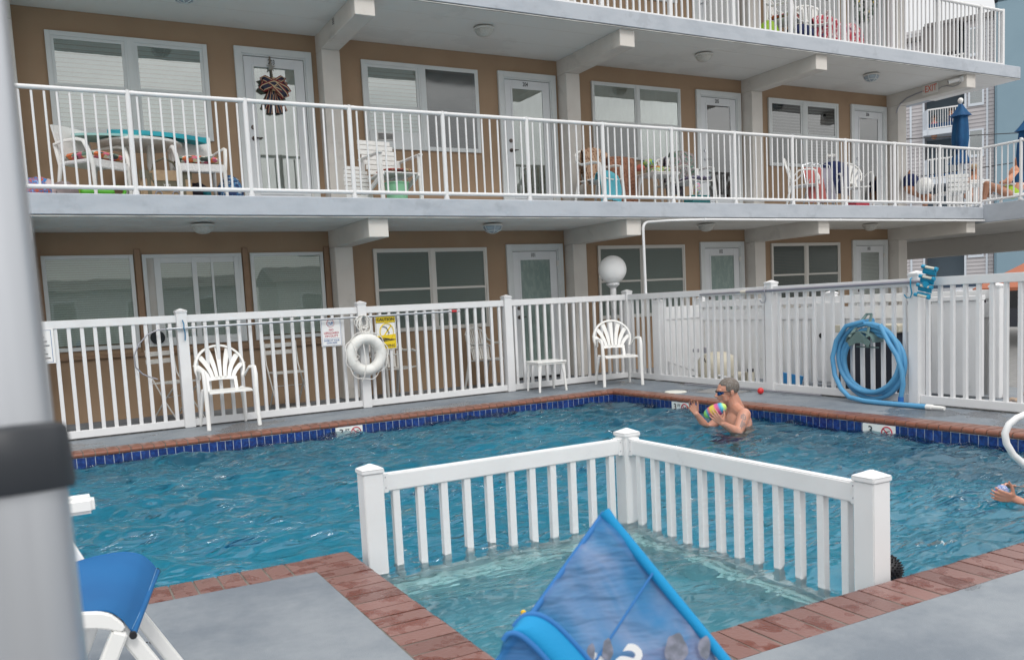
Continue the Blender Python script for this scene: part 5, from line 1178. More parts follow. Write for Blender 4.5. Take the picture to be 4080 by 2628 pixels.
g = G(); g.box(8.10, -4.50, .02, 8.14, -3.95, zt); g.obj('panel', 'vinyl', pe, bevel=.003)
g = G(); g.box(8.08, -4.50, zt+.002, 8.16, -3.95, zt+.05); g.obj('top_cap', 'vinyl', pe, bevel=.004)
hu = thing('pool_heater', 'large dark equipment box with cream top behind the hose', 'pool equipment', (7.95, -3.4, 0))
g = G(); g.box(7.80, -3.75, .03, 8.15, -3.0, .665); g.obj('cabinet', mat('dark grey louvre', (.018, .022, .035), .6, bump=(60, .6, .004)), hu, bevel=.01)
g = G(); g.box(7.77, -3.80, .67, 8.19, -2.95, .75); g.obj('cabinet_lid', mat('aged cream plastic', (.52, .49, .40), .5, noise=(9, (.40, .37, .30), .5, .8)), hu, bevel=.012, seg=2)
tk = thing('filter_tank', 'squat cream filter tank with fittings on the ground behind the right fence', 'pool equipment', (7.85, -.95, 0))
g = G(); g.lathe((7.85, -.95, 0), [(0, 0), (.24, 0), (.27, .06), (.27, .26), (.22, .34), (.12, .39), (0, .40)], 26); g.obj('tank', mat('cream tank', (.58, .54, .44), .5, noise=(5, (.48, .45, .36), .4, .7)), tk, smooth=50)
g = G(); g.box(7.60, -1.0, .395, 7.66, -.9, .47); g.box(7.60, -.82, .40, 7.66, -.75, .45); g.obj('valve', 'alud', tk, bevel=.006)
textm([('A', .09, (7.573, -1.02, .30), (0, -1, 0), (0, 0, 1)), ('R', .09, (7.573, -.83, .30), (0, -1, 0), (0, 0, 1))], 'ink', 'lettering', tk)
pmp = thing('pool_pump', 'small cream pump with black cap right of the filter tank', 'pool equipment', (7.8, -1.65, 0))
g = G(); g.cyl((7.8, -1.35, .09), (7.8, -1.55, .09), .07, n=14); g.cyl((7.8, -1.62, .0), (7.8, -1.62, .16), .05, n=14); g.obj('pump_body', bpy.data.materials['cream tank'], pmp, smooth=40); g = G(); g.cyl((7.8, -1.62, .161), (7.8, -1.62, .2), .04, n=12); g.obj('cap', 'black', pmp, smooth=40)
g = G(); g.tube([(7.6, -.05, .30), (7.62, -.3, .24), (7.65, -.6, .17), (7.7, -1.3, .08)], .018, 8); tag(g.obj('white_pipe', 'rail', smooth=60), 'white plastic pipe sloping down to the filter tank', 'pipe')
g = G(); g.prism([(8.0, -1.70, .02), (8.0, -2.25, .02), (8.0, -2.28, .12), (8.0, -1.9, .16), (8.0, -1.66, .13)], (.03, 0, 0)); tag(g.obj('blue_board', mat('blue foam board', (.03, .25, .55), .5, noise=(30, (.03, .22, .5), .4, .7))), 'small blue foam board on the ground behind the fence', 'board')
# ================================================================ PEOPLE IN THE POOL
def hand(g, W_, d, a, n_, sc=1., curl=(25, 35, 25), spread=8, thumb=35, lens=(.072, .080, .075, .060)):
    """W wrist, d towards the fingers, a towards the thumb, n palm normal"""
    W_ = V(W_); d = V(d).normalized(); n_ = V(n_); n_ = (n_-d*n_.dot(d)).normalized(); a_ = d.cross(n_); a_ = a_ if a_.dot(V(a)) > 0 else -a_
    for i in range(4):
        o = (1.5-i)*.0205*sc; k0 = W_+a_*(o*.6)+d*.012*sc; k1 = W_+a_*o+d*((.088-.004*abs(i-1))*sc)
        g.cap(k0, k1, .0125*sc, .0105*sc, 8)
        dd = (d+a_*math.tan(R(spread*(1.5-i)/1.5))).normalized(); p = k1; ang = 0; L_ = lens[i]*sc; r_ = .0092*sc
        for j, (f, c_) in enumerate(((.46, curl[0]), (.30, curl[1]), (.24, curl[2]))):
            ang += R(c_); v_ = dd*math.cos(ang)+n_*math.sin(ang); q = p+v_*(L_*f); g.cap(p, q, r_, r_*.9, 8); p = q; r_ *= .9
    t0 = W_+a_*.026*sc+d*.022*sc; td = (d*math.cos(R(thumb))+a_*math.sin(R(thumb))+n_*.35).normalized(); t1 = t0+td*.040*sc; td2 = (td+d*.35+n_*.15).normalized(); t2 = t1+td2*.030*sc; t3 = t2+(td2+d*.25).normalized()*.024*sc
    g.cap(t0, t1, .0145*sc, .0115*sc, 8); g.cap(t1, t2, .0112*sc, .0098*sc, 8); g.cap(t2, t3, .0098*sc, .0078*sc, 8)
def Z4(x, y, d): return PD(2650+x/5.134, 1460+y/5.134, d)
hx = V((RT.x, RT.y, 0)).normalized(); hy = V((FW.x, FW.y, 0)).normalized(); e3 = V((0, 0, 1))
man = thing('person', 'sunburnt man with short grey hair and blue sunglasses standing in the pool holding a ball', 'person', Z4(1450, 1290, 8.3))
# local head frame: face looks to image left, a little towards us and down
fwd = (-hx*.97-hy*.12-e3*.10).normalized(); sid = fwd.cross(e3).normalized(); up_ = sid.cross(fwd).normalized()
if up_.z < 0: up_ = -up_
HC = Z4(1262, 505, 8.3)
def HP(f, s_, u_): return HC+fwd*f+sid*s_+up_*u_
hq = Matrix((fwd, sid, up_)).transposed().to_quaternion()
g = G()
g.ell(HP(-.012, 0, .022), .102, .077, .092, 24, 16, hq); g.ell(HP(.034, 0, -.012), .064, .062, .088, 20, 14, hq); g.ell(HP(.030, 0, -.058), .052, .054, .050, 16, 12, hq); g.ell(HP(.062, 0, -.092), .026, .030, .020, 14, 10, hq)
g.ell(HP(.078, 0, .024), .018, .052, .018, 14, 8, hq)                                  # brow
g.cap(HP(.092, 0, .010), HP(.116, 0, -.030), .008, .0125); g.ell(HP(.104, .011, -.034), .012, .009, .008, 10, 6, hq); g.ell(HP(.104, -.011, -.034), .012, .009, .008, 10, 6, hq)
g.ell(HP(.091, 0, -.053), .013, .023, .0065, 12, 6, hq); g.ell(HP(.088, 0, -.066), .013, .020, .0065, 12, 6, hq)
for s_ in (-1, 1):
    g.ell(HP(.055, s_*.042, -.022), .026, .02, .022, 12, 8, hq)
    g.ell(HP(-.022, s_*.080, -.012), .018, .008, .030, 12, 8, hq); g.ell(HP(-.028, s_*.084, -.005), .016, .006, .022, 12, 8, hq)
nb = Z4(1420, 840, 8.32); g.cap(HP(-.026, 0, -.045), nb, .054, .060, 14); g.cap(HP(-.055, 0, -.03), Z4(1500, 860, 8.34), .045, .06, 12)
sh_n = Z4(1622, 985, 8.14); sh_f = Z4(1290, 950, 8.52)
g.cap(nb, lerp(sh_n, nb, .25), .052, .055, 12); g.cap(nb, lerp(sh_f, nb, .25), .052, .05, 12); g.cap(nb+V((0, 0, -.03)), lerp(sh_n, nb, .1)+V((0, 0, .01)), .06, .05, 12)
g.ell(sh_n, .060, .060, .066, 14, 10); g.cap(lerp(nb, sh_n, .15)+V((0, 0, .012)), sh_n+V((0, 0, .004)), .050, .048, 12); g.ell(sh_f, .06, .06, .06, 14, 10)
tc_ = lerp(sh_n, sh_f, .5); tq = (sh_n-sh_f).normalized(); cf = (-hx*.88+hy*.1-tq*.35).normalized()
bq = Matrix((cf, tq, e3)).transposed().to_quaternion(); bk2 = -cf*.02
g.ell(tc_+V((0, 0, -.10))+bk2, .130, .185, .155, 22, 16, bq); g.ell(tc_+V((0, 0, -.25))+bk2, .135, .175, .17, 20, 14, bq); g.ell(tc_+V((0, 0, -.42))+bk2, .12, .16, .16, 20, 14, bq)
for s_ in (-1, 1): g.ell(tc_+cf*.075+tq*(s_*.075)+V((0, 0, -.10)), .04, .07, .05, 14, 10, bq)
# near arm: shoulder, elbow at the waterline, hand on the ball
el = Z4(1480, 1345, 8.05); wr_ = Z4(1175, 1165, 7.93)
g.cap(sh_n, lerp(sh_n, el, .5), .062, .057, 14); g.cap(lerp(sh_n, el, .5), el, .057, .047, 14); g.cap(el, lerp(el, wr_, .35), .044, .044, 12); g.cap(lerp(el, wr_, .35), wr_, .042, .027, 12)
bc_ = Z4(1022, 900, 8.0); bax = (Z4(1235, 830, 7.96)-Z4(808, 1025, 8.04)).normalized()
hd = (Z4(1010, 1000, 7.90)-wr_).normalized()
hand(g, wr_, hd, (e3*.5+hx*.85), (e3*.55+hy*.8-hx*.2), 1.0, (12, 26, 20), 9, 58)
# far arm: raised open hand
el2 = Z4(860, 1270, 8.5); wr2 = Z4(640, 965, 8.42)
g.cap(sh_f, el2, .052, .042, 12); g.cap(el2, lerp(el2, wr2, .4), .042, .040, 12); g.cap(lerp(el2, wr2, .4), wr2, .038, .026, 12)
hand(g, wr2, (Z4(505, 745, 8.40)-wr2), hx, (-hy*.75+hx*.25-e3*.1), 1.02, (16, 24, 18), 17, 30)
# hips and legs under water
hip = tc_+V((0, 0, -.55))
for s_ in (-1, 1):
    kn = hip+tq*(s_*.11)+cf*.28+V((0, 0, -.16)); ft = hip+tq*(s_*.13)+cf*.02+V((0, 0, -.42)); ft.z = DEPTH+.05
    g.cap(hip+tq*(s_*.09), kn, .085, .058, 14); g.cap(kn, ft, .056, .040, 12); g.cap(ft, ft+cf*.14+V((0, 0, -.02)), .038, .026, 10)
body = blob('body', g, 'skin', man, .0052, 3)
g = G(); g.ell(HP(-.026, 0, .040), .100, .083, .088, 32, 20, hq)
keep = G(); fs = []
for f in g.f:
    c = sum((g.v[i] for i in f), V((0, 0, 0)))/len(f); l_ = c-HC; fa_, ua, sa = l_.dot(fwd), l_.dot(up_), abs(l_.dot(sid))
    if ua > (.060+.06*max(0, fa_-.03)*8 if fa_ > .035 else (-.005 if fa_ > -.015 else -.055)) : fs.append(f)
keep.add(g.v, fs); hr = keep.obj('hair', 'hairg', man, smooth=True)
so2 = hr.modifiers.new('s', 'SOLIDIFY'); so2.thickness = .006; so2.offset = 0
# sunglasses
g = G()
for s_ in (-1, 1):
    g.grid(lambda u, v, s_=s_: HP(.101-.05*((u*.058)/.058)**2*.9, s_*(.006+.058*u), .013-.036*v*(1-.35*u)), 8, 5, (0, 0, 0.0015))
g.obj('sunglass_lens', mat('blue mirrored lens', (.02, .10, .28), .08, metal=.7), man, smooth=True)
g = G()
for s_ in (-1, 1):
    g.tube([HP(.106, 0, .008), HP(.104, s_*.03, .016), HP(.085, s_*.058, .014), HP(.06, s_*.074, .010), HP(.02, s_*.081, .004), HP(-.03, s_*.084, .002)], .0034, 6)
    g.tube([HP(.102, s_*.012, -.022), HP(.09, s_*.04, -.022), HP(.062, s_*.066, -.002)], .002, 6)
g.obj('sunglass_frame', 'black', man, smooth=True)
# trunks
g = G(); g.ell(hip+V((0, 0, .04)), .135, .175, .13, 18, 12, bq)
for s_ in (-1, 1): g.cap(hip+tq*(s_*.09), hip+tq*(s_*.11)+cf*.16+V((0, 0, -.10)), .10, .092, 14)
g.obj('swim_trunks', mat('purple swim trunks', (.10, .05, .16), .8, noise=(12, (.28, .10, .22), .5, .6)), man, smooth=True)
# tattoo: dark cross and patch set just over the upper arm skin
bvh = None
from mathutils.bvhtree import BVHTree
dg_ = bpy.context.evaluated_depsgraph_get()
bme = body.data; Wm = wmat(body); bvh = BVHTree.FromPolygons([Wm @ v_.co for v_ in bme.vertices], [tuple(p.vertices) for p in bme.polygons])
def on_skin(x_, y_):
    p_ = Z4(x_, y_, 7.0); d_ = (p_-CAM).normalized(); h_ = bvh.ray_cast(CAM, d_); return (h_[0]-d_*.0012) if h_[0] else None
g = G()
for x0_, x1_, y0_, y1_, n1, n2 in ((1555, 1640, 975, 1000, 5, 2), (1585, 1612, 960, 1090, 2, 7), (1545, 1580, 1000, 1060, 2, 4), (1625, 1655, 1010, 1080, 2, 4), (1570, 1645, 1075, 1092, 5, 2)):
    vs = []; ok = True
    for j in range(n2+1):
        for i in range(n1+1):
            q = on_skin(lerp(x0_, x1_, i/n1), lerp(y0_, y1_, j/n2))
            if q is None: ok = False
            vs.append(q)
    if ok: g.add(vs, [(j*(n1+1)+i, j*(n1+1)+i+1, (j+1)*(n1+1)+i+1, (j+1)*(n1+1)+i) for j in range(n2) for i in range(n1)])
vs = [on_skin(*q) for q in ((1560, 1110), (1590, 1100), (1625, 1130), (1650, 1170), (1655, 1240), (1620, 1275), (1560, 1280), (1525, 1230), (1545, 1170))]; c_ = on_skin(1595, 1190)
if c_ and all(vs):
    mid_ = [on_skin((a_[0]+1595)/2, (a_[1]+1190)/2) for a_ in ((1560, 1110), (1590, 1100), (1625, 1130), (1650, 1170), (1655, 1240), (1620, 1275), (1560, 1280), (1525, 1230), (1545, 1170))]
    g.add(vs+mid_+[c_], [(i, (i+1) % 9, 9+(i+1) % 9, 9+i) for i in range(9)]+[(9+i, 9+(i+1) % 9, 18) for i in range(9)])
if g.v: g.obj('tattoo', mat('faded tattoo ink', (.27, .185, .165), .55), man, smooth=True)
# striped ball
g = G(); e_ = bax.cross(e3).normalized(); f_ = bax.cross(e_)
prof = [(math.sin(math.pi*i/20)**.9*.060 if 0 < i < 20 else .0005, -.112*math.cos(math.pi*i/20)) for i in range(21)]
g.lathe((0, 0, 0), prof, 26, bax); g.v = [q+bc_ for q in g.v]
mb = bpy.data.materials.new('rainbow foam'); mb.use_nodes = True; n = mb.node_tree.nodes; l = mb.node_tree.links
t_ = n.new('ShaderNodeTexCoord'); sp_ = n.new('ShaderNodeSeparateXYZ'); l.new(t_.outputs['Object'], sp_.inputs[0]); mr = n.new('ShaderNodeMapRange'); mr.inputs[1].default_value = -.112; mr.inputs[2].default_value = .112; l.new(sp_.outputs['Z'], mr.inputs[0])
c = n.new('ShaderNodeValToRGB'); e = c.color_ramp.elements
cols = [(0, (.30, .62, .10)), (.14, (.25, .60, .15)), (.22, (.03, .25, .45)), (.30, (.55, .10, .15)), (.38, (.60, .42, .06)), (.52, (.55, .48, .06)), (.60, (.62, .10, .22)), (.70, (.45, .08, .25)), (.77, (.04, .25, .50)), (.86, (.10, .50, .55)), (.93, (.50, .68, .15))]
while len(e) < len(cols): e.new(.5)
for i, (p_, k_) in enumerate(cols): e[i].position = p_; e[i].color = (*k_, 1)
l.new(mr.outputs[0], c.inputs[0]); l.new(c.outputs[0], n['Principled BSDF'].inputs['Base Color']); n['Principled BSDF'].inputs['Roughness'].default_value = .55
g.v = [V(((q-bc_).dot(e_), (q-bc_).dot(f_), (q-bc_).dot(bax))) for q in g.v]
bo = g.obj('ball', mb, smooth=True, local=True); bo.matrix_world = Matrix.Translation(bc_) @ Matrix((e_, f_, bax)).transposed().to_4x4(); tag(bo, 'rainbow striped foam football held by the man in the pool', 'ball')
# swimmer at the right edge: only hands in view
def Z7(x, y, d): return PD(3760+x/7, 1880+y/7, d)
sw = thing('person', 'swimmer at the right edge, only hands and a forearm above the water', 'person', Z7(2300, 900, 5.1))
g = G(); B0 = Z7(1620, 520, 5.12)
w1_ = Z7(1960, 740, 5.03); w2_ = Z7(1900, 470, 5.28)
hand(g, w1_, Z7(1450, 640, 5.0)-w1_, e3, (hy*.8+e3*.35), .93, (10, 26, 22), 5, 62)
hand(g, w2_, Z7(1500, 300, 5.22)-w2_, -e3*.3-hy, (-e3*.75-hy*.5), .93, (12, 22, 20), 6, 40)
e1_ = Z7(2900, 1250, 5.0); e2_ = Z7(2900, 700, 5.5); g.cap(e1_, w1_, .042, .026, 12); g.cap(e2_, w2_, .042, .026, 12)
hc2 = Z7(3900, 500, 5.3); g.ell(hc2+V((0, 0, .12)), .08, .08, .105, 16, 12); g.cap(hc2+V((0, 0, .05)), hc2+V((0, 0, -.1)), .05, .055, 12)
for q in (e1_, e2_): g.cap(q, hc2+V((0, 0, -.16))+(q-hc2).normalized()*.16, .045, .055, 12)
g.ell(hc2+V((0, 0, -.32)), .16, .15, .28, 18, 14); g.cap(hc2+V((0, 0, -.5)), hc2+V((.1, 0, -.8)), .09, .05, 12)
blob('body', g, 'skin', sw, .006, 2)
g = G(); g.ell(hc2+V((0, .0, .15)), .088, .088, .09, 16, 10); g.obj('hair', 'hairg', sw, smooth=True)
g = G(); g.ell(B0, .037, n=20, m=12); tag(g.obj('ball', pat('blue and pink print', [(.08, .22, .50), (.55, .55, .65), (.10, .15, .40), (.5, .15, .2)], 30, 'NOISE', pos=[0, .48, .55, .62]), smooth=True), 'small blue and pink ball in the hands at the right edge', 'ball')
# spiky ball by the right post
sbp = PZ(3525, 2262, WZ+.03); sbp = V((3.16, -7.28, WZ+.045))
g = G(); g.ell(sbp, .062, n=20, m=14)
r_ = random.Random(2)
for i in range(230):
    z_ = 1-2*(i+.5)/230; t_ = i*2.39996; d_ = V((math.sqrt(1-z_*z_)*math.cos(t_), math.sqrt(1-z_*z_)*math.sin(t_), z_)); g.cyl(sbp+d_*.060, sbp+d_*.072, .0042, .002, 6)
sb = tag(g.obj('spiky_ball', 'black', smooth=40), 'black spiky rubber ball floating behind the right post of the wading fence', 'ball')
# yellow toy
yt = PZ(2086, 2450, WZ+.01); ty = thing('floating_toy', 'small yellow and orange toy floating in the wading corner', 'toy', yt)
g = G(); g.box(yt.x-.010, yt.y-.010, yt.z-.03, yt.x+.010, yt.y+.010, yt.z+.022); g.obj('toy_body', mat('yellow toy plastic', (.75, .50, .03), .35), ty, bevel=.004, seg=2)
g = G(); g.box(yt.x-.011, yt.y-.012, yt.z-.032, yt.x+.007, yt.y-.0085, yt.z+.008); g.obj('toy_front', mat('orange toy plastic', (.70, .25, .03), .35), ty, bevel=.002)
# white tubular handrail at the right edge
g = G(); hb_ = V((6.1, -6.0, 0)); D_ = 4.9
hp_ = [(4330, 2000), (4260, 1960), (4170, 1905), (4080, 1848), (4038, 1812), (4010, 1765), (4004, 1725), (4020, 1690), (4052, 1664), (4110, 1640), (4190, 1622), (4290, 1610), (4420, 1620), (4530, 1680), (4590, 1800), (4620, 2000), (4640, 2230)]
P_ = [PD(x_, y_, D_) for x_, y_ in hp_]; g.tube(P_, .0195*D_/4.9, 12)
tag(g.obj('handrail', 'rail', smooth=True), 'white tubular pool handrail loop at the right edge', 'handrail')
# ================================================================ FOREGROUND
# umbrella pole very near the camera
a0 = PD(22-208, 0, .43); a1 = PD(320-208, 2605, .43)
ax_ = (a0-a1).normalized(); up0 = V((ax_.x, ax_.y, ax_.z))
pl = thing('umbrella_pole', 'blurred silver umbrella pole with black sleeve close to the camera', 'pole', (a1-ax_*((a1.z)/ax_.z)))
base = pl.location.copy(); topz = 2.35
def onax(z): return a1+ax_*((z-a1.z)/ax_.z)
M['polem'] = mat('anodised silver pole', (.54, .56, .59), .33, metal=.8, noise=(3, (.47, .49, .52), .35, .7, 4, (3, 3, .5)))
zs0 = PD(150, 1960, .43).z; zs1 = PD(130, 1700, .43).z
g = G(); g.cyl(onax(.0), onax(zs0+.01), .0262, n=40); g.obj('lower_tube', 'polem', pl, smooth=40)
g = G(); g.cyl(onax(zs1-.01), onax(topz), .0232, n=40); g.obj('upper_tube', 'polem', pl, smooth=40)
g = G(); pr = [(.0296, 0), (.0302, .002), (.0298, (zs1-zs0)*.5), (.0290, (zs1-zs0)*.93), (.0272, zs1-zs0), (.023, zs1-zs0+.001)]; g.lathe(onax(zs0), pr, 40, ax_); g.lathe(onax(zs0), [(.025, .0), (.0300, 0)], 40, ax_); g.obj('clamp_sleeve', mat('black plastic sleeve', (.018, .022, .028), .45), pl, smooth=40)
# lounger end with blue sling, bottom left
lg = thing('lounge_chair', 'white resin lounger with bright blue sling seat at the bottom left', 'lounger', (-.2, -7.2, 0))
YN, YF = -7.40, -6.93
near = [(200, 2440), (316, 2432), (400, 2427), (448, 2436), (487, 2462), (510, 2492), (528, 2511)]
far = [(180, 2272), (300, 2236), (400, 2208), (492, 2196), (560, 2206), (604, 2238), (628, 2270)]
Pn = [PY(x_, y_, YN) for x_, y_ in near]; Pf = [PY(x_, y_, YF) for x_, y_ in far]
def cat_(P, t):
    t = t*(len(P)-1); i = min(int(t), len(P)-2); f = t-i; p0 = P[max(i-1, 0)]; p1 = P[i]; p2 = P[i+1]; p3 = P[min(i+2, len(P)-1)]
    return .5*((2*p1)+(p2-p0)*f+(2*p0-5*p1+4*p2-p3)*f*f+(3*p1-p0-3*p2+p3)*f**3)
M['sling'] = mat('bright blue sling fabric', (.004, .105, .29), .75, noise=(3, (.003, .085, .25), .4, .7), bump=(420, .35, .002))
g = G(); g.grid(lambda u, v: lerp(cat_(Pn, u), cat_(Pf, u), v)+V((0, 0, -.020*math.sin(math.pi*v)*(1-u*.6))), 40, 24, (0, 0, -.004)); g.obj('sling', 'sling', lg, smooth=60)
a_, b_ = lerp(cat_(Pn, .93), cat_(Pf, .93), .02), lerp(cat_(Pn, .93), cat_(Pf, .93), .98)
g = G(); g.tube([lerp(cat_(Pn, .945), cat_(Pf, .945), t)+V((.0015, 0, .0015-.020*math.sin(math.pi*t)*.43)) for t in [i/20 for i in range(21)]], .0007, 5); g.obj('seam', mat('pale thread', (.20, .36, .55), .8), lg)
g = G(); g.cyl(Pn[-1]+V((.0, -.004, -.008)), Pf[-1]+V((0, .015, -.008)), .0085, n=10); g.obj('end_hem', 'sling', lg, smooth=40)
for q_, s_ in ((Pn[-1]+V((.0, -.004, -.008)), -1), (Pf[-1]+V((0, .015, -.008)), 1)): g = G(); g.cyl(q_, q_+V((0, s_*.012, 0)), .0095, n=10); g.obj('rod_tip', 'black', lg, smooth=40)
def siderail(Y, pts_top, dy, th):
    g = G(); T = [PY(x_, y_, Y) for x_, y_ in pts_top]; n1 = len(T)
    poly = [t_+V((0, 0, 0)) for t_ in T]; low = []
    return g, poly
nr = [PY(x_, y_, YN) for x_, y_ in ((150, 2440), (316, 2435), (395, 2432), (440, 2441), (478, 2468), (496, 2486), (497, 2500), (488, 2510), (470, 2510), (430, 2502), (380, 2498), (322, 2500), (150, 2512))]
g = G(); g.prism([q+V((0, -.014, 0)) for q in nr], (0, .038, 0)); g.obj('side_rail', 'resin', lg, bevel=.004, seg=2)
nr2 = [q+V((0, YF-YN+.03, 0)) for q in nr]; g = G(); g.prism(nr2, (0, .038, 0)); g.obj('side_rail', 'resin', lg, bevel=.004, seg=2)
L0 = PY(487, 2490, YN+.03); L1 = PY(640, 2680, YN+.03); L1b = L0+(L1-L0)*((L0.z)/(L0.z-L1.z)); K0 = PY(478, 2512, YN-.004); K1 = PY(428, 2640, YN-.004); K1b = K0+(K1-K0)*((K0.z)/(K0.z-K1.z))
for dy in (0, YF-YN):
    g = G(); g.bar(L0+V((-.01, dy, .01)), L1b+V((0, dy, 0)), .040, .034, (0, 1, 0)); g.obj('leg', 'resin', lg, bevel=.005, seg=2)
    g = G(); g.bar(K0+V((0, dy, 0)), K1b+V((0, dy, 0)), .040, .032, (0, 1, 0)); g.obj('leg', 'resin', lg, bevel=.005, seg=2)
g = G(); a_ = PY(375, 1995, -6.80); g.box(-.55, -6.86, a_.z-.028, a_.x, -6.79, a_.z+.026); g.obj('arm', 'resin', lg, bevel=.012, seg=3)
g = G(); q0 = PY(284, 2200, YF+.02); q1 = PY(310, 2240, YF+.02); g.bar(q0+(q0-q1)*3, q1+(q1-q0)*2, .04, .03, (0, 1, 0)); g.obj('arm_support', 'resin', lg, bevel=.004)
# fly-like debris
g = G(); dpos = PZ(603, 2556, .003)
for dx, dy, s_ in ((0, 0, 1), (.012, .008, .7), (-.016, .006, .6), (-.06, .06, .5)): g.ell(dpos+V((dx, dy, 0)), .009*s_, .005*s_, .003, 8, 5)
tag(g.obj('leaf_debris', M['black']), kind='structure')
# blue mesh beach chair back in the near foreground
def K5(x, y): return (1880+x/2.299, 1960+y/2.299)
bcx = thing('beach_chair_back', 'blurred blue printed beach chair with bright blue piping in the near foreground', 'beach chair', PD(2400, 2700, 1.15))
def KD(x, y, d=1.15): return PD(*K5(x, y), d)
A_ = KD(1212, 190, 1.22); Bq = KD(2700, 2000, 1.10); Cq = KD(-120, 1900, 1.10); 
Bl = A_+(KD(2310, 1536, 1.13)-A_)*1.35; Cl = A_+(KD(560, 1100, 1.14)-A_)*1.75
mf = bpy.data.materials.new('printed mesh fabric'); mf.use_nodes = True; n = mf.node_tree.nodes; l = mf.node_tree.links; p = n['Principled BSDF']; p.inputs['Roughness'].default_value = .7
t_ = n.new('ShaderNodeTexCoord'); q = n.new('ShaderNodeTexNoise'); q.inputs['Scale'].default_value = 7; q.inputs['Detail'].default_value = 4; q.inputs['Distortion'].default_value = .7; l.new(t_.outputs['Object'], q.inputs['Vector'])
c = n.new('ShaderNodeValToRGB'); e = c.color_ramp.elements
for i, (p_, k_) in enumerate(((.30, (.015, .13, .36)), (.42, (.04, .21, .47)), (.52, (.15, .27, .50)), (.66, (.30, .36, .54)))):
    if i > 1: e.new(.5)
for i, (p_, k_) in enumerate(((.30, (.015, .13, .36)), (.42, (.04, .21, .47)), (.52, (.15, .27, .50)), (.66, (.30, .36, .54)))): e[i].position = p_; e[i].color = (*k_, 1)
l.new(q.outputs['Fac'], c.inputs[0]); l.new(c.outputs[0], p.inputs['Base Color'])
wv = n.new('ShaderNodeTexNoise'); wv.inputs['Scale'].default_value = 30; mpn = n.new('ShaderNodeMapping'); mpn.inputs['Scale'].default_value = (.5, .5, 2); mpn.inputs['Rotation'].default_value = (.4, .3, .5); l.new(t_.outputs['Object'], mpn.inputs[0]); l.new(mpn.outputs[0], wv.inputs['Vector'])
bp = n.new('ShaderNodeBump'); bp.inputs['Strength'].default_value = .9; bp.inputs['Distance'].default_value = .014; l.new(wv.outputs['Fac'], bp.inputs['Height']); l.new(bp.outputs[0], p.inputs['Normal'])
tr = n.new('ShaderNodeBsdfTranslucent'); l.new(c.outputs[0], tr.inputs[0]); tp = n.new('ShaderNodeBsdfTransparent'); m1 = n.new('ShaderNodeMixShader'); m1.inputs[0].default_value = .35; m2 = n.new('ShaderNodeMixShader'); m2.inputs[0].default_value = .15
l.new(p.outputs[0], m1.inputs[1]); l.new(tr.outputs[0], m1.inputs[2]); l.new(m1.outputs[0], m2.inputs[1]); l.new(tp.outputs[0], m2.inputs[2]); l.new(m2.outputs[0], n['Material Output'].inputs[0])
nrm = (Bl-A_).cross(Cl-A_).normalized(); nrm = nrm if nrm.dot(FW) < 0 else -nrm
r_ = random.Random(9)
g = G(); g.grid(lambda u, v: A_+(Bl-A_)*u+(Cl-A_)*v+nrm*(.006*math.sin(u*14+v*5)+.003*math.sin(v*31+u*6)-.012*math.sin(math.pi*u)*math.sin(math.pi*v)), 50, 40); g.obj('printed_fabric', mf, bcx, smooth=True)
M['pipe'] = mat('bright blue piping', (.002, .22, .46), .8, bump=(300, .4, .002))
g = G(); g.tube([A_+(Bl-A_)*(i/20)+nrm*.003 for i in range(21)], [.0092]+[.0075]*20, 10); g.obj('piping', 'pipe', bcx, smooth=True)
g = G(); g.tube([A_+(Cl-A_)*(i/20) for i in range(21)], .0042, 8); g.obj('edge_seam', mat('dark blue seam', (.02, .14, .38), .7), bcx, smooth=True)
for du, off_ in ((.30, 0), ):
    g = G(); g.tube([A_+(Bl-A_)*(.315)+(Cl-A_)*(i/20)*.95+nrm*.008 for i in range(21)], .0017, 6); g.obj('panel_seam', bpy.data.materials['dark blue seam'], bcx, smooth=True)
uh = (Bl-A_).normalized()
textm([('a', .085, KD(1475, 1500, 1.115), (RT*.80-UP*.60), (RT*.60+UP*.80), .9), ('m', .07, KD(1180, 1600, 1.115), (RT*.80-UP*.60), (RT*.60+UP*.80), .9)], 'signw', 'script_lettering', bcx)
g = G(); M['pgrey'] = mat('grey brown print', (.15, .165, .20), .8, noise=(60, (.26, .27, .34), .4, .6))
def spot(x, y, rx, ry, d=1.128):
    c_ = KD(x, y, d); g.add([c_+RT*(rx*math.cos(t)*(1+.12*math.sin(3*t+x)))+UP*(ry*math.sin(t)*(1+.1*math.cos(5*t))) for t in [2*math.pi*i/20 for i in range(20)]], [tuple(range(20))])
tocam = lambda q: q
def onpl(x, y):
    r0_ = ray(*K5(x, y)); k_ = (A_-CAM).dot(nrm)/r0_.dot(nrm); return CAM+r0_*k_+nrm*.012
for x, y, rx, ry in ((1850, 1450, .015, .020), (1228, 1460, .007, .015), (1080, 1480, .005, .011), (2110, 1440, .008, .015)):
    g = G(); c_ = onpl(x, y); g.add([c_+RT*(rx*math.cos(t)*(1+.12*math.sin(3*t+x)))+UP*(ry*math.sin(t)*(1+.1*math.cos(5*t))) for t in [2*math.pi*i/20 for i in range(20)]], [tuple(range(20))]); g.obj('printed_motif', 'pgrey', bcx)
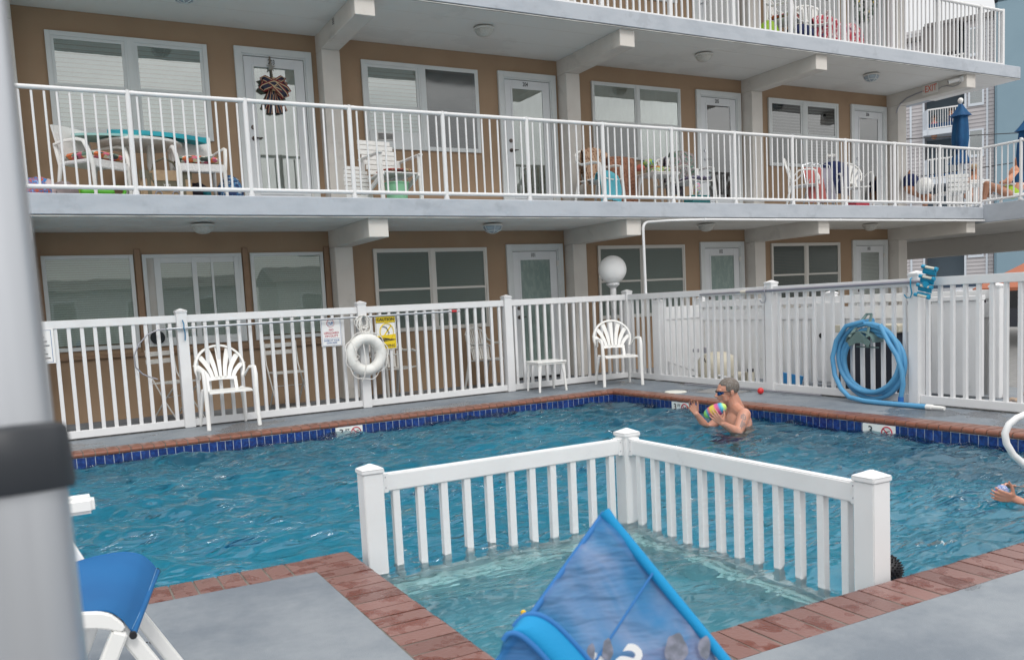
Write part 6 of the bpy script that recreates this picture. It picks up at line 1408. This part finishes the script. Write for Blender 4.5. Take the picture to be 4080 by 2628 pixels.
# motifs are built one by one above
# rounded headrest band in front
g = G(); q0, q1, q2, q3, q4 = KD(300, 1340, 1.0), KD(400, 1200, 1.0), KD(560, 1130, 1.0), KD(760, 1230, 1.0), KD(1120, 1640, 1.0)
outer = [KD(*q, 1.02) for q in ((385, 1225), (440, 1160), (500, 1118), (590, 1115), (690, 1155), (790, 1230), (900, 1340), (1010, 1460), (1120, 1590), (1300, 1800))]
inner = [KD(*q, .985) for q in ((290, 1345), (320, 1300), (350, 1285), (400, 1285), (470, 1320), (560, 1395), (660, 1500), (740, 1600), (830, 1720), (980, 1900))]
g.grid(lambda u, v: lerp(cat_(inner, u), cat_(outer, u), v)-FW*(.012*math.sin(math.pi*v)), 40, 8); g.obj('headrest_band', 'pipe', bcx, smooth=True)
g = G(); g.tube([cat_(outer, i/40)-FW*.002 for i in range(41)], .0035, 8); g.tube([cat_(inner, i/40)-FW*.004 for i in range(41)], .0035, 8); g.obj('band_piping', bpy.data.materials['dark blue seam'], bcx, smooth=True)
low = [KD(*q, 1.03) for q in ((235, 1500), (250, 1440), (265, 1420), (300, 1450), (360, 1520), (430, 1620), (520, 1750), (600, 1850), (700, 1950), (850, 2100))]
low = [KD(*q, .99) for q in ((190, 1700), (215, 1620), (240, 1560), (300, 1560), (380, 1620), (450, 1700), (520, 1790), (600, 1880), (700, 1980), (850, 2150))]
g = G(); g.grid(lambda u, v: lerp(cat_(low, u), cat_(inner, u), v), 30, 6); g.obj('headrest_front', mf, bcx, smooth=True)
# frame that carries it down to the deck, below the picture
g = G(); g.tube([A_-nrm*.012, lerp(A_, Bl, .5)-nrm*.012, Bl-nrm*.012, Bl+V((.05, .0, -.3)), V((Bl.x+.08, Bl.y, .02))], .008, 8); g.tube([Cl-nrm*.012, Cl+V((-.03, 0, -.2)), V((Cl.x-.05, Cl.y, .02))], .008, 8); g.tube([V((Bl.x+.08, Bl.y, .02)), V((Cl.x-.05, Cl.y, .02))], .008, 8); g.obj('frame_tube', 'alu', bcx, smooth=True)
# ================================================================ SUNDECK PEOPLE AND UMBRELLAS
M['umb'] = mat('royal blue canvas', (.008, .08, .20), .8, noise=(5, (.006, .05, .15), .4, .7))
def umbrella(px_, D, label, y0=412, y1=650, w=38):
    top = PD(px_, y0, D); bot = PD(px_+4, y1, D); k = D/F; t = thing('closed_umbrella', label, 'umbrella', (top.x, top.y, 2.53), 0, 'closed blue umbrellas on the sundeck')
    ax = V((top.x, top.y, 0)); H_ = top.z-bot.z
    prof = [(0, 0), (.03, -.02), (.06, -.10), (.11, -.20), (.155, -.275), (.10, -.28), (.115, -.50), (.125, -.75), (.11, -.95), (.07, -1.03), (.12, -1.12), (.17, -1.26), (.10, -1.27), (0, -1.25)]
    g = G(); n_ = 30; s_ = H_/1.27; pr = [(r*1.25, z*s_) for r, z in prof]
    g.lathe((top.x, top.y, top.z), pr, n_)
    for j in range(len(pr)):
        for i in range(n_):
            q = g.v[j*n_+i]; a = 2*math.pi*i/n_; f = 1+.16*math.sin(a*5+j*.35); q.x = top.x+(q.x-top.x)*f; q.y = top.y+(q.y-top.y)*f
    g.obj('canopy', 'umb', t, smooth=60)
    g = G(); g.cyl((top.x, top.y, 2.531), (top.x, top.y, top.z+.02), .022, n=10); g.obj('pole', 'rail', t, smooth=40)
    g = G(); g.ell((top.x, top.y, top.z+.055), .055, .055, .06); g.obj('finial', 'resin', t, smooth=True)
    g = G(); g.lathe((top.x, top.y, 2.531), [(0, 0), (.25, 0), (.24, .05), (.05, .08), (0, .08)], 20); g.obj('base', 'dirty', t, smooth=40)
umbrella(3827, 18.3, 'closed blue umbrella on the sundeck with white ball tip, left one')
umbrella(4094, 15.5, 'closed blue umbrella cut off by the right edge of the photo', 466, 720)
M['peach'] = mat('peach shirt', (.62, .30, .19), .85, bump=(40, .4, .01)); M['limec'] = mat('lime bikini cloth', (.38, .58, .05), .8); M['blond'] = mat('blond hair', (.52, .40, .24), .8, bump=(120, .8, .004))
def Zb(x, y, d): return PD(3560+x/3.5, 380+y/3.5, d)
wo = thing('person', 'blond woman in a peach shirt and lime bikini bottoms reclining on the sundeck', 'person', Zb(1640, 1500, 16.6))
g = G(); D_ = 16.6; hd_ = Zb(1735, 935, D_); g.ell(hd_, .085, .08, .11, 16, 12); g.cap(Zb(1705, 985, D_), Zb(1725, 1060, D_), .045, .05); g.ell(hd_+(Zb(1680, 950, D_)-hd_)*.9, .025, .02, .03, 10, 8)
g.cap(Zb(1725, 1080, D_), Zb(1690, 1300, D_), .13, .12, 14); g.cap(Zb(1690, 1320, D_), Zb(1620, 1350, D_), .12, .11, 14)
g.cap(Zb(1590, 1340, D_), Zb(1370, 1270, D_), .095, .07, 14); g.cap(Zb(1370, 1270, D_), Zb(1290, 1450, D_), .065, .05, 12); g.cap(Zb(1600, 1370, D_-.2), Zb(1300, 1240, D_-.2), .085, .065, 12); g.cap(Zb(1300, 1240, D_-.2), Zb(1260, 1460, D_-.2), .06, .045, 12)
g.cap(Zb(1700, 1110, D_-.15), Zb(1600, 1190, D_-.2), .055, .045); g.cap(Zb(1600, 1190, D_-.2), Zb(1510, 1215, D_-.2), .04, .035); g.ell(Zb(1500, 1215, D_-.2), .05, .03, .03)
blob('body', g, 'skin2', wo, .014, 3)
g = G(); g.cap(Zb(1725, 1085, D_), Zb(1700, 1290, D_), .15, .145, 16); g.cap(Zb(1700, 1110, D_-.15), Zb(1605, 1190, D_-.2), .075, .07, 12); blob('shirt', g, 'peach', wo, .014, 2)
g = G(); g.cap(Zb(1660, 1345, D_), Zb(1600, 1330, D_), .135, .12, 16); g.obj('bikini_bottom', 'limec', wo, smooth=True)
g = G(); g.ell(Zb(1765, 915, D_), .105, .10, .12, 16, 12); g.cap(Zb(1790, 960, D_), Zb(1815, 1040, D_), .07, .05); g.obj('hair', 'blond', wo, smooth=True)
mn = thing('person', 'tanned person sitting upright behind a white chair back on the sundeck', 'person', Zb(1120, 1500, 19))
g = G(); D_ = 19; g.ell(Zb(1120, 1045, D_), .10, .09, .135, 16, 12); g.cap(Zb(1125, 1100, D_), Zb(1125, 1170, D_), .06, .07); g.cap(Zb(1120, 1230, D_), Zb(1120, 1420, D_), .18, .16, 16); g.cap(Zb(1040, 1400, D_-.3), Zb(1180, 1460, D_-.6), .09, .07)
for s_ in (-1, 1): g.cap(Zb(1120+s_*40, 1210, D_), Zb(1120+s_*60, 1340, D_-.1), .055, .045)
blob('body', g, 'skin2', mn, .014, 3)
g = G(); g.ell(Zb(1122, 1012, D_), .108, .10, .09, 16, 10); g.obj('hair', mat('sandy hair', (.30, .22, .14), .8), mn, smooth=True)
g = G(); g.bar(Zb(1085, 1045, D_-.12), Zb(1140, 1045, D_-.12), .03, .04); g.obj('sunglasses', 'black', mn)
p3_ = thing('person', 'person in a navy top with a round white hat bending forward on the sundeck', 'person', Zb(350, 1500, 16.5))
g = G(); D_ = 16.5; g.ell(Zb(385, 1280, D_), .10, .09, .12); g.cap(Zb(330, 1310, D_), Zb(230, 1230, D_), .12, .12, 14); g.cap(Zb(230, 1300, D_), Zb(440, 1400, D_), .10, .08, 14); g.cap(Zb(440, 1400, D_), Zb(560, 1440, D_), .07, .06); g.cap(Zb(440, 1420, D_), Zb(440, 1530, D_), .07, .05); g.cap(Zb(215, 1130, D_), Zb(230, 1060, D_), .04, .03)
blob('body', g, 'skin2', p3_, .014, 3)
g = G(); g.cap(Zb(235, 1200, D_), Zb(345, 1300, D_), .15, .12, 16); g.obj('top', 'navy', p3_, smooth=True)
g = G(); g.ell(Zb(425, 1265, D_-.1), .17, .17, .16, 20, 12); g.obj('hat', 'resin', p3_, smooth=True)
# white slatted bench chairs on the deck
def deck_chair(x0, x1, y0, y1, D, label, n_=4):
    a, b = Zb(x0, y0, D), Zb(x1, y1, D); c_ = (a+b)/2; t = thing('slatted_deck_chair', label, 'chair', (c_.x, c_.y, 2.53), 0, 'white slatted chairs on the sundeck')
    g = G(); wd = (b-a).dot(hx); h_ = a.z-b.z; zb = b.z
    for j in range(n_): g.bar(c_+V((0, 0, a.z-c_.z-h_*(j+.5)/n_))-hx*wd/2, c_+V((0, 0, a.z-c_.z-h_*(j+.5)/n_))+hx*wd/2, .03, h_/n_*.82)
    g.obj('backrest', 'resin', t, bevel=.006)
    g = G(); g.bar(c_-hx*wd/2+hy*.28+V((0, 0, zb-c_.z)), c_+hx*wd/2+hy*.28+V((0, 0, zb-c_.z)), .5, .04); g.obj('seat', 'resin', t, bevel=.006)
    for s_ in (-1, 1):
        for d_ in (0, .52):
            q = c_+hx*(s_*wd/2*.92)+hy*d_; g = G(); g.bar(V((q.x, q.y, zb)), V((q.x, q.y, 2.531)), .05, .04, (0, 1, 0)); g.obj('leg', 'resin', t)
deck_chair(755, 1050, 1105, 1330, 15.9, 'white slatted chair back on the sundeck between the people')
deck_chair(1060, 1350, 1180, 1225, 17.5, 'white chair with thin back rails beside the seated person', 2)
g = G(); D_ = 16.5
for x0, y0, x1, y1 in ((1490, 1235, 1850, 1235), (1340, 1400, 1830, 1370), (1270, 1440, 1500, 1420)): g.bar(Zb(x0, y0, D_), Zb(x1, y1, D_), .05, .035)
for x0, y0 in ((1500, 1240), (1760, 1240)): g.bar(Zb(x0, y0, D_), Zb(x0, 1520, D_), .05, .04, (0, 1, 0))
tag(g.obj('white_lounger', 'resin', bevel=.006), 'white resin lounger carrying the reclining woman', 'lounger')
# ================================================================ BUILDINGS BEYOND
Q = PD(3960, 700, 46); BT = V((-.5, .866, 0)); BN = V((-.866, -.5, 0))
def Bp(t, z, d=0): return Q+BT*t+BN*d+V((0, 0, z-Q.z))
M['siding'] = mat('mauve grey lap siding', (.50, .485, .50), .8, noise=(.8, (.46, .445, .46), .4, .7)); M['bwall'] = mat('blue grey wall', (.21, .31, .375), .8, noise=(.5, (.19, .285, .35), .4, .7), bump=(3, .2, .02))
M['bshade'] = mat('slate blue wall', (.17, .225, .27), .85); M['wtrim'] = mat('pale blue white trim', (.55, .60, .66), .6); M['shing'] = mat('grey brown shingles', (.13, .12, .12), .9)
M['bglass'] = glassy('distant window glass', (.30, .42, .45), .25); M['drape'] = mat('blue green curtain', (.09, .24, .30), .8)
def bbox(g, t0, t1, z0, z1, d0, d1):
    g.prism([Bp(t0, z0, d0), Bp(t1, z0, d0), Bp(t1, z1, d0), Bp(t0, z1, d0)], BN*(d1-d0)); return g
sd_ = thing('siding_building', 'grey sided apartment block with recessed white balconies behind the motel', 'building', Bp(3, 0))
g = G()
for t0, t1 in ((0, 1.36), (3.40, 14)):
    bbox(g, t0, t1, 0, 15, -6, 0)
g.obj('wall', 'siding', sd_)
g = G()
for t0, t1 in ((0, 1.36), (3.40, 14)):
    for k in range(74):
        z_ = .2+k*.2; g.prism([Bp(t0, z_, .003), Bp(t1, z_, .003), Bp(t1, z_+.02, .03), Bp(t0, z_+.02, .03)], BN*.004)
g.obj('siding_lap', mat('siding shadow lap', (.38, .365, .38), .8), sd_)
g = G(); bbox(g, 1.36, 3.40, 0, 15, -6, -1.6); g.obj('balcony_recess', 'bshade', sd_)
g = G()
for t0 in (.27, 4.0, 1.30, 3.35): bbox(g, t0, t0+.10, 0, 14.9, .0, .05)
g.obj('corner_trim', 'wtrim', sd_)
def bwin(t0, t1, z0, z1):
    g = G(); f = .09
    for a, b, c_, d_ in ((t0-f, t0, z0-f*1.6, z1+f), (t1, t1+f, z0-f*1.6, z1+f), (t0, t1, z1, z1+f), (t0, t1, z0-f*1.6, z0)): bbox(g, a, b, c_, d_, .0, .07)
    o = g.obj('window', 'wtrim', sd_)
    g = G(); bbox(g, t0, t1, z0, z1, .03, .032); g.obj('pane', 'bglass', o)
    g = G(); g.grid(lambda u, v: Bp(lerp(t0, t1, u), lerp(z0, z1, v), .015+.008*math.sin(u*50)), 40, 1); g.obj('curtain', 'drape', o)
for z0 in (2.6, 5.3, 7.95, 10.65, 13.25): bwin(.56, 1.13, z0, z0+1.25)
for z0 in (5.9, 8.6, 11.3): bwin(4.35, 5.0, z0, z0+1.6)
for fl in range(1, 5):
    zf = 1.42+(fl)*2.70; zf = 9.5-2.66*(3-fl)
    g = G(); bbox(g, 1.37, 3.39, zf-.30, zf, -1.6, .55); o = g.obj('balcony', 'wtrim', sd_)
    g = G(); bbox(g, 1.37, 3.12, zf+.02, zf+.08, .50, .55); bbox(g, 1.37, 3.12, zf+1.02, zf+1.09, .50, .55)
    for k in range(15): t_ = 1.42+k*.12; bbox(g, t_, t_+.028, zf+.08, zf+1.02, .51, .54)
    g.obj('balcony_rail', 'rail', o)
    g = G(); g.prism([Bp(3.12, zf-.3, .55), Bp(3.39, zf-.3, 0), Bp(3.39, zf+1.05, 0), Bp(3.12, zf+1.09, .55)], BT*.03); g.obj('side_screen', 'wtrim', o)
    g = G(); bbox(g, 1.40, 3.1, zf+.02, zf+.30, .35, .45); g.obj('blue_bench', 'umb', o)
g = G(); bbox(g, 1.7, 3.38, 13.5, 15.05, -.3, .3); g.obj('dormer', 'shing', sd_)
g = G(); bbox(g, -.02, 1.45, 14.95, 15.2, -6, .2); bbox(g, 3.3, 14, 14.40, 14.62, -6, .2); bbox(g, 1.45, 3.3, 15.0, 15.15, -6, .4); g.obj('roof', 'shing', sd_)
bb_ = thing('blue_building', 'tall plain blue grey building at the right edge', 'building', Bp(-4, 0))
g = G(); bbox(g, -16, -.04, 0, 15.65, -8, .45); g.obj('wall', 'bwall', bb_, bevel=.12, seg=3)
g = G(); bbox(g, -16.1, .0, 15.66, 15.78, -8, .5); g.obj('roof_edge', mat('dark roof edge', (.07, .075, .09), .7), bb_)
g = G(); bbox(g, -.5, 14, 0, 1.1, 0, .25); g.obj('foundation', mat('dark slate band', (.035, .055, .09), .8), sd_)
for x, y0, lb, mm in ((3722, 478, 'sunbather with pink towel on the distant upper balcony', 'redtow'), (3790, 450, 'dark haired person standing on the distant upper balcony', 'skin2')):
    c_ = PN(x, y0+30, Bp(0, 0, .2), BN); t = thing('person', lb, 'person', (c_.x, c_.y, 6.9+2.6)); g = G(); g.cap(c_+V((0, 0, -.25)), c_+V((0, 0, .2)), .2, .17, 12); g.ell(c_+V((0, 0, .48)), .12, .12, .15); g.cap(c_+V((0, 0, -.3)), c_+V((0, 0, -.5)), .18, .15); blob('body', g, 'skin2', t, .03, 1)
    g = G(); g.cap(c_+V((0, 0, -.2))+BN*.03, c_+V((0, 0, .12))+BN*.03, .23, .2, 12); g.obj('clothes', 'navy' if mm == 'skin2' else 'redtow', t, smooth=True)
    g = G(); g.ell(c_+V((0, 0, .55)), .135, .135, .12); g.obj('hair', mat('dark brown hair', (.05, .03, .02), .8) if 'dark brown hair' not in bpy.data.materials else bpy.data.materials['dark brown hair'], t, smooth=True)
# power lines
for k, (a, b) in enumerate((((3500, 560), (4200, 522)), ((3500, 727), (4100, 640)))):
    P0, P1 = PD(*a, 34), PD(*b, 34); d_ = P1-P0; g = G(); g.tube([P0+d_*t+V((0, 0, -.5*4*((t+8)/17)*(1-(t+8)/17))) if False else P0+d_*t for t in [i/4 for i in range(-32, 37, 4)]], .018, 6)
    tag(g.obj('power_line', 'black'), ('upper' if k == 0 else 'lower')+' thin dark overhead wire crossing in front of the grey building', 'wire')
# parked vehicle, bollard, orange awning
def vehicle(c, az, col, name, label):
    t = thing(name, label, 'car', c, az); m_ = mat(name+' paint', col, .25, metal=.2, coat=.5)
    g = G(); g.grid(lambda u, v: (0, 0, 0), 1, 1); g = G()
    side = [(-2.35, .35), (-2.4, .75), (-2.3, 1.02), (-2.1, 1.75), (-1.9, 1.84), (.55, 1.82), (1.25, 1.15), (2.25, 1.0), (2.4, .7), (2.35, .35)]
    g.prism([V((x_, -.93, z_)) for x_, z_ in side], (0, 1.86, 0)); g.obj('body', m_, t, bevel=.07, seg=3, local=True, smooth=40)
    g = G()
    for s_ in (-1, 1): g.box(-1.95, s_*.935-.004, 1.12, .5, s_*.935+.004, 1.68)
    g.add([(-2.30, -.78, 1.10), (-2.30, .78, 1.10), (-2.13, .74, 1.70), (-2.13, -.74, 1.70)], [(0, 1, 2, 3)]); g.obj('windows', mat('dark car glass', (.02, .025, .03), .08), t, local=True)
    for s_ in (-1, 1):
        g = G(); g.box(-2.43, s_*.80-.10, .95, -2.30, s_*.80+.10, 1.35); g.obj('tail_light', mat('red lens', (.55, .01, .02), .2) if 'red lens' not in bpy.data.materials else bpy.data.materials['red lens'], t, bevel=.02, local=True)
        for x_ in (-1.45, 1.5):
            g = G(); g.cyl((x_, s_*.95, .36), (x_, s_*.72, .36), .36, n=24); w__ = g.obj('wheel', 'black', t, bevel=.02, local=True, smooth=40)
            g = G(); g.cyl((x_, s_*.955, .36), (x_, s_*.94, .36), .22, n=16); g.obj('rim', 'alu', w__, local=False) if False else g.obj('rim', 'alu', t, local=True)
vc_ = PZ(4100, 1455, -.02); vc_ = PD(4110, 1330, 27.5); vc_.z = -.85
vehicle(vc_, R(70), (.012, .018, .035), 'parked_car', 'dark blue parked car with red tail light seen through the right fence')
v2 = PD(3780, 1200, 31); v2.z = -.85
vehicle(v2, R(62), (.30, .32, .35), 'parked_car', 'light grey parked car with slanting windscreen behind the fence post')
bp0 = PX(3982, 1480, 9.0); g = G(); g.cyl((bp0.x, bp0.y, -.05), (bp0.x, bp0.y, PX(3982, 1372, 9.0).z), .075, n=20); g.ell((bp0.x, bp0.y, PX(3982, 1372, 9.0).z), .075, .075, .02, 20, 6)
tag(g.obj('bollard', mat('chipped yellow paint', (.55, .32, .03), .6, noise=(8, (.42, .25, .04), .5, .7)), smooth=40), 'yellow steel bollard seen through the right fence', 'bollard')
oc = PD(4115, 1050, 27); t = thing('orange_umbrella', 'orange patio umbrella just above the right fence', 'umbrella', (oc.x, oc.y, -.05))
zt_ = PD(4085, 1032, 27).z; g = G(); g.lathe((oc.x, oc.y, zt_), [(0, .0), (.5, -.25), (1.7, -.85), (1.7, -.95), (.5, -.33), (0, -.1)], 8); g.obj('canopy', mat('faded orange canvas', (.33, .11, .06), .8), t); g = G(); g.cyl((oc.x, oc.y, -.05), (oc.x, oc.y, zt_), .022, n=8); g.obj('pole', 'alu', t)
# rubble by the fence foot
g = G(); r_ = random.Random(4)
for i in range(120):
    c_ = V((r_.uniform(7.7, 9.0), r_.uniform(-7.0, -4.6), 0.01)); g.ell(c_, r_.uniform(.015, .06), r_.uniform(.015, .05), r_.uniform(.01, .035), 7, 5)
tag(g.obj('gravel', mat('rubble stones', (.25, .21, .19), .9, noise=(9, (.4, .3, .22), .45, .6))), kind='stuff')
# houses across the street behind the camera (seen as reflections in the ground floor windows)
for x, wd, hgt, rf, col, lb in ((-24, 12, 3.4, 1.2, (.34, .36, .38), 'grey gabled house across the street, leftmost'), (-9, 11, 3.1, .9, (.40, .38, .34), 'low beige house across the street, second from the left'), (5, 12, 3.2, .8, (.36, .37, .40), 'low grey house across the street'), (20, 13, 3.3, 1.2, (.42, .42, .42), 'wide pale house across the street')):
    t = thing('house', lb, 'building', (x, -46, 0), 0, 'houses across the street'); m_ = mat('house wall', col, .8)
    g = G(); g.box(x-wd/2, -50, -.05, x+wd/2, -44, hgt); g.obj('wall', m_, t)
    g = G(); g.prism([(x-wd/2-.3, -50.4, hgt), (x-wd/2-.3, -43.6, hgt), (x-wd/2-.3, -47, hgt+rf)], (wd+.6, 0, 0)); g.obj('roof', 'shing', t)
    for k in range(3):
        wx = x-wd/2+wd*(k+.5)/3; g = G(); g.box(wx-.7, -44, 1.2, wx+.7, -43.94, 2.6); o = g.obj('window', 'wtrim', t); g = G(); g.box(wx-.6, -43.94, 1.3, wx+.6, -43.93, 2.5); g.obj('pane', 'dark', o)
